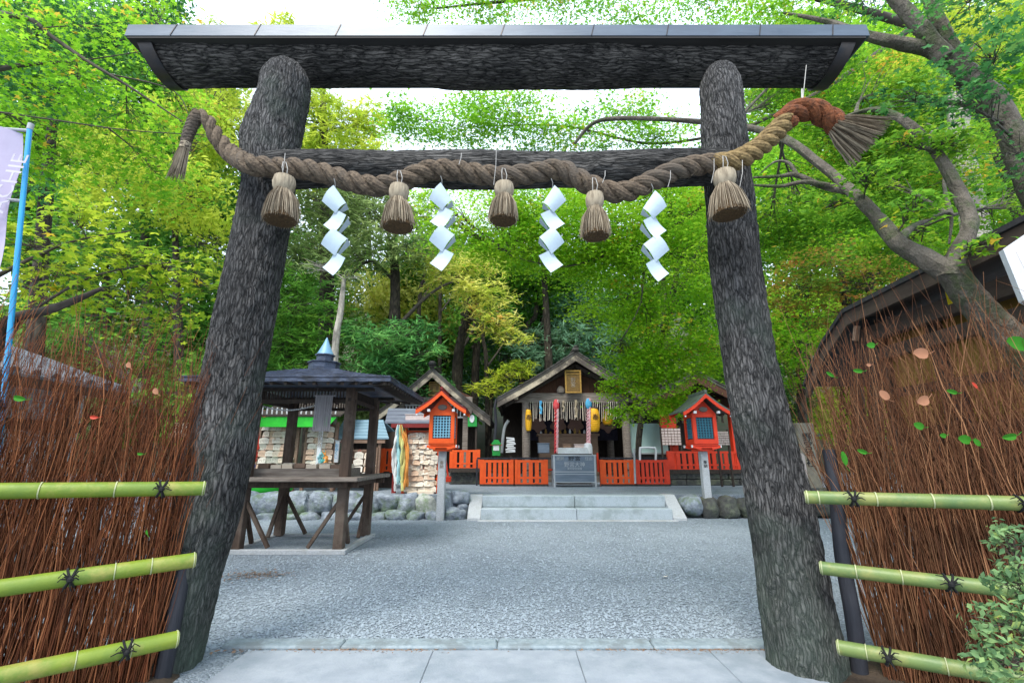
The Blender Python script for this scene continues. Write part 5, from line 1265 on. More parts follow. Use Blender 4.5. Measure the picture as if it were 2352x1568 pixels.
m.prism([(a.x + u, 10.9, v) for u, v in prof], (0, .12, 0)); m.build('slab', M['stake_l'], t)
text('\u5949\u7d0d\n\u91ce\u5bae\n\u5927\u795e\n\u5bb6\u5185\n\u5b89\u5168\n\u826f\u7e01', .085, (a.x, 10.895, (TZ + zt) / 2), M['ink'], t, ext=.003)

# ================================================================ VOTIVE PLAQUES
def ema_proto(mat):
    t = thing('votive_plaque', 'x', 'votive plaque', (0, 0, 0), 'x')
    m = MB(); w_, h_ = .17, .125
    m.prism([(-w_ / 2, 0, -h_), (w_ / 2, 0, -h_), (w_ / 2, 0, -.030), (w_ * .18, 0, 0), (-w_ * .18, 0, 0), (-w_ / 2, 0, -.030)], (0, .012, 0)); m.build('board', mat, t, local=True)
    m = MB(); m.tube([(-.035, .004, -.006), (0, .006, .045), (.035, .004, -.006)], .0035, 4); m.build('string', M['redcloth'], t, local=True)
    rs = random.Random(2); m = MB()
    for i in range(5):
        x = -.055 + i * .027; m.box((x, -.002, -.062 - rs.uniform(0, .01)), (.004, .003, .05 + rs.uniform(-.02, .01)))
    m.build('writing', M['ink_faint'], t, local=True)
    return t
M['ema2'] = mk('cream_plaque_wood', (0.78, 0.72, 0.62), (0.70, 0.63, 0.52), rough=0.7, scale=(4, 4, 30))
M['ema3'] = mk('rosy_plaque_wood', (0.66, 0.47, 0.34), (0.58, 0.40, 0.28), rough=0.7, scale=(4, 4, 30))
EP = [[ema_proto(M[k]), True] for k in ('ema', 'ema2', 'ema2', 'ema3')]
def hang_ema(x, y, z_, label, group, s=1.0):
    rt_ = (random.uniform(-.45, .05), random.uniform(-.10, .10), random.uniform(-.35, .35))
    e = random.choice(EP)
    if e[1]:
        e[1] = False; q = e[0]; q.location = (x, y, z_); q.rotation_euler = rt_; q.scale = (s, s, s); q['label'] = label; q['group'] = group; return
    o = dup(e[0], (x, y, z_), rt_, label, (s, s, s)); o['group'] = group
def ema_rack(name, label, x0, x1, ytop, ybot, Y, rows, cols, elab, group, frame, s, jitter=.3, layers=1):
    a = P(x0, ybot, Y); b = P(x1, ytop, Y); t = thing(name, label, 'plaque rack', ((a.x + b.x) / 2, Y, TZ))
    for x in (a.x - .06, b.x + .06): m = MB(); m.bar((x, Y + .06, TZ), (x, Y + .06, b.z + .1), .07, .07); m.build('post', frame, t)
    m = MB()
    for r in range(rows): z_ = b.z - (b.z - a.z) * r / rows - .0; m.bar((a.x - .05, Y + .05, z_ + .02), (b.x + .05, Y + .05, z_ + .02), .022, .03)
    m.build('rails', frame, t)
    m = MB(); m.box(((a.x + b.x) / 2, Y + .12, (a.z + b.z) / 2), (b.x - a.x + .1, .02, b.z - a.z + .1)); m.build('back_board', M['ema3'] if rows > 9 else M['altar'], t)
    for r in range(rows):
        for c in range(cols):
            for l in range(layers):
                x = a.x + (b.x - a.x) * (c + .5 + random.uniform(-jitter, jitter) * .4) / cols; z_ = b.z - (b.z - a.z) * r / rows - .01 - l * .03
                hang_ema(x, Y + .02 - l * .022 - random.uniform(0, .012), z_, elab, group, s * random.uniform(.94, 1.05))
    return t, a, b
YE = 11.6
t, a, b = ema_rack('plaque_rack', 'red-framed rack of pale wooden votive plaques behind the left half of the pavilion', 590, 680, 974, 1078, YE, 7, 5, 'pale wooden plaque on the rack seen left of the pavilion\'s second post', 'votive plaques on the left rack', M['altar'], 1.22)
t2, a2, b2 = ema_rack('plaque_rack', 'rack of stacked pale votive plaques between the two middle pavilion posts', 700, 768, 978, 1082, YE + .1, 8, 4, 'pale wooden plaque on the rack between the middle pavilion posts', 'votive plaques on the middle rack', M['altar'], 1.08)
# green canopy over those racks
A, B = P(585, 965, YE - .3), P(775, 965, YE - .3); t = thing('green_canopy', 'bright green cloth canopy edge above the votive plaque racks', 'canopy', ((A.x + B.x) / 2, YE, TZ))
m = MB(); zc = A.z
m.prism([(A.x, YE - .35, zc - .16), (B.x - .2, YE - .35, zc - .16), (B.x, YE - .35, zc + .08), (A.x, YE - .35, zc + .08)], (0, .03, 0)); m.build('valance', M['greenb'], t)
m = MB(); m.prism([(A.x, YE - .37, zc + .085), (A.x, YE + .9, zc + .55), (A.x, YE + .9, zc + .58), (A.x, YE - .37, zc + .12)], (B.x - A.x + .1, 0, 0)); m.build('roof_sheet', M['woodd'], t)
for x in (A.x - .05, B.x + .02): m = MB(); m.bar((x, YE + .25, TZ), (x, YE + .25, zc + .3), .08, .08); m.build('post', M['redpaint'], t)
m = MB(); n = 18
for i in range(n):
    x = A.x + (B.x - A.x) * i / (n - 1); m.box((x, YE - .45, zc + .22), (.035, .01, .16), Matrix.Rotation(random.uniform(-.2, .2), 3, 'Y'))
m.build('hanging_slips', M['plaster'], t)
box_thing(742 * .0 + 722, 965, 744, 1086, YE - .10, .05, M['white'], 'notice_board', 'tall narrow white notice board with faint writing between the plaque racks', 'sign')
text('\u7d75\n\u99ac\n\u6240', .14, (P(733, 1010, YE - .13).x, YE - .125, P(733, 1010, YE).z), M['ink_faint'], [o for o in COL.objects if o.name.startswith('notice_board')][0])
m = MB(); c = P(619, 1118, 10.9)
t = thing('green_tub', 'shallow bright green tub on the boulder edge beneath the pavilion table', 'tub', P(620, 1134, 10.9))
m = MB(); pf = [(.36, 0), (.50, .10), (.52, .20), (.54, .21)]; m.lathe(P(618, 1136, 10.9), pf, 28, sy=.7); m.build('bowl', M['greenb'], t, smooth=True)
# small open stall with a pale blue roof
t = thing('votive_stall', 'small stall with a pale blue sheet roof behind the pavilion', 'stall', P(835, 1100, 12.0))
A, B = P(765, 1008, 11.9), P(893, 1008, 11.9); At, Bt = P(790, 966, 12.6), P(880, 966, 12.6)
m = MB(); rows = 6
for i in range(rows):
    u0, u1 = i / rows, (i + 1) / rows; p0, p1 = A.lerp(At, u0), A.lerp(At, u1); q0, q1 = B.lerp(Bt, u0), B.lerp(Bt, u1); lift = Vector((0, 0, .02))
    m.prism([p0, q0, q1 - lift, p1 - lift], (0, 0, .035))
m.build('roof', M['teal_roof'], t)
m = MB(); r2 = Vector((0, 1.4, 0)); m.prism([At, Bt, Vector((B.x, 13.6, B.z)), Vector((A.x, 13.6, A.z))], (0, 0, .03)); m.build('rear_roof', M['teal_roof'], t)
m = MB(); m.bar(A + Vector((.1, .05, -.06)), B + Vector((-.1, .05, -.06)), .07, .08)
m.build('eave_beam', M['altar'], t)
for px in (774, 872):
    for yy in (12.0, 13.3): q = P(px, 1008, 11.95); m = MB(); m.bar((q.x, yy, TZ), (q.x, yy, q.z), .07, .07); m.build('post', M['altar'], t)
m = MB(); m.box(((A.x + B.x) / 2, 13.0, 1.2), (B.x - A.x - .2, .05, 1.5)); m.build('back_wall', M['woodd'], t)
box_thing(766, 1012, 780, 1062, 11.7, .04, M['white'], 'notice_board', 'narrow white hanging notice at the left of the blue-roofed stall', 'sign')
text('\u304a\n\u307f\n\u304f\n\u3058', .10, (P(773, 1035, 11.7).x, 11.685, P(773, 1036, 11.7).z), M['bluecloth'], [o for o in COL.objects if o.name.startswith('notice_board')][-1])
ema_rack('plaque_rack', 'small rack of pale plaques under the pale blue stall roof', 806, 858, 1036, 1098, 11.9, 4, 2, 'pale wooden plaque hanging under the pale blue stall roof', 'votive plaques in the stall', M['altar'], 1.35)
m = MB(); a_, b_, c_ = P(846, 1040, 11.7), P(836, 1070, 11.7), P(862, 1070, 11.7); m.tube([b_, b_.lerp(a_, .6) + Vector((-.02, 0, 0)), a_, c_.lerp(a_, .6) + Vector((.02, 0, 0)), c_], .018, 6)
o = m.build('cloth_strap', M['ema'], smooth=True); tag(o, 'pale looped cloth strap hanging in the blue-roofed stall', 'strap')
# dense rack at the right with its own roof
t, a, b = ema_rack('plaque_rack', 'crowded rack of cream votive plaques left of the left lantern, under a blue-grey roof', 930, 1004, 992, 1126, 11.1, 11, 5, 'cream votive plaque on the crowded rack beside the left lantern', 'votive plaques on the crowded rack', M['vermilion'], 0.92, .9, 2)
box_thing(930, 952, 990, 975, 11.05, .05, M['slip'], 'notice_board', 'wide pale notice board at the top of the crowded plaque rack', 'sign')
for i in range(9):
    m = MB(); x = 934 + i * 6.3
    q = P(x, 968, 11.03)
for i in range(5):
    x0 = 938 + i * 12; c = P(x0 + 4, 1134, 11.0); m = MB(); m.box(c, (.125, .10, .13), bev=.006); o = m.build('sake_box', M['ema']); tag(o, 'small cream wooden cube in the row standing under the crowded plaque rack', 'wooden box', 'row of cream wooden cubes')
t = thing('rack_roof', 'blue-grey sheet roof with a red edge above the crowded plaque rack', 'roof', P(950, 975, 11.2))
A, B = P(884, 972, 10.9), P(1008, 972, 10.9); At, Bt = P(892, 938, 11.7), P(1010, 940, 11.7)
m = MB()
for i in range(4):
    u0, u1 = i / 4, (i + 1) / 4; p0, p1 = A.lerp(At, u0), A.lerp(At, u1); q0, q1 = B.lerp(Bt, u0), B.lerp(Bt, u1); m.prism([p0, q0, q1 - Vector((0, 0, .025)), p1 - Vector((0, 0, .025))], (0, 0, .035))
m.build('sheet', M['bluegrey_roof'], t)
m = MB(); m.bar(A + Vector((.15, .04, -.05)), B + Vector((0, .04, -.05)), .08, .09)
m.build('red_edge', M['darkred'], t)
for px in (912, 1008): q = P(px, 980, 11.2); m = MB(); m.bar((q.x, 11.25, TZ), (q.x, 11.25, q.z + .05), .09, .09); m.build('post', M['darkred'], t)
# folded paper crane strings
def cranes(px, y0, y1, Y, cols_, label, w_=.13):
    t = thing('crane_strings', label, 'paper crane strings', P(px, y0, Y), 'bundles of coloured paper crane strings')
    rs = random.Random(int(px))
    for k, cmat in enumerate(cols_):
        m = MB(); n = 22
        for s in range(4):
            ox = (k - (len(cols_) - 1) / 2) * w_ / len(cols_) * 1.2 + rs.uniform(-.02, .02); ph = rs.uniform(0, 6); y1_ = y1 - rs.uniform(0, 30)
            pts = []; rr = []
            for i in range(n):
                u = i / (n - 1); pts.append(P(px, y0 + (y1_ - y0) * u, Y) + Vector((ox * (.3 + .8 * math.sin(u * 2.4)) + .03 * math.sin(u * 6 + ph), -.03 * s + .02 * math.sin(u * 9 + ph), 0))); rr.append((.012 + .022 * abs(math.sin(u * 14 + ph))) * min(1, .3 + u * 3))
            m.tube(pts, rr, 5)
        m.build('crane_string', cmat, t)
Mc = {k: mk('paper_' + k, c, rough=.7) for k, c in dict(teal=(.10, .45, .42), cyan=(.35, .62, .66), lemon=(.62, .60, .22), orange=(.70, .28, .06), red=(.62, .05, .03), greenp=(.08, .42, .12), blue=(.10, .12, .50), whitep=(.70, .70, .68), pink=(.65, .25, .35)).items()}
cranes(921, 975, 1128, 10.95, [Mc['whitep'], Mc['cyan'], Mc['lemon'], Mc['orange']], 'pastel white, blue, yellow and orange paper crane strings left of the crowded rack', .30)
cranes(586, 945, 1040, 11.0, [Mc['teal'], Mc['whitep'], Mc['red']], 'teal, white and red paper crane strings beside the left gate pillar', .20)
cranes(580, 1020, 1085, 11.0, [Mc['greenp'], Mc['blue'], Mc['red']], 'green, blue and red paper crane strings low beside the left gate pillar', .16)
cranes(741 * .9378 + 50, 1035, 1088, 11.3, [Mc['cyan'], Mc['teal'], Mc['orange']], 'teal and orange paper crane strings behind the front pavilion post', .14)
m = MB(); a, b = P(588, 900, 11.0), P(566, 1088, 11.0); m.tube([a, b], .03, 8); o = m.build('red_pole', M['redpaint']); tag(o, 'thin leaning red pole beside the left gate pillar', 'pole')
m = MB(); a, b = P(1020, 1030, 10.9), P(1030, 1100, 10.9); m.bar(a, b, .035, .035); m.box(b, (.12, .08, .12), bev=.01); o = m.build('red_stand', M['redpaint']); tag(o, 'small red stand just right of the left lantern post', 'stand')

# ================================================================ PAVILION
FL, FR = G(530, 1270), G(780, 1275)
BR, BL = G(868, 1240), G(640, 1237)
FR = Vector((FR.x, FL.y * .5 + FR.y * .5, 0)); FL.y = FR.y
dpt = 1.30; BR = FR + Vector((0, dpt, 0)); BL = FL + Vector((0, dpt, 0))
cxp, cyp = (FL.x + FR.x) / 2, (FL.y + BL.y) / 2
pv = thing('pavilion', 'small square open pavilion of brown timber with a slate-blue roof and pointed finial', 'pavilion', (cxp, cyp, 0))
hz = 2.24; wx, wy = (FR.x - FL.x) / 2, dpt / 2
for sx in (-1, 1):
    for sy in (-1, 1):
        x, y = cxp + sx * (wx - .07), cyp + sy * (wy - .07)
        m = MB(); m.box((x, y, hz / 2 + .04), (.13, .13, hz), bev=.008); m.build('post', M['woodv'], pv)
        for (dx, dy) in ((-sx, 0), (0, -sy)):
            m = MB(); m.bar((x + dx * .05, y + dy * .05, .66), (x + dx * .42, y + dy * .36, .07), .05, .045); m.build('brace', M['woodv'], pv)
for (c, d) in (((cxp, cyp - wy), (2 * wx + .12, .09, .06)), ((cxp, cyp + wy), (2 * wx + .12, .09, .06)), ((cxp - wx, cyp), (.09, 2 * wy - .095, .057)), ((cxp + wx, cyp), (.09, 2 * wy - .095, .057))):
    m = MB(); m.box((c[0], c[1], .03), d, bev=.006); m.build('base_beam', M['granite'], pv)
m = MB(); m.box((cxp, cyp, .015), (2 * wx - .14, 2 * wy - .14, .03)); m.build('floor_slab', M['gravel'], pv)
zt = 0.96
for (c, d) in (((cxp, cyp - wy - .10), (2 * wx + .40, .24, .055)), ((cxp, cyp + wy + .08), (2 * wx + .40, .24, .055)), ((cxp - wx - .06, cyp), (.24, 2 * wy - .06, .053)), ((cxp + wx + .06, cyp), (.24, 2 * wy - .06, .053))):
    m = MB(); m.box((c[0], c[1], zt), d, bev=.006); m.build('counter_board', M['woodg'], pv)
for sx in (-1, 1): m = MB(); m.box((cxp + sx * wx, cyp, zt - .07), (.06, 2 * wy + .2, .08)); m.build('counter_bearer', M['woodv'], pv)
for sy in (-1, 1): m = MB(); m.box((cxp, cyp + sy * wy, zt - .075), (2 * wx + .3, .06, .08)); m.build('counter_bearer', M['woodv'], pv)
# top plates, hanging slatted frieze
for sy in (-1, 1):
    m = MB(); m.box((cxp, cyp + sy * (wy - .07), hz + .02), (2 * wx + .5, .10, .14)); m.box((cxp, cyp + sy * (wy - .07), hz - .20), (2 * wx, .05, .05)); m.build('top_plate', M['woodd'], pv)
    m = MB(); m.box((cxp + sy * (wx - .07), cyp, hz + .06), (.10, 2 * wy + .5, .12)); m.box((cxp + sy * (wx - .07), cyp, hz - .18), (.05, 2 * wy, .05)); m.build('top_plate', M['woodd'], pv)
    m = MB()
    for i in range(30): m.box((cxp - wx + .1 + (2 * wx - .2) * i / 29, cyp + sy * (wy - .07), hz - .12), (.014, .014, .18))
    m.build('frieze', M['woodd'], pv)
    m = MB()
    for i in range(22): m.box((cxp + sy * (wx - .07), cyp - wy + .1 + (2 * wy - .2) * i / 21, hz - .12), (.014, .014, .18))
    m.build('frieze', M['woodd'], pv)
# roof: curved pyramid of overlapping courses
ex, ey, ze = wx + .64, wy + .56, 2.29
zt_ = 2.58; rows = 14; m = MB()
def rp_(u):                      # u=0 eave .. 1 top
    return (1 - u * .80), ze + (zt_ - ze) * (u * .72 + .28 * u * u)
for i in range(rows):
    u0, u1 = i / rows, (i + 1) / rows; s0, z0 = rp_(u0); s1, z1 = rp_(u1); lip = .022
    ring0 = [(cxp + a * ex * s0, cyp + b * ey * s0, z0 + lip) for a, b in ((-1, -1), (1, -1), (1, 1), (-1, 1))]
    ring1 = [(cxp + a * ex * s1, cyp + b * ey * s1, z1) for a, b in ((-1, -1), (1, -1), (1, 1), (-1, 1))]
    low = [(p[0], p[1], p[2] - lip) for p in ring0]
    m.add(low + ring0 + ring1, [(j, (j + 1) % 4, 4 + (j + 1) % 4, 4 + j) for j in range(4)] + [(4 + j, 4 + (j + 1) % 4, 8 + (j + 1) % 4, 8 + j) for j in range(4)])
s0, z0 = rp_(0); m.box((cxp, cyp, ze - .035), (2 * ex + .02, 2 * ey + .02, .045)); 
m.build('roof', M['slate'], pv)
m = MB()
for i in range(15):
    x = cxp - ex + .06 + (2 * ex - .12) * i / 14
    for sy in (-1, 1): m.bar((x, cyp + sy * (ey - .02), ze - .08), (cxp + (x - cxp) * .3, cyp + sy * .25, zt_ - .22), .04, .045)
    y = cyp - ey + .06 + (2 * ey - .12) * i / 14
    for sx in (-1, 1): m.bar((cxp + sx * (ex - .02), y, ze - .08), (cxp + sx * .3, cyp + (y - cyp) * .3, zt_ - .22), .04, .045)
m.build('rafters', M['woodd'], pv)
m = MB(); m.lathe((cxp, cyp, zt_ - .02), [(.235, 0), (.235, .15), (.255, .155), (.255, .175), (.13, .18), (.13, .275), (.155, .28), (.155, .30)], 8, a0=R(22.5)); m.build('roof_cap', M['slate'], pv)
m = MB(); m.lathe((cxp, cyp, zt_ + .28), [(.135, 0), (.105, .06), (.055, .17), (.006, .29)], 12); m.build('finial', M['fin'], pv, smooth=True)
# slatted scroll hanging under the front eave
A = P(725, 910, cyp - wy - .1); B = P(757, 990, cyp - wy - .1)
m = MB(); n = 9
for i in range(n): x = A.x + (B.x - A.x) * (i + .5) / n; m.box((x, cyp - wy - .1 + .006 * math.sin(i), (A.z + B.z) / 2), ((B.x - A.x) / n * .92, .008, A.z - B.z))
m.tube([(A.x - .02, cyp - wy - .1, A.z + .01), (B.x + .04, cyp - wy - .1, A.z + .01)], .012, 8)
for s in (A.x, B.x): m.tube([(s, cyp - wy - .1, A.z), (s, cyp - wy - .05, A.z + .12)], .004, 4)
o = m.build('hanging_scroll', M['greyscroll']); tag(o, 'grey slatted scroll hanging under the front eave of the pavilion', 'scroll')
# chain with small papers
m = MB()
for i in range(40):
    u = i / 39; x = P(600, 900, 6.9).x + 1.0 * u; m.box((x, cyp - wy + .15, 2.02 - .10 * math.sin(u * 3.14)), (.018, .01, .022))
o = m.build('paper_chain', M['plaster']); tag(o, 'thin string of small white papers under the pavilion eave', 'garland')
# tray of wooden slips on the counter
t = thing('slip_tray', 'shallow wooden tray of pale wooden tablets on the pavilion counter', 'tray', (cxp - .05, cyp, zt))
m = MB(); m.box((cxp - .08, cyp + .0, zt + .07), (1.30, .8, .09))
for sy in (-1, 1): m.box((cxp - .08, cyp + sy * .40, zt + .075), (1.33, .02, .12)); m.box((cxp - .08 + sy * .66, cyp, zt + .074), (.02, .78, .118))
m.build('tray', M['woodg'], t)
for i in range(7):
    for j in range(2):
        m = MB(); m.box((cxp - .60 + i * .175 + random.uniform(-.01, .01), cyp - .22 + j * .38, zt + .15 + random.uniform(0, .02)), (.155, .22, .07), Matrix.Rotation(random.uniform(-.1, .1), 3, 'Z') @ Matrix.Rotation(random.uniform(-.06, .06), 3, 'X'), bev=.003)
        o = m.build('wooden_tablet', M['altar'] if (i + j) % 3 == 0 else M['ema']); tag(o, 'pale wooden tablet lying in the tray on the pavilion counter', 'tablet', 'wooden tablets in the pavilion tray')

# ================================================================ LEFT AND RIGHT BUILDINGS, BANNER
hl = thing('white_hall', 'white-walled building with a grey tiled roof seen through the left brush fence', 'building', (-5.6, 6, 0))
m = MB(); m.box((-5.75, 4.5, 1.05), (.12, 3.2, 2.1)); m.build('wall', M['plaster'], hl)
m = MB(); m.box((-5.68, 4.5, 1.62), (.08, 3.3, .12)); m.box((-5.68, 4.5, 0.9), (.07, 3.3, .08))
for i in range(4): m.box((-5.675, 3.2 + i * .9, 1.05), (.09, .10, 2.1))
m.build('timber_frame', M['woodd'], hl)
m = MB()
for k in range(15):
    y = 2.9 + k * .22
    prof = [(-5.15, 2.12), (-5.6, 2.27), (-6.2, 2.48), (-6.9, 2.7)]
    for p, q in zip(prof, prof[1:]):
        m.tube([(p[0], y, p[1]), (q[0], y, q[1])], .055, 8); 
for p, q in zip([(-5.12, 2.07), (-5.6, 2.23), (-6.2, 2.44)], [(-5.6, 2.23), (-6.2, 2.44), (-6.9, 2.66)]):
    m.prism([(p[0], 2.8, p[1]), (q[0], 2.8, q[1]), (q[0], 2.8, q[1] + .03), (p[0], 2.8, p[1] + .03)], (0, 3.3, 0))
m.build('tiled_roof', M['tilegrey'], hl)
m = MB(); m.box((-5.14, 4.45, 2.02), (.05, 3.3, .10)); m.build('gutter', M['woodd'], hl)
m = MB(); m.box((-6.2, 6.05, 1.1), (.8, .1, 2.1)); m.build('end_wall', M['plaster'], hl)
a = P(428, 1005, 6.0); t = thing('signpost_box', 'small cream slatted box on a dark post, just left of the left gate pillar', 'small box', a)
m = MB(); m.box((a.x, 6.0, P(428, 988, 6).z), (.30, .12, .18), bev=.005); m.build('box', M['ema'], t)
m = MB()
for i in range(7): m.box((a.x - .13 + i * .043, 5.93, P(428, 988, 6).z), (.008, .02, .17))
m.build('slats', M['woodd'], t)
m = MB(); m.box((a.x, 6.0, P(428, 1000, 6).z), (.34, .2, .05)); m.build('ledge', M['altar'], t)
m = MB(); m.box((a.x + .02, 6.02, P(428, 1003, 6).z / 2), (.10, .10, P(428, 1003, 6).z)); m.build('post', M['blackpost'], t)
# banner on its blue pole
bn = thing('banner', 'lilac vertical banner with faded white letters on a bright blue pole', 'banner', P(5, 1000, 2.9))
pa, pb = P(68, 298, 2.95), P(4, 960, 2.95)
m = MB(); m.tube([pb + (pb - pa) * .5, pa], .016, 12); m.build('pole', M['pole_blue'], bn, smooth=True)
m = MB(); m.tube([pa + Vector((-.36, 0, .02)), pa + Vector((.01, 0, -.01))], .012, 8); m.tube([pa, pa + Vector((.0, 0, .05))], .019, 10); q = P(46, 462, 2.95); m.tube([q + Vector((-.08, 0, .01)), q + Vector((.02, 0, 0))], .013, 8); m.build('clip', M['clip'], bn, smooth=True)
m = MB(); n = 30; vs = []; tl, tr = P(-70, 275, 2.95), P(48, 305, 2.95); bl, br = P(-190, 760, 2.95), P(-8, 700, 2.95)
for i in range(n + 1):
    u = i / n
    for j in range(13):
        v = j / 12; p = tl.lerp(tr, v).lerp(bl.lerp(br, v), u); p.y += .02 * math.sin(v * 7 + u * 5) + .015 * math.sin(u * 11); vs.append(p)
m.add(vs, [(i * 13 + j, i * 13 + j + 1, (i + 1) * 13 + j + 1, (i + 1) * 13 + j) for i in range(n) for j in range(12)]); vs2 = [p + Vector((0, .002, 0)) for p in vs]; m.add(vs2, [(i * 13 + j, (i + 1) * 13 + j, (i + 1) * 13 + j + 1, i * 13 + j + 1) for i in range(n) for j in range(12)])
cl = m.build('cloth', M['banner'], bn, smooth=True)
text('TACHIE', .17, P(15, 435, 2.90), M['bletter'], cl, roll=math.pi / 2 - .13, ext=.001)
# right-hand building
rb = thing('ochre_building', 'building with ochre wall and dark brown eaves behind the right brush fence', 'building', (5.2, 4.5, 0))
prof = [(1.2, 3.22), (3.4, 3.13), (5.54, 3.03), (6.05, 2.72), (6.55, 2.24)]
m = MB()
for p, q in zip(prof, prof[1:]): m.prism([(4.2, p[0], p[1]), (4.2, q[0], q[1]), (4.2, q[0], q[1] + .05), (4.2, p[0], p[1] + .05)], (3.2, 0, 0))
m.build('roof', M['roofblack'], rb)
m = MB()
for p, q in zip(prof, prof[1:]): m.prism([(4.23, p[0], p[1] - .003), (4.23, q[0], q[1] - .003), (4.23, q[0], q[1] - .16), (4.23, p[0], p[1] - .16)], (.05, 0, 0))
m.build('fascia', M['roofbrown'], rb)
m = MB()
for p, q in zip(prof[:3], prof[1:3]): m.prism([(4.29, p[0], p[1] - .02), (4.29, q[0], q[1] - .02), (4.29, q[0], q[1] - .05), (4.29, p[0], p[1] - .05)], (2.6, 0, 0))
m.build('soffit', M['roofbrown'], rb)
m = MB(); m.box((4.55, 3.6, 2.76), (.12, 4.4, .18)); m.box((4.62, 3.6, 2.50), (.10, 4.4, .14)); m.build('purlin', M['roofbrown'], rb)
m = MB(); m.box((4.8, 3.6, 1.45), (.12, 4.3, 2.9)); m.build('wall', M['ochre'], rb)
m = MB(); m.box((4.73, 3.6, 2.02), (.06, 4.3, .10)); m.box((4.73, 3.6, .8), (.06, 4.3, 1.6)); m.build('dado_boards', M['woodd'], rb)
for y in (1.7, 3.3, 4.9, 5.65): m = MB(); m.box((4.71, y, 1.45), (.10, .13, 2.88)); m.build('post', M['woodd'], rb)
m = MB(); q = P(2182, 680, 4.4); m.box((4.50, q.y, q.z), (.02, .14, .14)); o = m.build('tag', M['yellowtag'], rb)
m = MB(); m.bar((4.28, 5.45, 2.83), (4.28, 5.52, 2.66), .05, .05); m.build('purlin_end', M['yellowtag'] if False else M['altar'], rb)
wb = MB(); c0, c1, c2, c3 = P(2304, 572, 2.9), P(2380, 520, 2.9), P(2420, 720, 2.9), P(2352, 690, 2.9)
wb.prism([c0, c1, c2, c3], (0.02, .05, 0)); o = wb.build('white_signboard', M['white']); tag(o, 'corner of a pale white signboard under the eaves at the right picture edge', 'sign')
# ================================================================ TREES
def leaf_shape(kind):
    if kind == 'star':                       # five-lobed maple leaf
        pts = []
        for i, (ang, r) in enumerate([(-150, .62), (-120, .34), (-90, .10), (-60, .34), (-30, .62), (-2, .42), (25, .95), (55, .45), (90, 1.12), (125, .45), (155, .95), (182, .42)]):
            pts.append((r * math.cos(R(ang)), r * math.sin(R(ang)), -0.18 * r * r))
        return np.array(pts), [list(range(12))]
    if kind == 'tri':                        # three-lobed small maple leaf
        pts = [(0, -.5, 0), (.75, -.15, -.12), (.22, .15, 0), (0, 1.0, -.15), (-.22, .15, 0), (-.75, -.15, -.12)]
        return np.array(pts, dtype=float), [[0, 1, 2, 3, 4, 5]]
    if kind == 'leaf':
        pts = [(0, -.9, 0), (.42, 0, .10), (0, .95, -.12), (-.42, 0, .10)]
        return np.array(pts, dtype=float), [[0, 1, 2], [0, 2, 3]]
    if kind == 'needle':
        pts = [(0, -1.1, 0), (.17, 0, .03), (0, 1.25, -.10), (-.17, 0, .03)]
        return np.array(pts, dtype=float), [[0, 1, 2, 3]]
def make_leaves(name, C, Nrm, size, kind, mat, parent, tone, axis=None):
    """C centres, Nrm normals, size per leaf"""
    n = len(C); S, F_ = leaf_shape(kind); k = len(S)
    Nrm = Nrm / np.linalg.norm(Nrm, axis=1, keepdims=True)
    if axis is None: axis = RS.randn(n, 3)
    X = np.cross(axis, Nrm); X /= np.maximum(1e-6, np.linalg.norm(X, axis=1, keepdims=True)); Yv = np.cross(Nrm, X)
    V = C[:, None, :] + size[:, None, None] * (S[None, :, 0, None] * X[:, None, :] + S[None, :, 1, None] * Yv[:, None, :] + S[None, :, 2, None] * Nrm[:, None, :])
    V = V.reshape(-1, 3); off = (np.arange(n) * k)
    if len(F_) == 1: FC = (np.array(F_[0])[None] + off[:, None]).reshape(-1); sz = np.full(n, len(F_[0]))
    else: FC = (np.array(F_)[None] + off[:, None, None]).reshape(-1); sz = np.full(n * len(F_), 3)
    return raw_mesh(name, V, FC, sz, mat, parent=parent, tone=np.repeat(np.clip(tone, 0.0, 1.0), k))
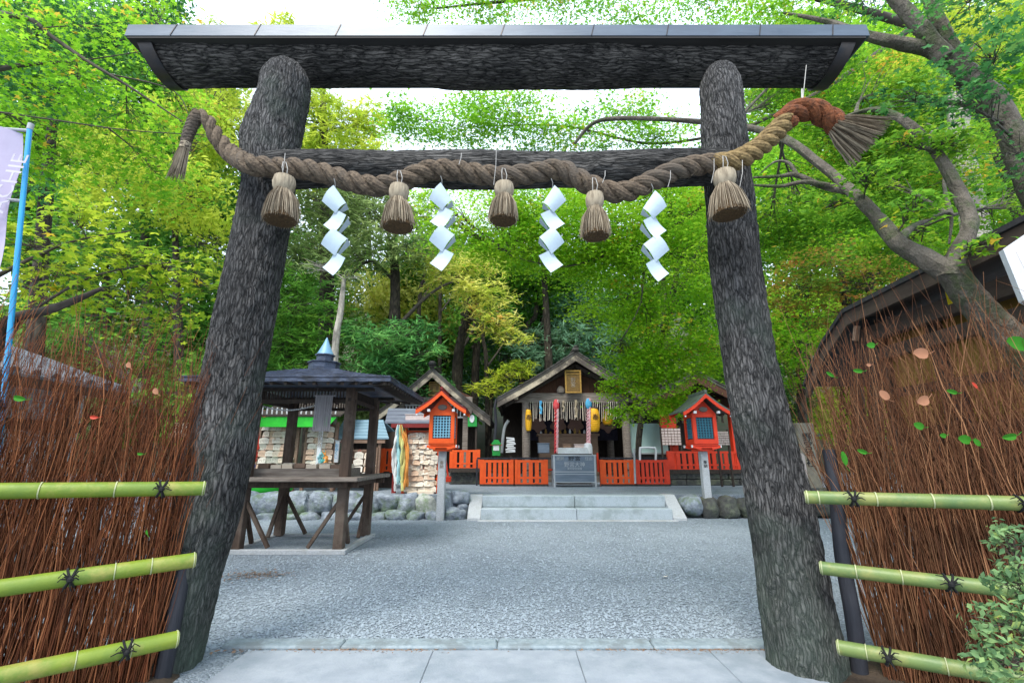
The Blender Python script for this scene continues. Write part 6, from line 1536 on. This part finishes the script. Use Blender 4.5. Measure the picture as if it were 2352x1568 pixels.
def tree(name, label, trunk, limbs, blobs, leafmat, kind='tri', size=0.06, dens=2.0, bark='b_dark', cat='tree', group=None, style='layer', clump=0.45, twig=True, bias=0.0, autumn=0.03, twr=0.010, depth=1.0, gap=0.0):
    """trunk: [(px, py, Y, radius_m)...] from the foot up, limbs: list of the same, blobs: (px, py, Y, rpx, rpy)"""
    T = [P(a[0], a[1], a[2]) for a in trunk]; base = T[0].copy()
    t = thing(name, label, cat, base, group)
    m = MB()
    def br(path, sides=12):
        q = catmull([tuple(P(a[0], a[1], a[2])) + (a[3],) for a in path], 7)
        pts = [Vector(a[:3]) for a in q]; rr = [a[3] for a in q]
        m.tube(pts, rr, sides, fn=lambda i, an, p: 1 + 0.14 * noise.noise(Vector((math.cos(an) * 1.5, math.sin(an) * 1.5, i * 0.35))) + .05 * noise.noise(Vector((math.cos(an) * 4, math.sin(an) * 4, i * 0.8)))); return pts
    tp = br(trunk, 16); m.build('trunk', M[bark], t, smooth=True)
    m = MB(); ends = list(tp)
    for lb in limbs: ends += br(lb, 10)
    bl = [(P(b[0], b[1], b[2]), b[3] * mpp(b[1], b[2]), b[4] * mpp(b[1], b[2]), b) for b in blobs]
    cs = []; cn = []; cz = []; ct = []; ca = []
    for (c, rx, rz, b) in bl:
        ry = (rx + rz) / 2 * depth
        # a limb from the nearest wood to the middle of the clump group
        start = min(ends, key=lambda e: (e - c).length + (0 if e.z < c.z + 0.5 else 2))
        mid = start.lerp(c, .5) + Vector((random.uniform(-.1, .1), random.uniform(-.1, .1), .12)) * (start - c).length * .3
        q = catmull([tuple(start), tuple(mid), tuple(c)], 6); L0 = (start - c).length
        r0 = min(.07, twr * 1.3 + .007 * L0)
        m.tube([Vector(a) for a in q], [r0 * (1 - .75 * i / (len(q) - 1)) for i in range(len(q))], 6)
        s_ = mpp(b[1], b[2]); lp = (size / s_) ** 2 * {'star': 1.3, 'tri': .62, 'leaf': .72, 'needle': .38}[kind]
        n = int(dens * math.pi * b[3] * b[4] / lp * (b[5] if len(b) > 5 else 1.0)); rc = clump * (rx + rz) / 2 * .55
        nc = max(6, int(26 * (1 if rx < 2 else 1.4)))
        w_ = []
        for k in range(nc):
            while True:
                p = RS.rand(3) * 2 - 1
                if 0.15 < np.linalg.norm(p) < 1: break
            p = p * (0.75 + .25 / max(.2, np.linalg.norm(p)) * .6)
            cc = np.array(c) + p * np.array([rx, ry, rz]); w_.append(cc)
            if twig:
                s0 = Vector(q[int((.4 + .6 * RS.rand()) * (len(q) - 1))]); e = Vector(cc)
                md = s0.lerp(e, .5) + Vector((random.uniform(-.15, .15), 0, random.uniform(-.02, .15))) * (e - s0).length
                m.tube([s0, s0.lerp(md, .6), md, e.lerp(md, .4), e], [twr * (.9 + .3 * L0 / 3), twr * .9, twr * .7, twr * .5, twr * .25], 4)
        w_ = np.array(w_); tn = RS.rand(nc)
        id_ = RS.randint(0, nc, n); r = rc * (0.7 + .8 * RS.rand(nc))
        if style == 'layer':
            D = RS.randn(n, 3) * np.stack([r[id_], r[id_], r[id_] * .30], 1); D[:, 2] -= 0.16 * (D[:, 0] ** 2 + D[:, 1] ** 2) / np.maximum(.05, r[id_])
            Nn = np.array([0, -.25, 1.0])[None] + RS.randn(n, 3) * .48; ax = None
        elif style == 'round':
            D = RS.randn(n, 3); D /= np.linalg.norm(D, axis=1, keepdims=True); D *= (r[id_] * (0.35 + .9 * RS.rand(n) ** .5))[:, None]
            Nn = D / (r[id_][:, None]) + RS.randn(n, 3) * .6 + np.array([0, 0, .35]); ax = None
        else:                                  # feather: long sprays fanning outward from each clump
            ns = 14; sp = RS.randn(nc, ns, 3); sp[..., 2] = sp[..., 2] * .6 + .15; sp /= np.linalg.norm(sp, axis=2, keepdims=True)
            j = RS.randint(0, ns, n); dirs = sp[id_, j]; l = RS.rand(n) ** .8
            D = dirs * (l * r[id_] * 2.0)[:, None]; D[:, 2] -= .35 * l ** 2 * r[id_] * 1.3; D += RS.randn(n, 3) * (.05 * r[id_])[:, None]
            Nn = np.array([0, -.3, 1.0])[None] + RS.randn(n, 3) * .5; ax = dirs + RS.randn(n, 3) * .55
        cs.append(w_[id_] + D); cn.append(Nn); cz.append(size * (.55 + .75 * RS.rand(n)))
        tt = .04 + bias + .55 * tn[id_] + .34 * RS.rand(n)
        au = RS.rand(n) < autumn * (0.04 + 7 * (tn[id_] > .93)); tt = np.where(au, 0.99, np.minimum(tt, .92)); ct.append(tt)
        ca.append(RS.randn(n, 3) if ax is None else ax)
    if limbs or blobs: m.build('branches', M['b_twig'] if bark == 'b_dark' else M[bark], t, smooth=True)
    if cs: make_leaves('crown', np.concatenate(cs), np.concatenate(cn), np.concatenate(cz), kind, L_[leafmat], t, np.concatenate(ct), np.concatenate(ca))
    return t
gy = lambda x, Y, z=0.0: None
def foot(px, Y, z=0.0):                       # picture y of the ground point under px at distance Y
    v = (z - H) / Y; # dz/dy = v = (F*SP + k*CP)/(F*CP - k*SP)
    k = (v * F * CP - F * SP) / (CP + v * SP); return 784 - k
# --- right: the grey maple that leans over the brush fence
tree('maple_tree', 'grey-barked maple leaning from behind the right brush fence, its branch crossing behind the gate', [(2455, 1000, 3.6, .165), (2420, 900, 3.6, .15), (2352, 805, 3.65, .13), (2290, 750, 3.7, .12), (2235, 690, 3.7, .112), (2185, 625, 3.7, .105)],
     [[(2190, 632, 3.7, .10), (2120, 592, 3.8, .085), (2060, 555, 3.9, .072), (2005, 490, 4.1, .064), (1950, 435, 4.3, .054), (1880, 375, 4.6, .05), (1800, 318, 4.9, .05), (1700, 290, 5.2, .042), (1560, 276, 5.5, .034), (1420, 272, 5.8, .032), (1360, 285, 5.9, .028), (1320, 330, 6.0, .022)],
      [(2185, 640, 3.7, .10), (2195, 590, 3.7, .072), (2228, 520, 3.75, .064), (2205, 445, 3.85, .056), (2150, 350, 4.0, .048), (2080, 280, 4.2, .045), (2010, 252, 4.4, .03), (1940, 268, 4.6, .015)],
      [(1960, 440, 4.3, .045), (1890, 428, 4.5, .035), (1830, 402, 4.6, .028), (1790, 405, 4.7, .02), (1730, 408, 4.8, .012)], [(1930, 432, 4.4, .035), (1850, 418, 4.5, .024), (1790, 428, 4.6, .02), (1715, 424, 4.7, .01)], [(1830, 402, 4.6, .024), (1812, 375, 4.65, .018), (1780, 372, 4.7, .012), (1745, 400, 4.7, .006)],
      [(2060, 555, 3.9, .05), (2100, 520, 4.3, .03), (2180, 490, 4.6, .022), (2180, 560, 4.6, .010)]],
     [(1850, 130, 6.0, 130, 80, .8), (2020, 210, 5.8, 110, 110), (1770, 240, 6.4, 70, 60, .4), (1850, 470, 6.2, 130, 90), (2030, 420, 6.4, 120, 100), (1760, 540, 6.6, 70, 90), (2080, 560, 5.6, 110, 60, .7), (1920, 330, 6.2, 130, 60), (2180, 380, 6.2, 100, 120, .8), (2110, 470, 3.6, 70, 30, .7), (1990, 400, 3.9, 70, 28, .7), (2250, 560, 3.4, 50, 26, .5), (2060, 330, 3.9, 60, 26, .7), (1900, 470, 4.2, 50, 26, .6), (2180, 330, 3.9, 50, 40, .7), (2320, 480, 5.5, 70, 70, .7)],
     'maple_r', 'tri', .046, 3.6, 'b_grey', style='layer', clump=.55, twr=.006, autumn=.05)
tree('maple_tree', 'large maple at the top right with thick pale limbs and dark leaves in front', [(2620, 900, 4.4, .26), (2480, 600, 4.4, .19), (2380, 430, 4.4, .15), (2330, 320, 4.4, .125), (2285, 225, 4.4, .11)],
     [[(2285, 230, 4.4, .11), (2220, 165, 4.4, .095), (2150, 120, 4.45, .085), (2060, 98, 4.5, .072), (1985, 80, 4.6, .055), (1900, 50, 4.9, .035), (1800, 30, 5.2, .015)],
      [(2170, 135, 4.4, .10), (2120, 70, 4.4, .085), (2060, 0, 4.4, .08), (2020, -60, 4.4, .08)], [(2210, 150, 4.4, .09), (2160, 60, 4.4, .075), (2130, -20, 4.4, .07), (2120, -70, 4.4, .06)]],
     [(1980, 20, 5.0, 120, 40, .5), (2250, -20, 3.9, 140, 50), (2290, 130, 3.5, 110, 90, 1.1), (2200, 230, 3.6, 90, 50), (2060, 232, 3.7, 70, 24, .9), (2330, 350, 3.9, 60, 90, .4)],
     'shade', 'star', .045, 2.0, 'b_grey', clump=.5, twr=.005, bias=-.05)
tree('maple_tree', 'fine-leaved maple spreading over the top of the gate, with open sky between its leaves', [(2440, foot(2440, 8.5), 8.5, .22), (2400, 700, 8.5, .18), (2280, 300, 8.2, .14), (2100, 60, 7.8, .10)],
     [[(2100, 60, 7.8, .09), (1800, -20, 7.4, .06), (1500, -20, 7.0, .05), (1200, 0, 6.8, .03), (1000, 20, 6.8, .015)], [(1700, 300, 6.9, .03), (1500, 330, 6.9, .022), (1300, 290, 6.8, .018), (1120, 290, 6.8, .010)], [(2100, 60, 7.8, .06), (1900, 200, 7.4, .04), (1700, 300, 6.9, .03)], [(1180, 285, 6.8, .010), (1120, 270, 6.8, .008), (1040, 288, 6.8, .005)]],
     [(960, 10, 6.8, 80, 30, .9), (1120, 15, 6.8, 110, 30, .9), (1290, 10, 6.8, 110, 34, .8), (1460, 15, 6.8, 110, 34, .8), (1640, 15, 7, 100, 34, .8), (1800, 20, 7, 90, 40, .8), (960, 275, 6.8, 80, 45, 1.1), (1060, 300, 6.8, 95, 42, 1.0), (1190, 260, 6.8, 110, 42, .8), (1250, 310, 6.8, 90, 36, .9), (1420, 255, 6.8, 100, 38, .8), (1510, 310, 6.8, 90, 36, .9), (1110, 235, 6.8, 90, 30, .9), (1350, 310, 6.8, 80, 36, .7), (1730, 215, 7, 45, 40, .3)],
     'maple', 'tri', .040, 3.3, 'b_dark', clump=.62, twr=.0035, autumn=.05)
# --- the bright maple over the courtyard
tree('maple_tree', 'bright green maple with a slim dark trunk right of the main shrine, overhanging its roof', [(1467, foot(1467, 14.5, TZ), 14.5, .10), (1468, 1000, 14.5, .09), (1490, 880, 13.6, .09), (1530, 740, 12.0, .09), (1560, 600, 11.5, .06)],
     [[(1530, 740, 12, .07), (1640, 480, 10.2, .05), (1560, 512, 10, .04), (1480, 560, 10, .035), (1400, 585, 10, .03), (1290, 612, 10, .02), (1180, 590, 10, .01)], [(1490, 560, 10, .02), (1478, 640, 10, .018), (1470, 700, 10, .014), (1440, 760, 10, .008)]],
     [(1120, 490, 10, 110, 55, 1.0), (990, 455, 10.4, 80, 40, .8), (1150, 435, 10, 90, 34, .9), (1330, 430, 9.8, 90, 40, .9), (1480, 420, 9.6, 110, 45), (1600, 440, 9.8, 60, 50), (1405, 890, 11.8, 34, 34, .8), (1415, 955, 11.8, 30, 20, .6), (1060, 540, 10.4, 90, 50, .8), (1180, 560, 10.4, 110, 60), (1270, 470, 9.6, 120, 65, 1.05), (1340, 540, 9.8, 110, 70), (1230, 580, 10.4, 130, 55), (1400, 500, 9.6, 130, 80), (1540, 480, 9.6, 110, 80), (1600, 600, 10, 90, 110), (1450, 610, 10.4, 130, 80), (1360, 590, 10.6, 90, 60), (1500, 740, 11, 110, 90), (1420, 700, 11.2, 100, 60), (1620, 790, 11, 90, 90), (1470, 850, 11.6, 80, 50), (1500, 900, 11.6, 95, 50), (1540, 830, 11.4, 100, 60), (1440, 945, 11.8, 45, 20, .8), (1540, 945, 11.6, 50, 35), (1000, 495, 10.2, 60, 30, .6), (1420, 810, 11.6, 50, 30)],
     'maple', 'tri', .058, 2.5, 'b_dark', clump=.52, twr=.008, autumn=.05, bias=.27)
tree('maple_tree', 'turning maple with orange-tinged leaves just right of the right gate pillar', [(1990, foot(1990, 9.4), 9.4, .14), (1960, 800, 9.4, .11), (1930, 620, 9.4, .07)], [],
     [(1900, 600, 9, 110, 60), (1990, 650, 8.8, 90, 60), (1830, 660, 9.2, 80, 70), (1930, 720, 9.2, 100, 40), (2080, 620, 8.4, 60, 50)], 'red', 'tri', .055, 1.6, 'b_dark', clump=.42, twr=.006)
tree('maple_tree', 'pale green maple filling the gap beside the right gate pillar, above the inscribed stones', [(1850, foot(1850, 11.5, TZ), 11.5, .12), (1840, 900, 11.5, .10), (1830, 780, 11.3, .06)], [],
     [(1830, 790, 11, 70, 60), (1800, 700, 11, 60, 60), (1880, 740, 11, 70, 60), (1840, 860, 11.2, 40, 40)], 'maple', 'tri', .065, 1.9, 'b_dark', clump=.42, bias=.05)
tree('evergreen_shrub', 'dark glossy shrub just above the tan inscribed stone pillar', [(1830, foot(1830, 12.4, TZ), 12.4, .08), (1828, 990, 12.4, .06)], [], [(1832, 920, 12.2, 42, 60), (1800, 960, 12.2, 30, 40)], 'dark', 'leaf', .07, 3.0, 'b_dark', cat='shrub', style='round', twr=.006)
tree('tall_tree', 'tall tree with a broad mossy trunk in the light gap at the far right', [(2290, foot(2290, 10), 10, .34), (2265, 700, 10, .31), (2238, 500, 10, .27), (2215, 380, 10, .24), (2195, 220, 10, .2)], [], [(2150, 150, 10.5, 140, 90), (2330, 330, 11, 80, 120, .7), (2080, 330, 11, 90, 70, .5), (2260, 60, 10, 110, 70), (2250, 600, 11, 120, 50, .7)], 'ygreen', 'leaf', .07, 2.0, 'b_pale', style='round', clump=.5)
tree('maple_tree', 'yellow-green maple farther back behind the right-hand roof', [(2020, foot(2020, 14), 14, .2), (2000, 700, 14, .16), (1980, 450, 14, .1)], [], [(1900, 200, 13, 150, 100, .8), (2060, 120, 13, 150, 90, .8), (1780, 420, 13, 70, 90, .8), (1980, 480, 13, 130, 110), (1860, 560, 13, 110, 80), (2120, 520, 13, 120, 90, .9), (2150, 680, 12, 110, 50, .8), (1750, 70, 14, 110, 60, .5)], 'maple', 'tri', .085, 3.2, 'b_dark', clump=.6, bias=.10)
# --- left side, near
tree('maple_tree', 'near maple with large star-shaped yellow-green leaves above the left brush fence', [(-160, 1250, 3.4, .10), (-90, 950, 3.4, .09), (30, 730, 3.4, .05)],
     [[(30, 728, 3.4, .038), (110, 712, 3.45, .034), (170, 690, 3.5, .028), (235, 662, 3.5, .015)], [(60, 722, 3.4, .012), (200, 640, 3.6, .009), (330, 610, 3.8, .006), (440, 600, 3.9, .004)], [(-20, 640, 3.4, .02), (150, 560, 3.7, .01), (300, 530, 4, .006)]],
     [(60, 560, 3.6, 90, 60, .8), (170, 500, 3.8, 110, 50), (280, 580, 3.8, 120, 50), (130, 640, 3.7, 120, 45), (380, 620, 3.9, 110, 50), (300, 690, 4.1, 130, 40), (460, 660, 4.0, 60, 40, .8), (400, 740, 4.4, 80, 35, .7), (80, 700, 4.4, 60, 30, .5)],
     'maple_l', 'star', .052, 2.6, 'b_dark', clump=.62, twr=.003, bias=.25)
tree('maple_tree', 'maple at the top left corner with thin branches running down towards the rope', [(-330, 1150, 4.2, .17), (-260, 600, 4.2, .14), (-180, 150, 4.2, .11), (-60, 30, 4.2, .06)],
     [[(-60, 30, 4.2, .05), (60, 42, 4.1, .028), (120, 85, 4.1, .022), (200, 140, 4.1, .018), (290, 195, 4.2, .013), (420, 280, 4.4, .006)], [(-180, 230, 4.2, .03), (0, 258, 4.1, .010), (120, 275, 4.1, .008), (300, 300, 4.2, .006), (470, 310, 4.3, .004)], [(-100, 180, 4.2, .04), (50, 150, 4.2, .022), (180, 140, 4.3, .01), (330, 118, 4.4, .004)], [(250, 170, 4.2, .010), (400, 210, 4.4, .006), (440, 290, 4.5, .004)]],
     [(60, 90, 4.1, 120, 70), (230, 60, 4.4, 130, 60, .9), (370, 40, 4.8, 80, 50, .7), (180, 190, 4.3, 140, 60), (60, 280, 4.4, 120, 60), (290, 300, 4.6, 110, 60, .9), (420, 250, 5, 90, 60, .7), (400, 130, 5, 80, 50, .6), (160, 380, 4.8, 140, 50), (360, 400, 5, 120, 60, .8)],
     'maple', 'star', .040, 2.7, 'b_dark', clump=.6, twr=.003, bias=.06, autumn=.05)
tree('evergreen_tree', 'dark cool-green tree behind the top left maple branches', [(60, foot(60, 8), 8, .14), (80, 800, 8, .13), (110, 400, 8, .10), (130, 200, 8, .06)], [], [(80, 60, 7.5, 160, 80), (280, 90, 7.5, 120, 80), (100, 200, 7.5, 140, 80, .8), (50, 420, 7.5, 100, 80, .5), (330, 10, 7.5, 100, 50)], 'shade', 'leaf', .07, 2.2, 'b_dark', style='round', clump=.5)
tree('broadleaf_tree', 'yellow-green tree behind the left end of the rope', [(420, foot(420, 11), 11, .12), (410, 800, 11, .10), (400, 450, 11, .06)], [], [(300, 420, 10.5, 150, 90), (440, 450, 10.5, 110, 80), (430, 300, 11, 110, 80, .9), (250, 320, 11, 120, 70, .9), (500, 560, 11, 70, 70, .7), (500, 200, 12, 90, 60, .7)], 'ygreen', 'leaf', .085, 2.4, 'b_dark', style='round', clump=.5, bias=.0)
tree('broadleaf_tree', 'mid-green tree filling the space above the white-walled building', [(250, foot(250, 12.5), 12.5, .14), (250, 850, 12.5, .12), (240, 600, 12.5, .08)], [], [(120, 560, 12, 140, 80), (300, 600, 12, 140, 90), (450, 640, 12.4, 100, 90), (200, 740, 12, 150, 60), (430, 780, 12, 100, 70), (60, 740, 12, 80, 70), (350, 850, 12, 130, 50), (480, 880, 11.5, 50, 70)], 'fern', 'leaf', .11, 2.0, 'b_dark', style='feather', clump=.5)
tree('broadleaf_shrub', 'green shrubbery behind the brush fence beside the left pillar', [(420, foot(420, 8.6), 8.6, .07), (418, 1000, 8.6, .05)], [], [(420, 960, 8.4, 45, 60), (380, 900, 8.6, 60, 50), (455, 860, 9, 40, 60), (180, 770, 8.6, 90, 35)], 'fern', 'leaf', .07, 2.0, 'b_dark', cat='shrub', style='round')
# --- behind the courtyard
tree('cypress_tree', 'tall feathery yellow-green tree rising behind the left end of the lintel', [(740, foot(740, 17.5, 1), 17.5, .3), (750, 700, 17.5, .28), (745, 350, 17.5, .2), (740, 180, 17.5, .1)], [], [(745, 300, 17, 110, 80), (680, 240, 17, 90, 80), (810, 290, 17, 70, 50), (660, 120, 17.5, 60, 60), (655, 55, 17.5, 35, 24), (560, 260, 17, 90, 80), (740, 390, 17, 120, 50), (850, 260, 17, 40, 40, .8), (830, 360, 17, 80, 50), (480, 330, 17, 90, 90), (480, 60, 19, 50, 20, .4)], 'ygreen', 'needle', .19, 3.0, 'b_dark', style='feather', clump=.5, bias=.04)
tree('pine_tree', 'grey-green pine-like tree in the middle, above the pavilion roof', [(905, foot(905, 16.5, .8), 16.5, .24), (905, 780, 16.5, .22), (908, 640, 16.5, .18), (900, 560, 16.5, .12)], [[(905, 760, 16.5, .09), (960, 700, 16.3, .07), (1010, 660, 16, .05), (1060, 640, 16, .02)], [(900, 640, 16.5, .06), (850, 600, 16, .05), (800, 640, 16, .02)]], [(720, 450, 15.5, 110, 60), (830, 430, 15.5, 90, 45), (940, 480, 15.5, 80, 50), (850, 500, 15.5, 120, 60), (940, 560, 15.5, 110, 50), (720, 570, 15.5, 90, 50), (830, 590, 15.5, 90, 36), (640, 580, 15.5, 70, 60, .6)], 'olive', 'needle', .15, 2.8, 'b_dark', style='feather', clump=.45)
tree('slender_tree', 'slender tree with a pale bare trunk standing just behind the pavilion finial', [(762, foot(762, 12.5, TZ), 12.5, .10), (770, 800, 12.5, .095), (782, 720, 12.5, .085), (790, 640, 12.5, .06)], [], [(730, 610, 12.6, 60, 26, .4), (800, 640, 12.6, 40, 26, .4)], 'olive', 'needle', .10, 1.6, 'b_pale', style='feather')
tree('broadleaf_tree', 'feathery mid-green tree left of the pale trunk behind the pavilion', [(660, foot(660, 15, .6), 15, .18), (660, 850, 15, .15), (670, 720, 15, .1)], [], [(690, 700, 14.6, 90, 60), (650, 790, 14.5, 80, 50), (720, 790, 14.5, 70, 40), (620, 650, 14.8, 70, 60, .9), (680, 850, 14, 90, 30)], 'fern', 'needle', .15, 3.0, 'b_dark', style='feather', clump=.5, bias=.0)
tree('broadleaf_tree', 'cool green feathery tree right of the pavilion finial', [(900, foot(900, 15.6, .6), 15.6, .16), (900, 900, 15.6, .14), (905, 800, 15.6, .08)], [], [(880, 790, 15, 90, 45), (960, 820, 15, 70, 50), (860, 850, 15, 90, 36), (950, 760, 15.2, 70, 30, .9), (990, 880, 15.6, 50, 40), (820, 760, 15.2, 50, 30)], 'teal', 'needle', .15, 3.2, 'b_dark', style='feather', clump=.45)
tree('maple_tree', 'yellow maple whose sprays reach down towards the main shrine roof', [(1060, foot(1060, 18, 1), 18, .24), (1050, 850, 18, .20), (1065, 760, 17.8, .17), (1090, 690, 17.5, .12), (1060, 620, 17, .09)], [[(1060, 720, 17.6, .07), (1130, 760, 17, .05), (1180, 800, 16.8, .02)]], [(1050, 640, 16.5, 90, 45), (1120, 680, 16.5, 75, 45), (1000, 600, 16.5, 70, 40, .8), (1140, 740, 16.3, 60, 34), (1180, 780, 16.3, 45, 18), (1100, 610, 16.5, 60, 40, .8)], 'yellow', 'needle', .14, 2.6, 'b_dark', style='feather', clump=.5, autumn=.06)
tree('maple_tree', 'golden yellow tree glowing behind the trunks in the middle of the background', [(900, foot(900, 22, 1), 22, .2), (905, 760, 22, .15), (900, 680, 22, .1)], [], [(880, 660, 21.5, 100, 40), (850, 700, 21.5, 80, 40), (960, 690, 22, 80, 50), (1010, 760, 23, 70, 60), (900, 640, 22, 70, 34)], 'yellow', 'leaf', .14, 2.6, 'b_dark', style='round', clump=.5, autumn=.02, bias=.15)
tree('maple_tree', 'low yellow-green maple spray between the two shrine roofs', [(1120, foot(1120, 17, .6), 17, .08), (1130, 900, 17, .06)], [], [(1170, 858, 16.8, 60, 18), (1130, 890, 16.8, 60, 16), (1200, 838, 17, 40, 12)], 'ygreen', 'needle', .12, 3.0, 'b_dark', style='feather', clump=.4, bias=.1)
def bare(px, pyb, pxt, pyt, Y, r, lab, bend=0):
    r *= .72
    tree('forest_tree', lab, [(px, foot(px, Y, 1.0 if Y < 24 else 0), Y, r), (px + (pxt - px) * .3 + bend, pyb + (pyt - pyb) * .4, Y, r * .9), (pxt - bend, (pyb + pyt) / 2 - 40, Y, r * .8), (pxt, pyt, Y, r * .6)], [[(px, pyb - 60, Y, r * .5), (px + 40, pyb - 120, Y, r * .35), (px + 50, pyb - 180, Y, r * .2)]],
         [(pxt, pyt - 20, Y + .5, 90, 50), (pxt - 50, pyt + 20, Y + 1, 60, 40, .7), (pxt + 60, pyt + 10, Y + .6, 60, 45, .7)], 'fern', 'leaf', .13, 1.8, 'b_dark', style='round', clump=.5, group='dark-trunked trees behind the shrines')
bare(1045, 880, 1075, 640, 20, .27, 'dark trunk seen just right of the smaller shrine gable, forking upward', 4)
bare(1085, 860, 1125, 660, 20.5, .26, 'dark leaning trunk second from the smaller shrine gable')
bare(1200, 880, 1225, 640, 21, .20, 'dark trunk standing behind the left slope of the main shrine roof', -6)
bare(958, 760, 975, 600, 20, .14, 'thin dark leaning trunk in front of the golden tree')
bare(1010, 780, 1012, 600, 20, .12, 'thin straight trunk in front of the golden tree')
bare(1120, 900, 1110, 740, 19.5, .14, 'short dark trunk between the two shrine roofs')
tree('evergreen_tree', 'dark evergreen right behind the main shrine gable, blue-green and feathery', [(1330, foot(1330, 20.5, 1), 20.5, .2), (1330, 850, 20.5, .15), (1330, 760, 20.5, .1)], [], [(1300, 790, 19.8, 90, 50), (1380, 800, 19.8, 70, 60), (1250, 830, 20, 60, 40), (1330, 720, 20.2, 80, 50), (1210, 790, 20, 50, 40, .8)], 'bluegreen', 'needle', .17, 2.2, 'b_dark', style='feather', clump=.5)
tree('evergreen_tree', 'dark broad evergreen filling the middle distance left of the bright maple', [(1260, foot(1260, 22, 1), 22, .16), (1250, 800, 22, .14), (1240, 650, 22, .10)], [], [(1230, 680, 21.5, 90, 60), (1310, 660, 21.5, 90, 60), (1180, 640, 22, 60, 40, .8), (1270, 740, 21.8, 80, 50), (1400, 740, 21.5, 80, 80), (1160, 820, 22, 70, 60, .8)], 'fern', 'leaf', .15, 2.2, 'b_dark', style='round', clump=.5, bias=.05)
# far rows closing the view
for i, (px, Y, top, mt, lb) in enumerate([(-150, 20, 60, 'fern', 'far green tree beyond the left picture edge'), (150, 20, 40, 'olive', 'far tree seen through the top left maple branches'), (400, 22, 130, 'fern', 'far green tree in the gap left of the left gate pillar'), (620, 24, 300, 'fern', 'far tree behind the left gate pillar and pavilion'), (850, 27, 420, 'olive', 'far tree behind the pine-like tree'), (1050, 28, 560, 'fern', 'far tree behind the yellow maple'), (1260, 28, 560, 'fern', 'far tree behind the middle evergreen'), (1480, 26, 480, 'fern', 'far tree behind the bright maple'), (1700, 24, 330, 'fern', 'far tree behind the right gate pillar'), (1930, 22, 120, 'ygreen', 'far yellow-green tree right of the right gate pillar'), (2200, 20, 60, 'fern', 'far tree behind the right-hand roof'), (2500, 20, 60, 'fern', 'far tree beyond the right picture edge')]):
    s = []; y = top + 60; 
    while y < 960:
        for k in range(3): s.append((px + RS.uniform(-110, 110), y + RS.uniform(-20, 20), Y + RS.uniform(-.8, .8), 95, 62, .95))
        y += 95
    tree('forest_tree', lb, [(px, foot(px, Y, .8), Y, .2), (px + 10, 850, Y, .17), (px, (top + 800) / 2, Y, .12), (px, top + 40, Y, .05)], [], s, mt, 'leaf', .20, 2.5, 'b_dark', style='round', clump=.55, twig=False, group='far trees closing the view')
for i, (px, Y, top, bot, mt, lb) in enumerate([(60, 15, -20, 560, 'maple', 'green tree closing the view at the upper left'), (330, 16, 20, 560, 'fern', 'green tree closing the view left of the lintel end'), (1250, 19, 440, 640, 'maple', 'green tree behind the bright maple, left part'), (1520, 18, 420, 640, 'maple', 'green tree behind the bright maple, right part'), (1840, 15, 60, 620, 'maple', 'green tree closing the view right of the gate'), (1010, 24, 600, 900, 'fern', 'green tree closing the view above the smaller shrine'), (1200, 24, 640, 900, 'bluegreen', 'blue-green tree closing the view above the main shrine'), (700, 21, 560, 860, 'fern', 'green tree closing the view behind the pavilion'), (2080, 15, -20, 640, 'fern', 'green tree closing the view beyond the leaning maple'), (2320, 14, -40, 600, 'maple', 'green tree closing the view at the upper right')]):
    s = []; y = top + 50
    while y < bot:
        for k in range(3): s.append((px + RS.uniform(-110, 110), y + RS.uniform(-20, 20), Y + RS.uniform(-.8, .8), 95, 60, .95))
        y += 85
    tree('forest_tree', lb, [(px, foot(px, Y, .4), Y, .2), (px + 10, 850, Y, .17), (px, (top + 800) / 2, Y, .12), (px, top + 60, Y, .05)], [], s, mt, 'tri', .12, 2.0, 'b_dark', style='layer', clump=.6, twig=False, group='far trees closing the view', bias=.0)
# --- shrub at the lower right corner
tree('corner_shrub', 'leafy shrub with small blue-green and yellow leaves in the lower right corner', [(2420, 1640, 2.0, .02), (2400, 1500, 2.0, .015), (2380, 1400, 2.05, .01)], [], [(2320, 1240, 2.1, 50, 50, .7), (2330, 1330, 2.05, 70, 50, .9), (2300, 1430, 2.0, 80, 50), (2330, 1530, 1.95, 100, 50), (2390, 1400, 2.0, 70, 120)], 'shrub', 'leaf', .020, 1.8, 'b_twig' if False else 'b_dark', cat='shrub', style='round', clump=.5, twr=.002)
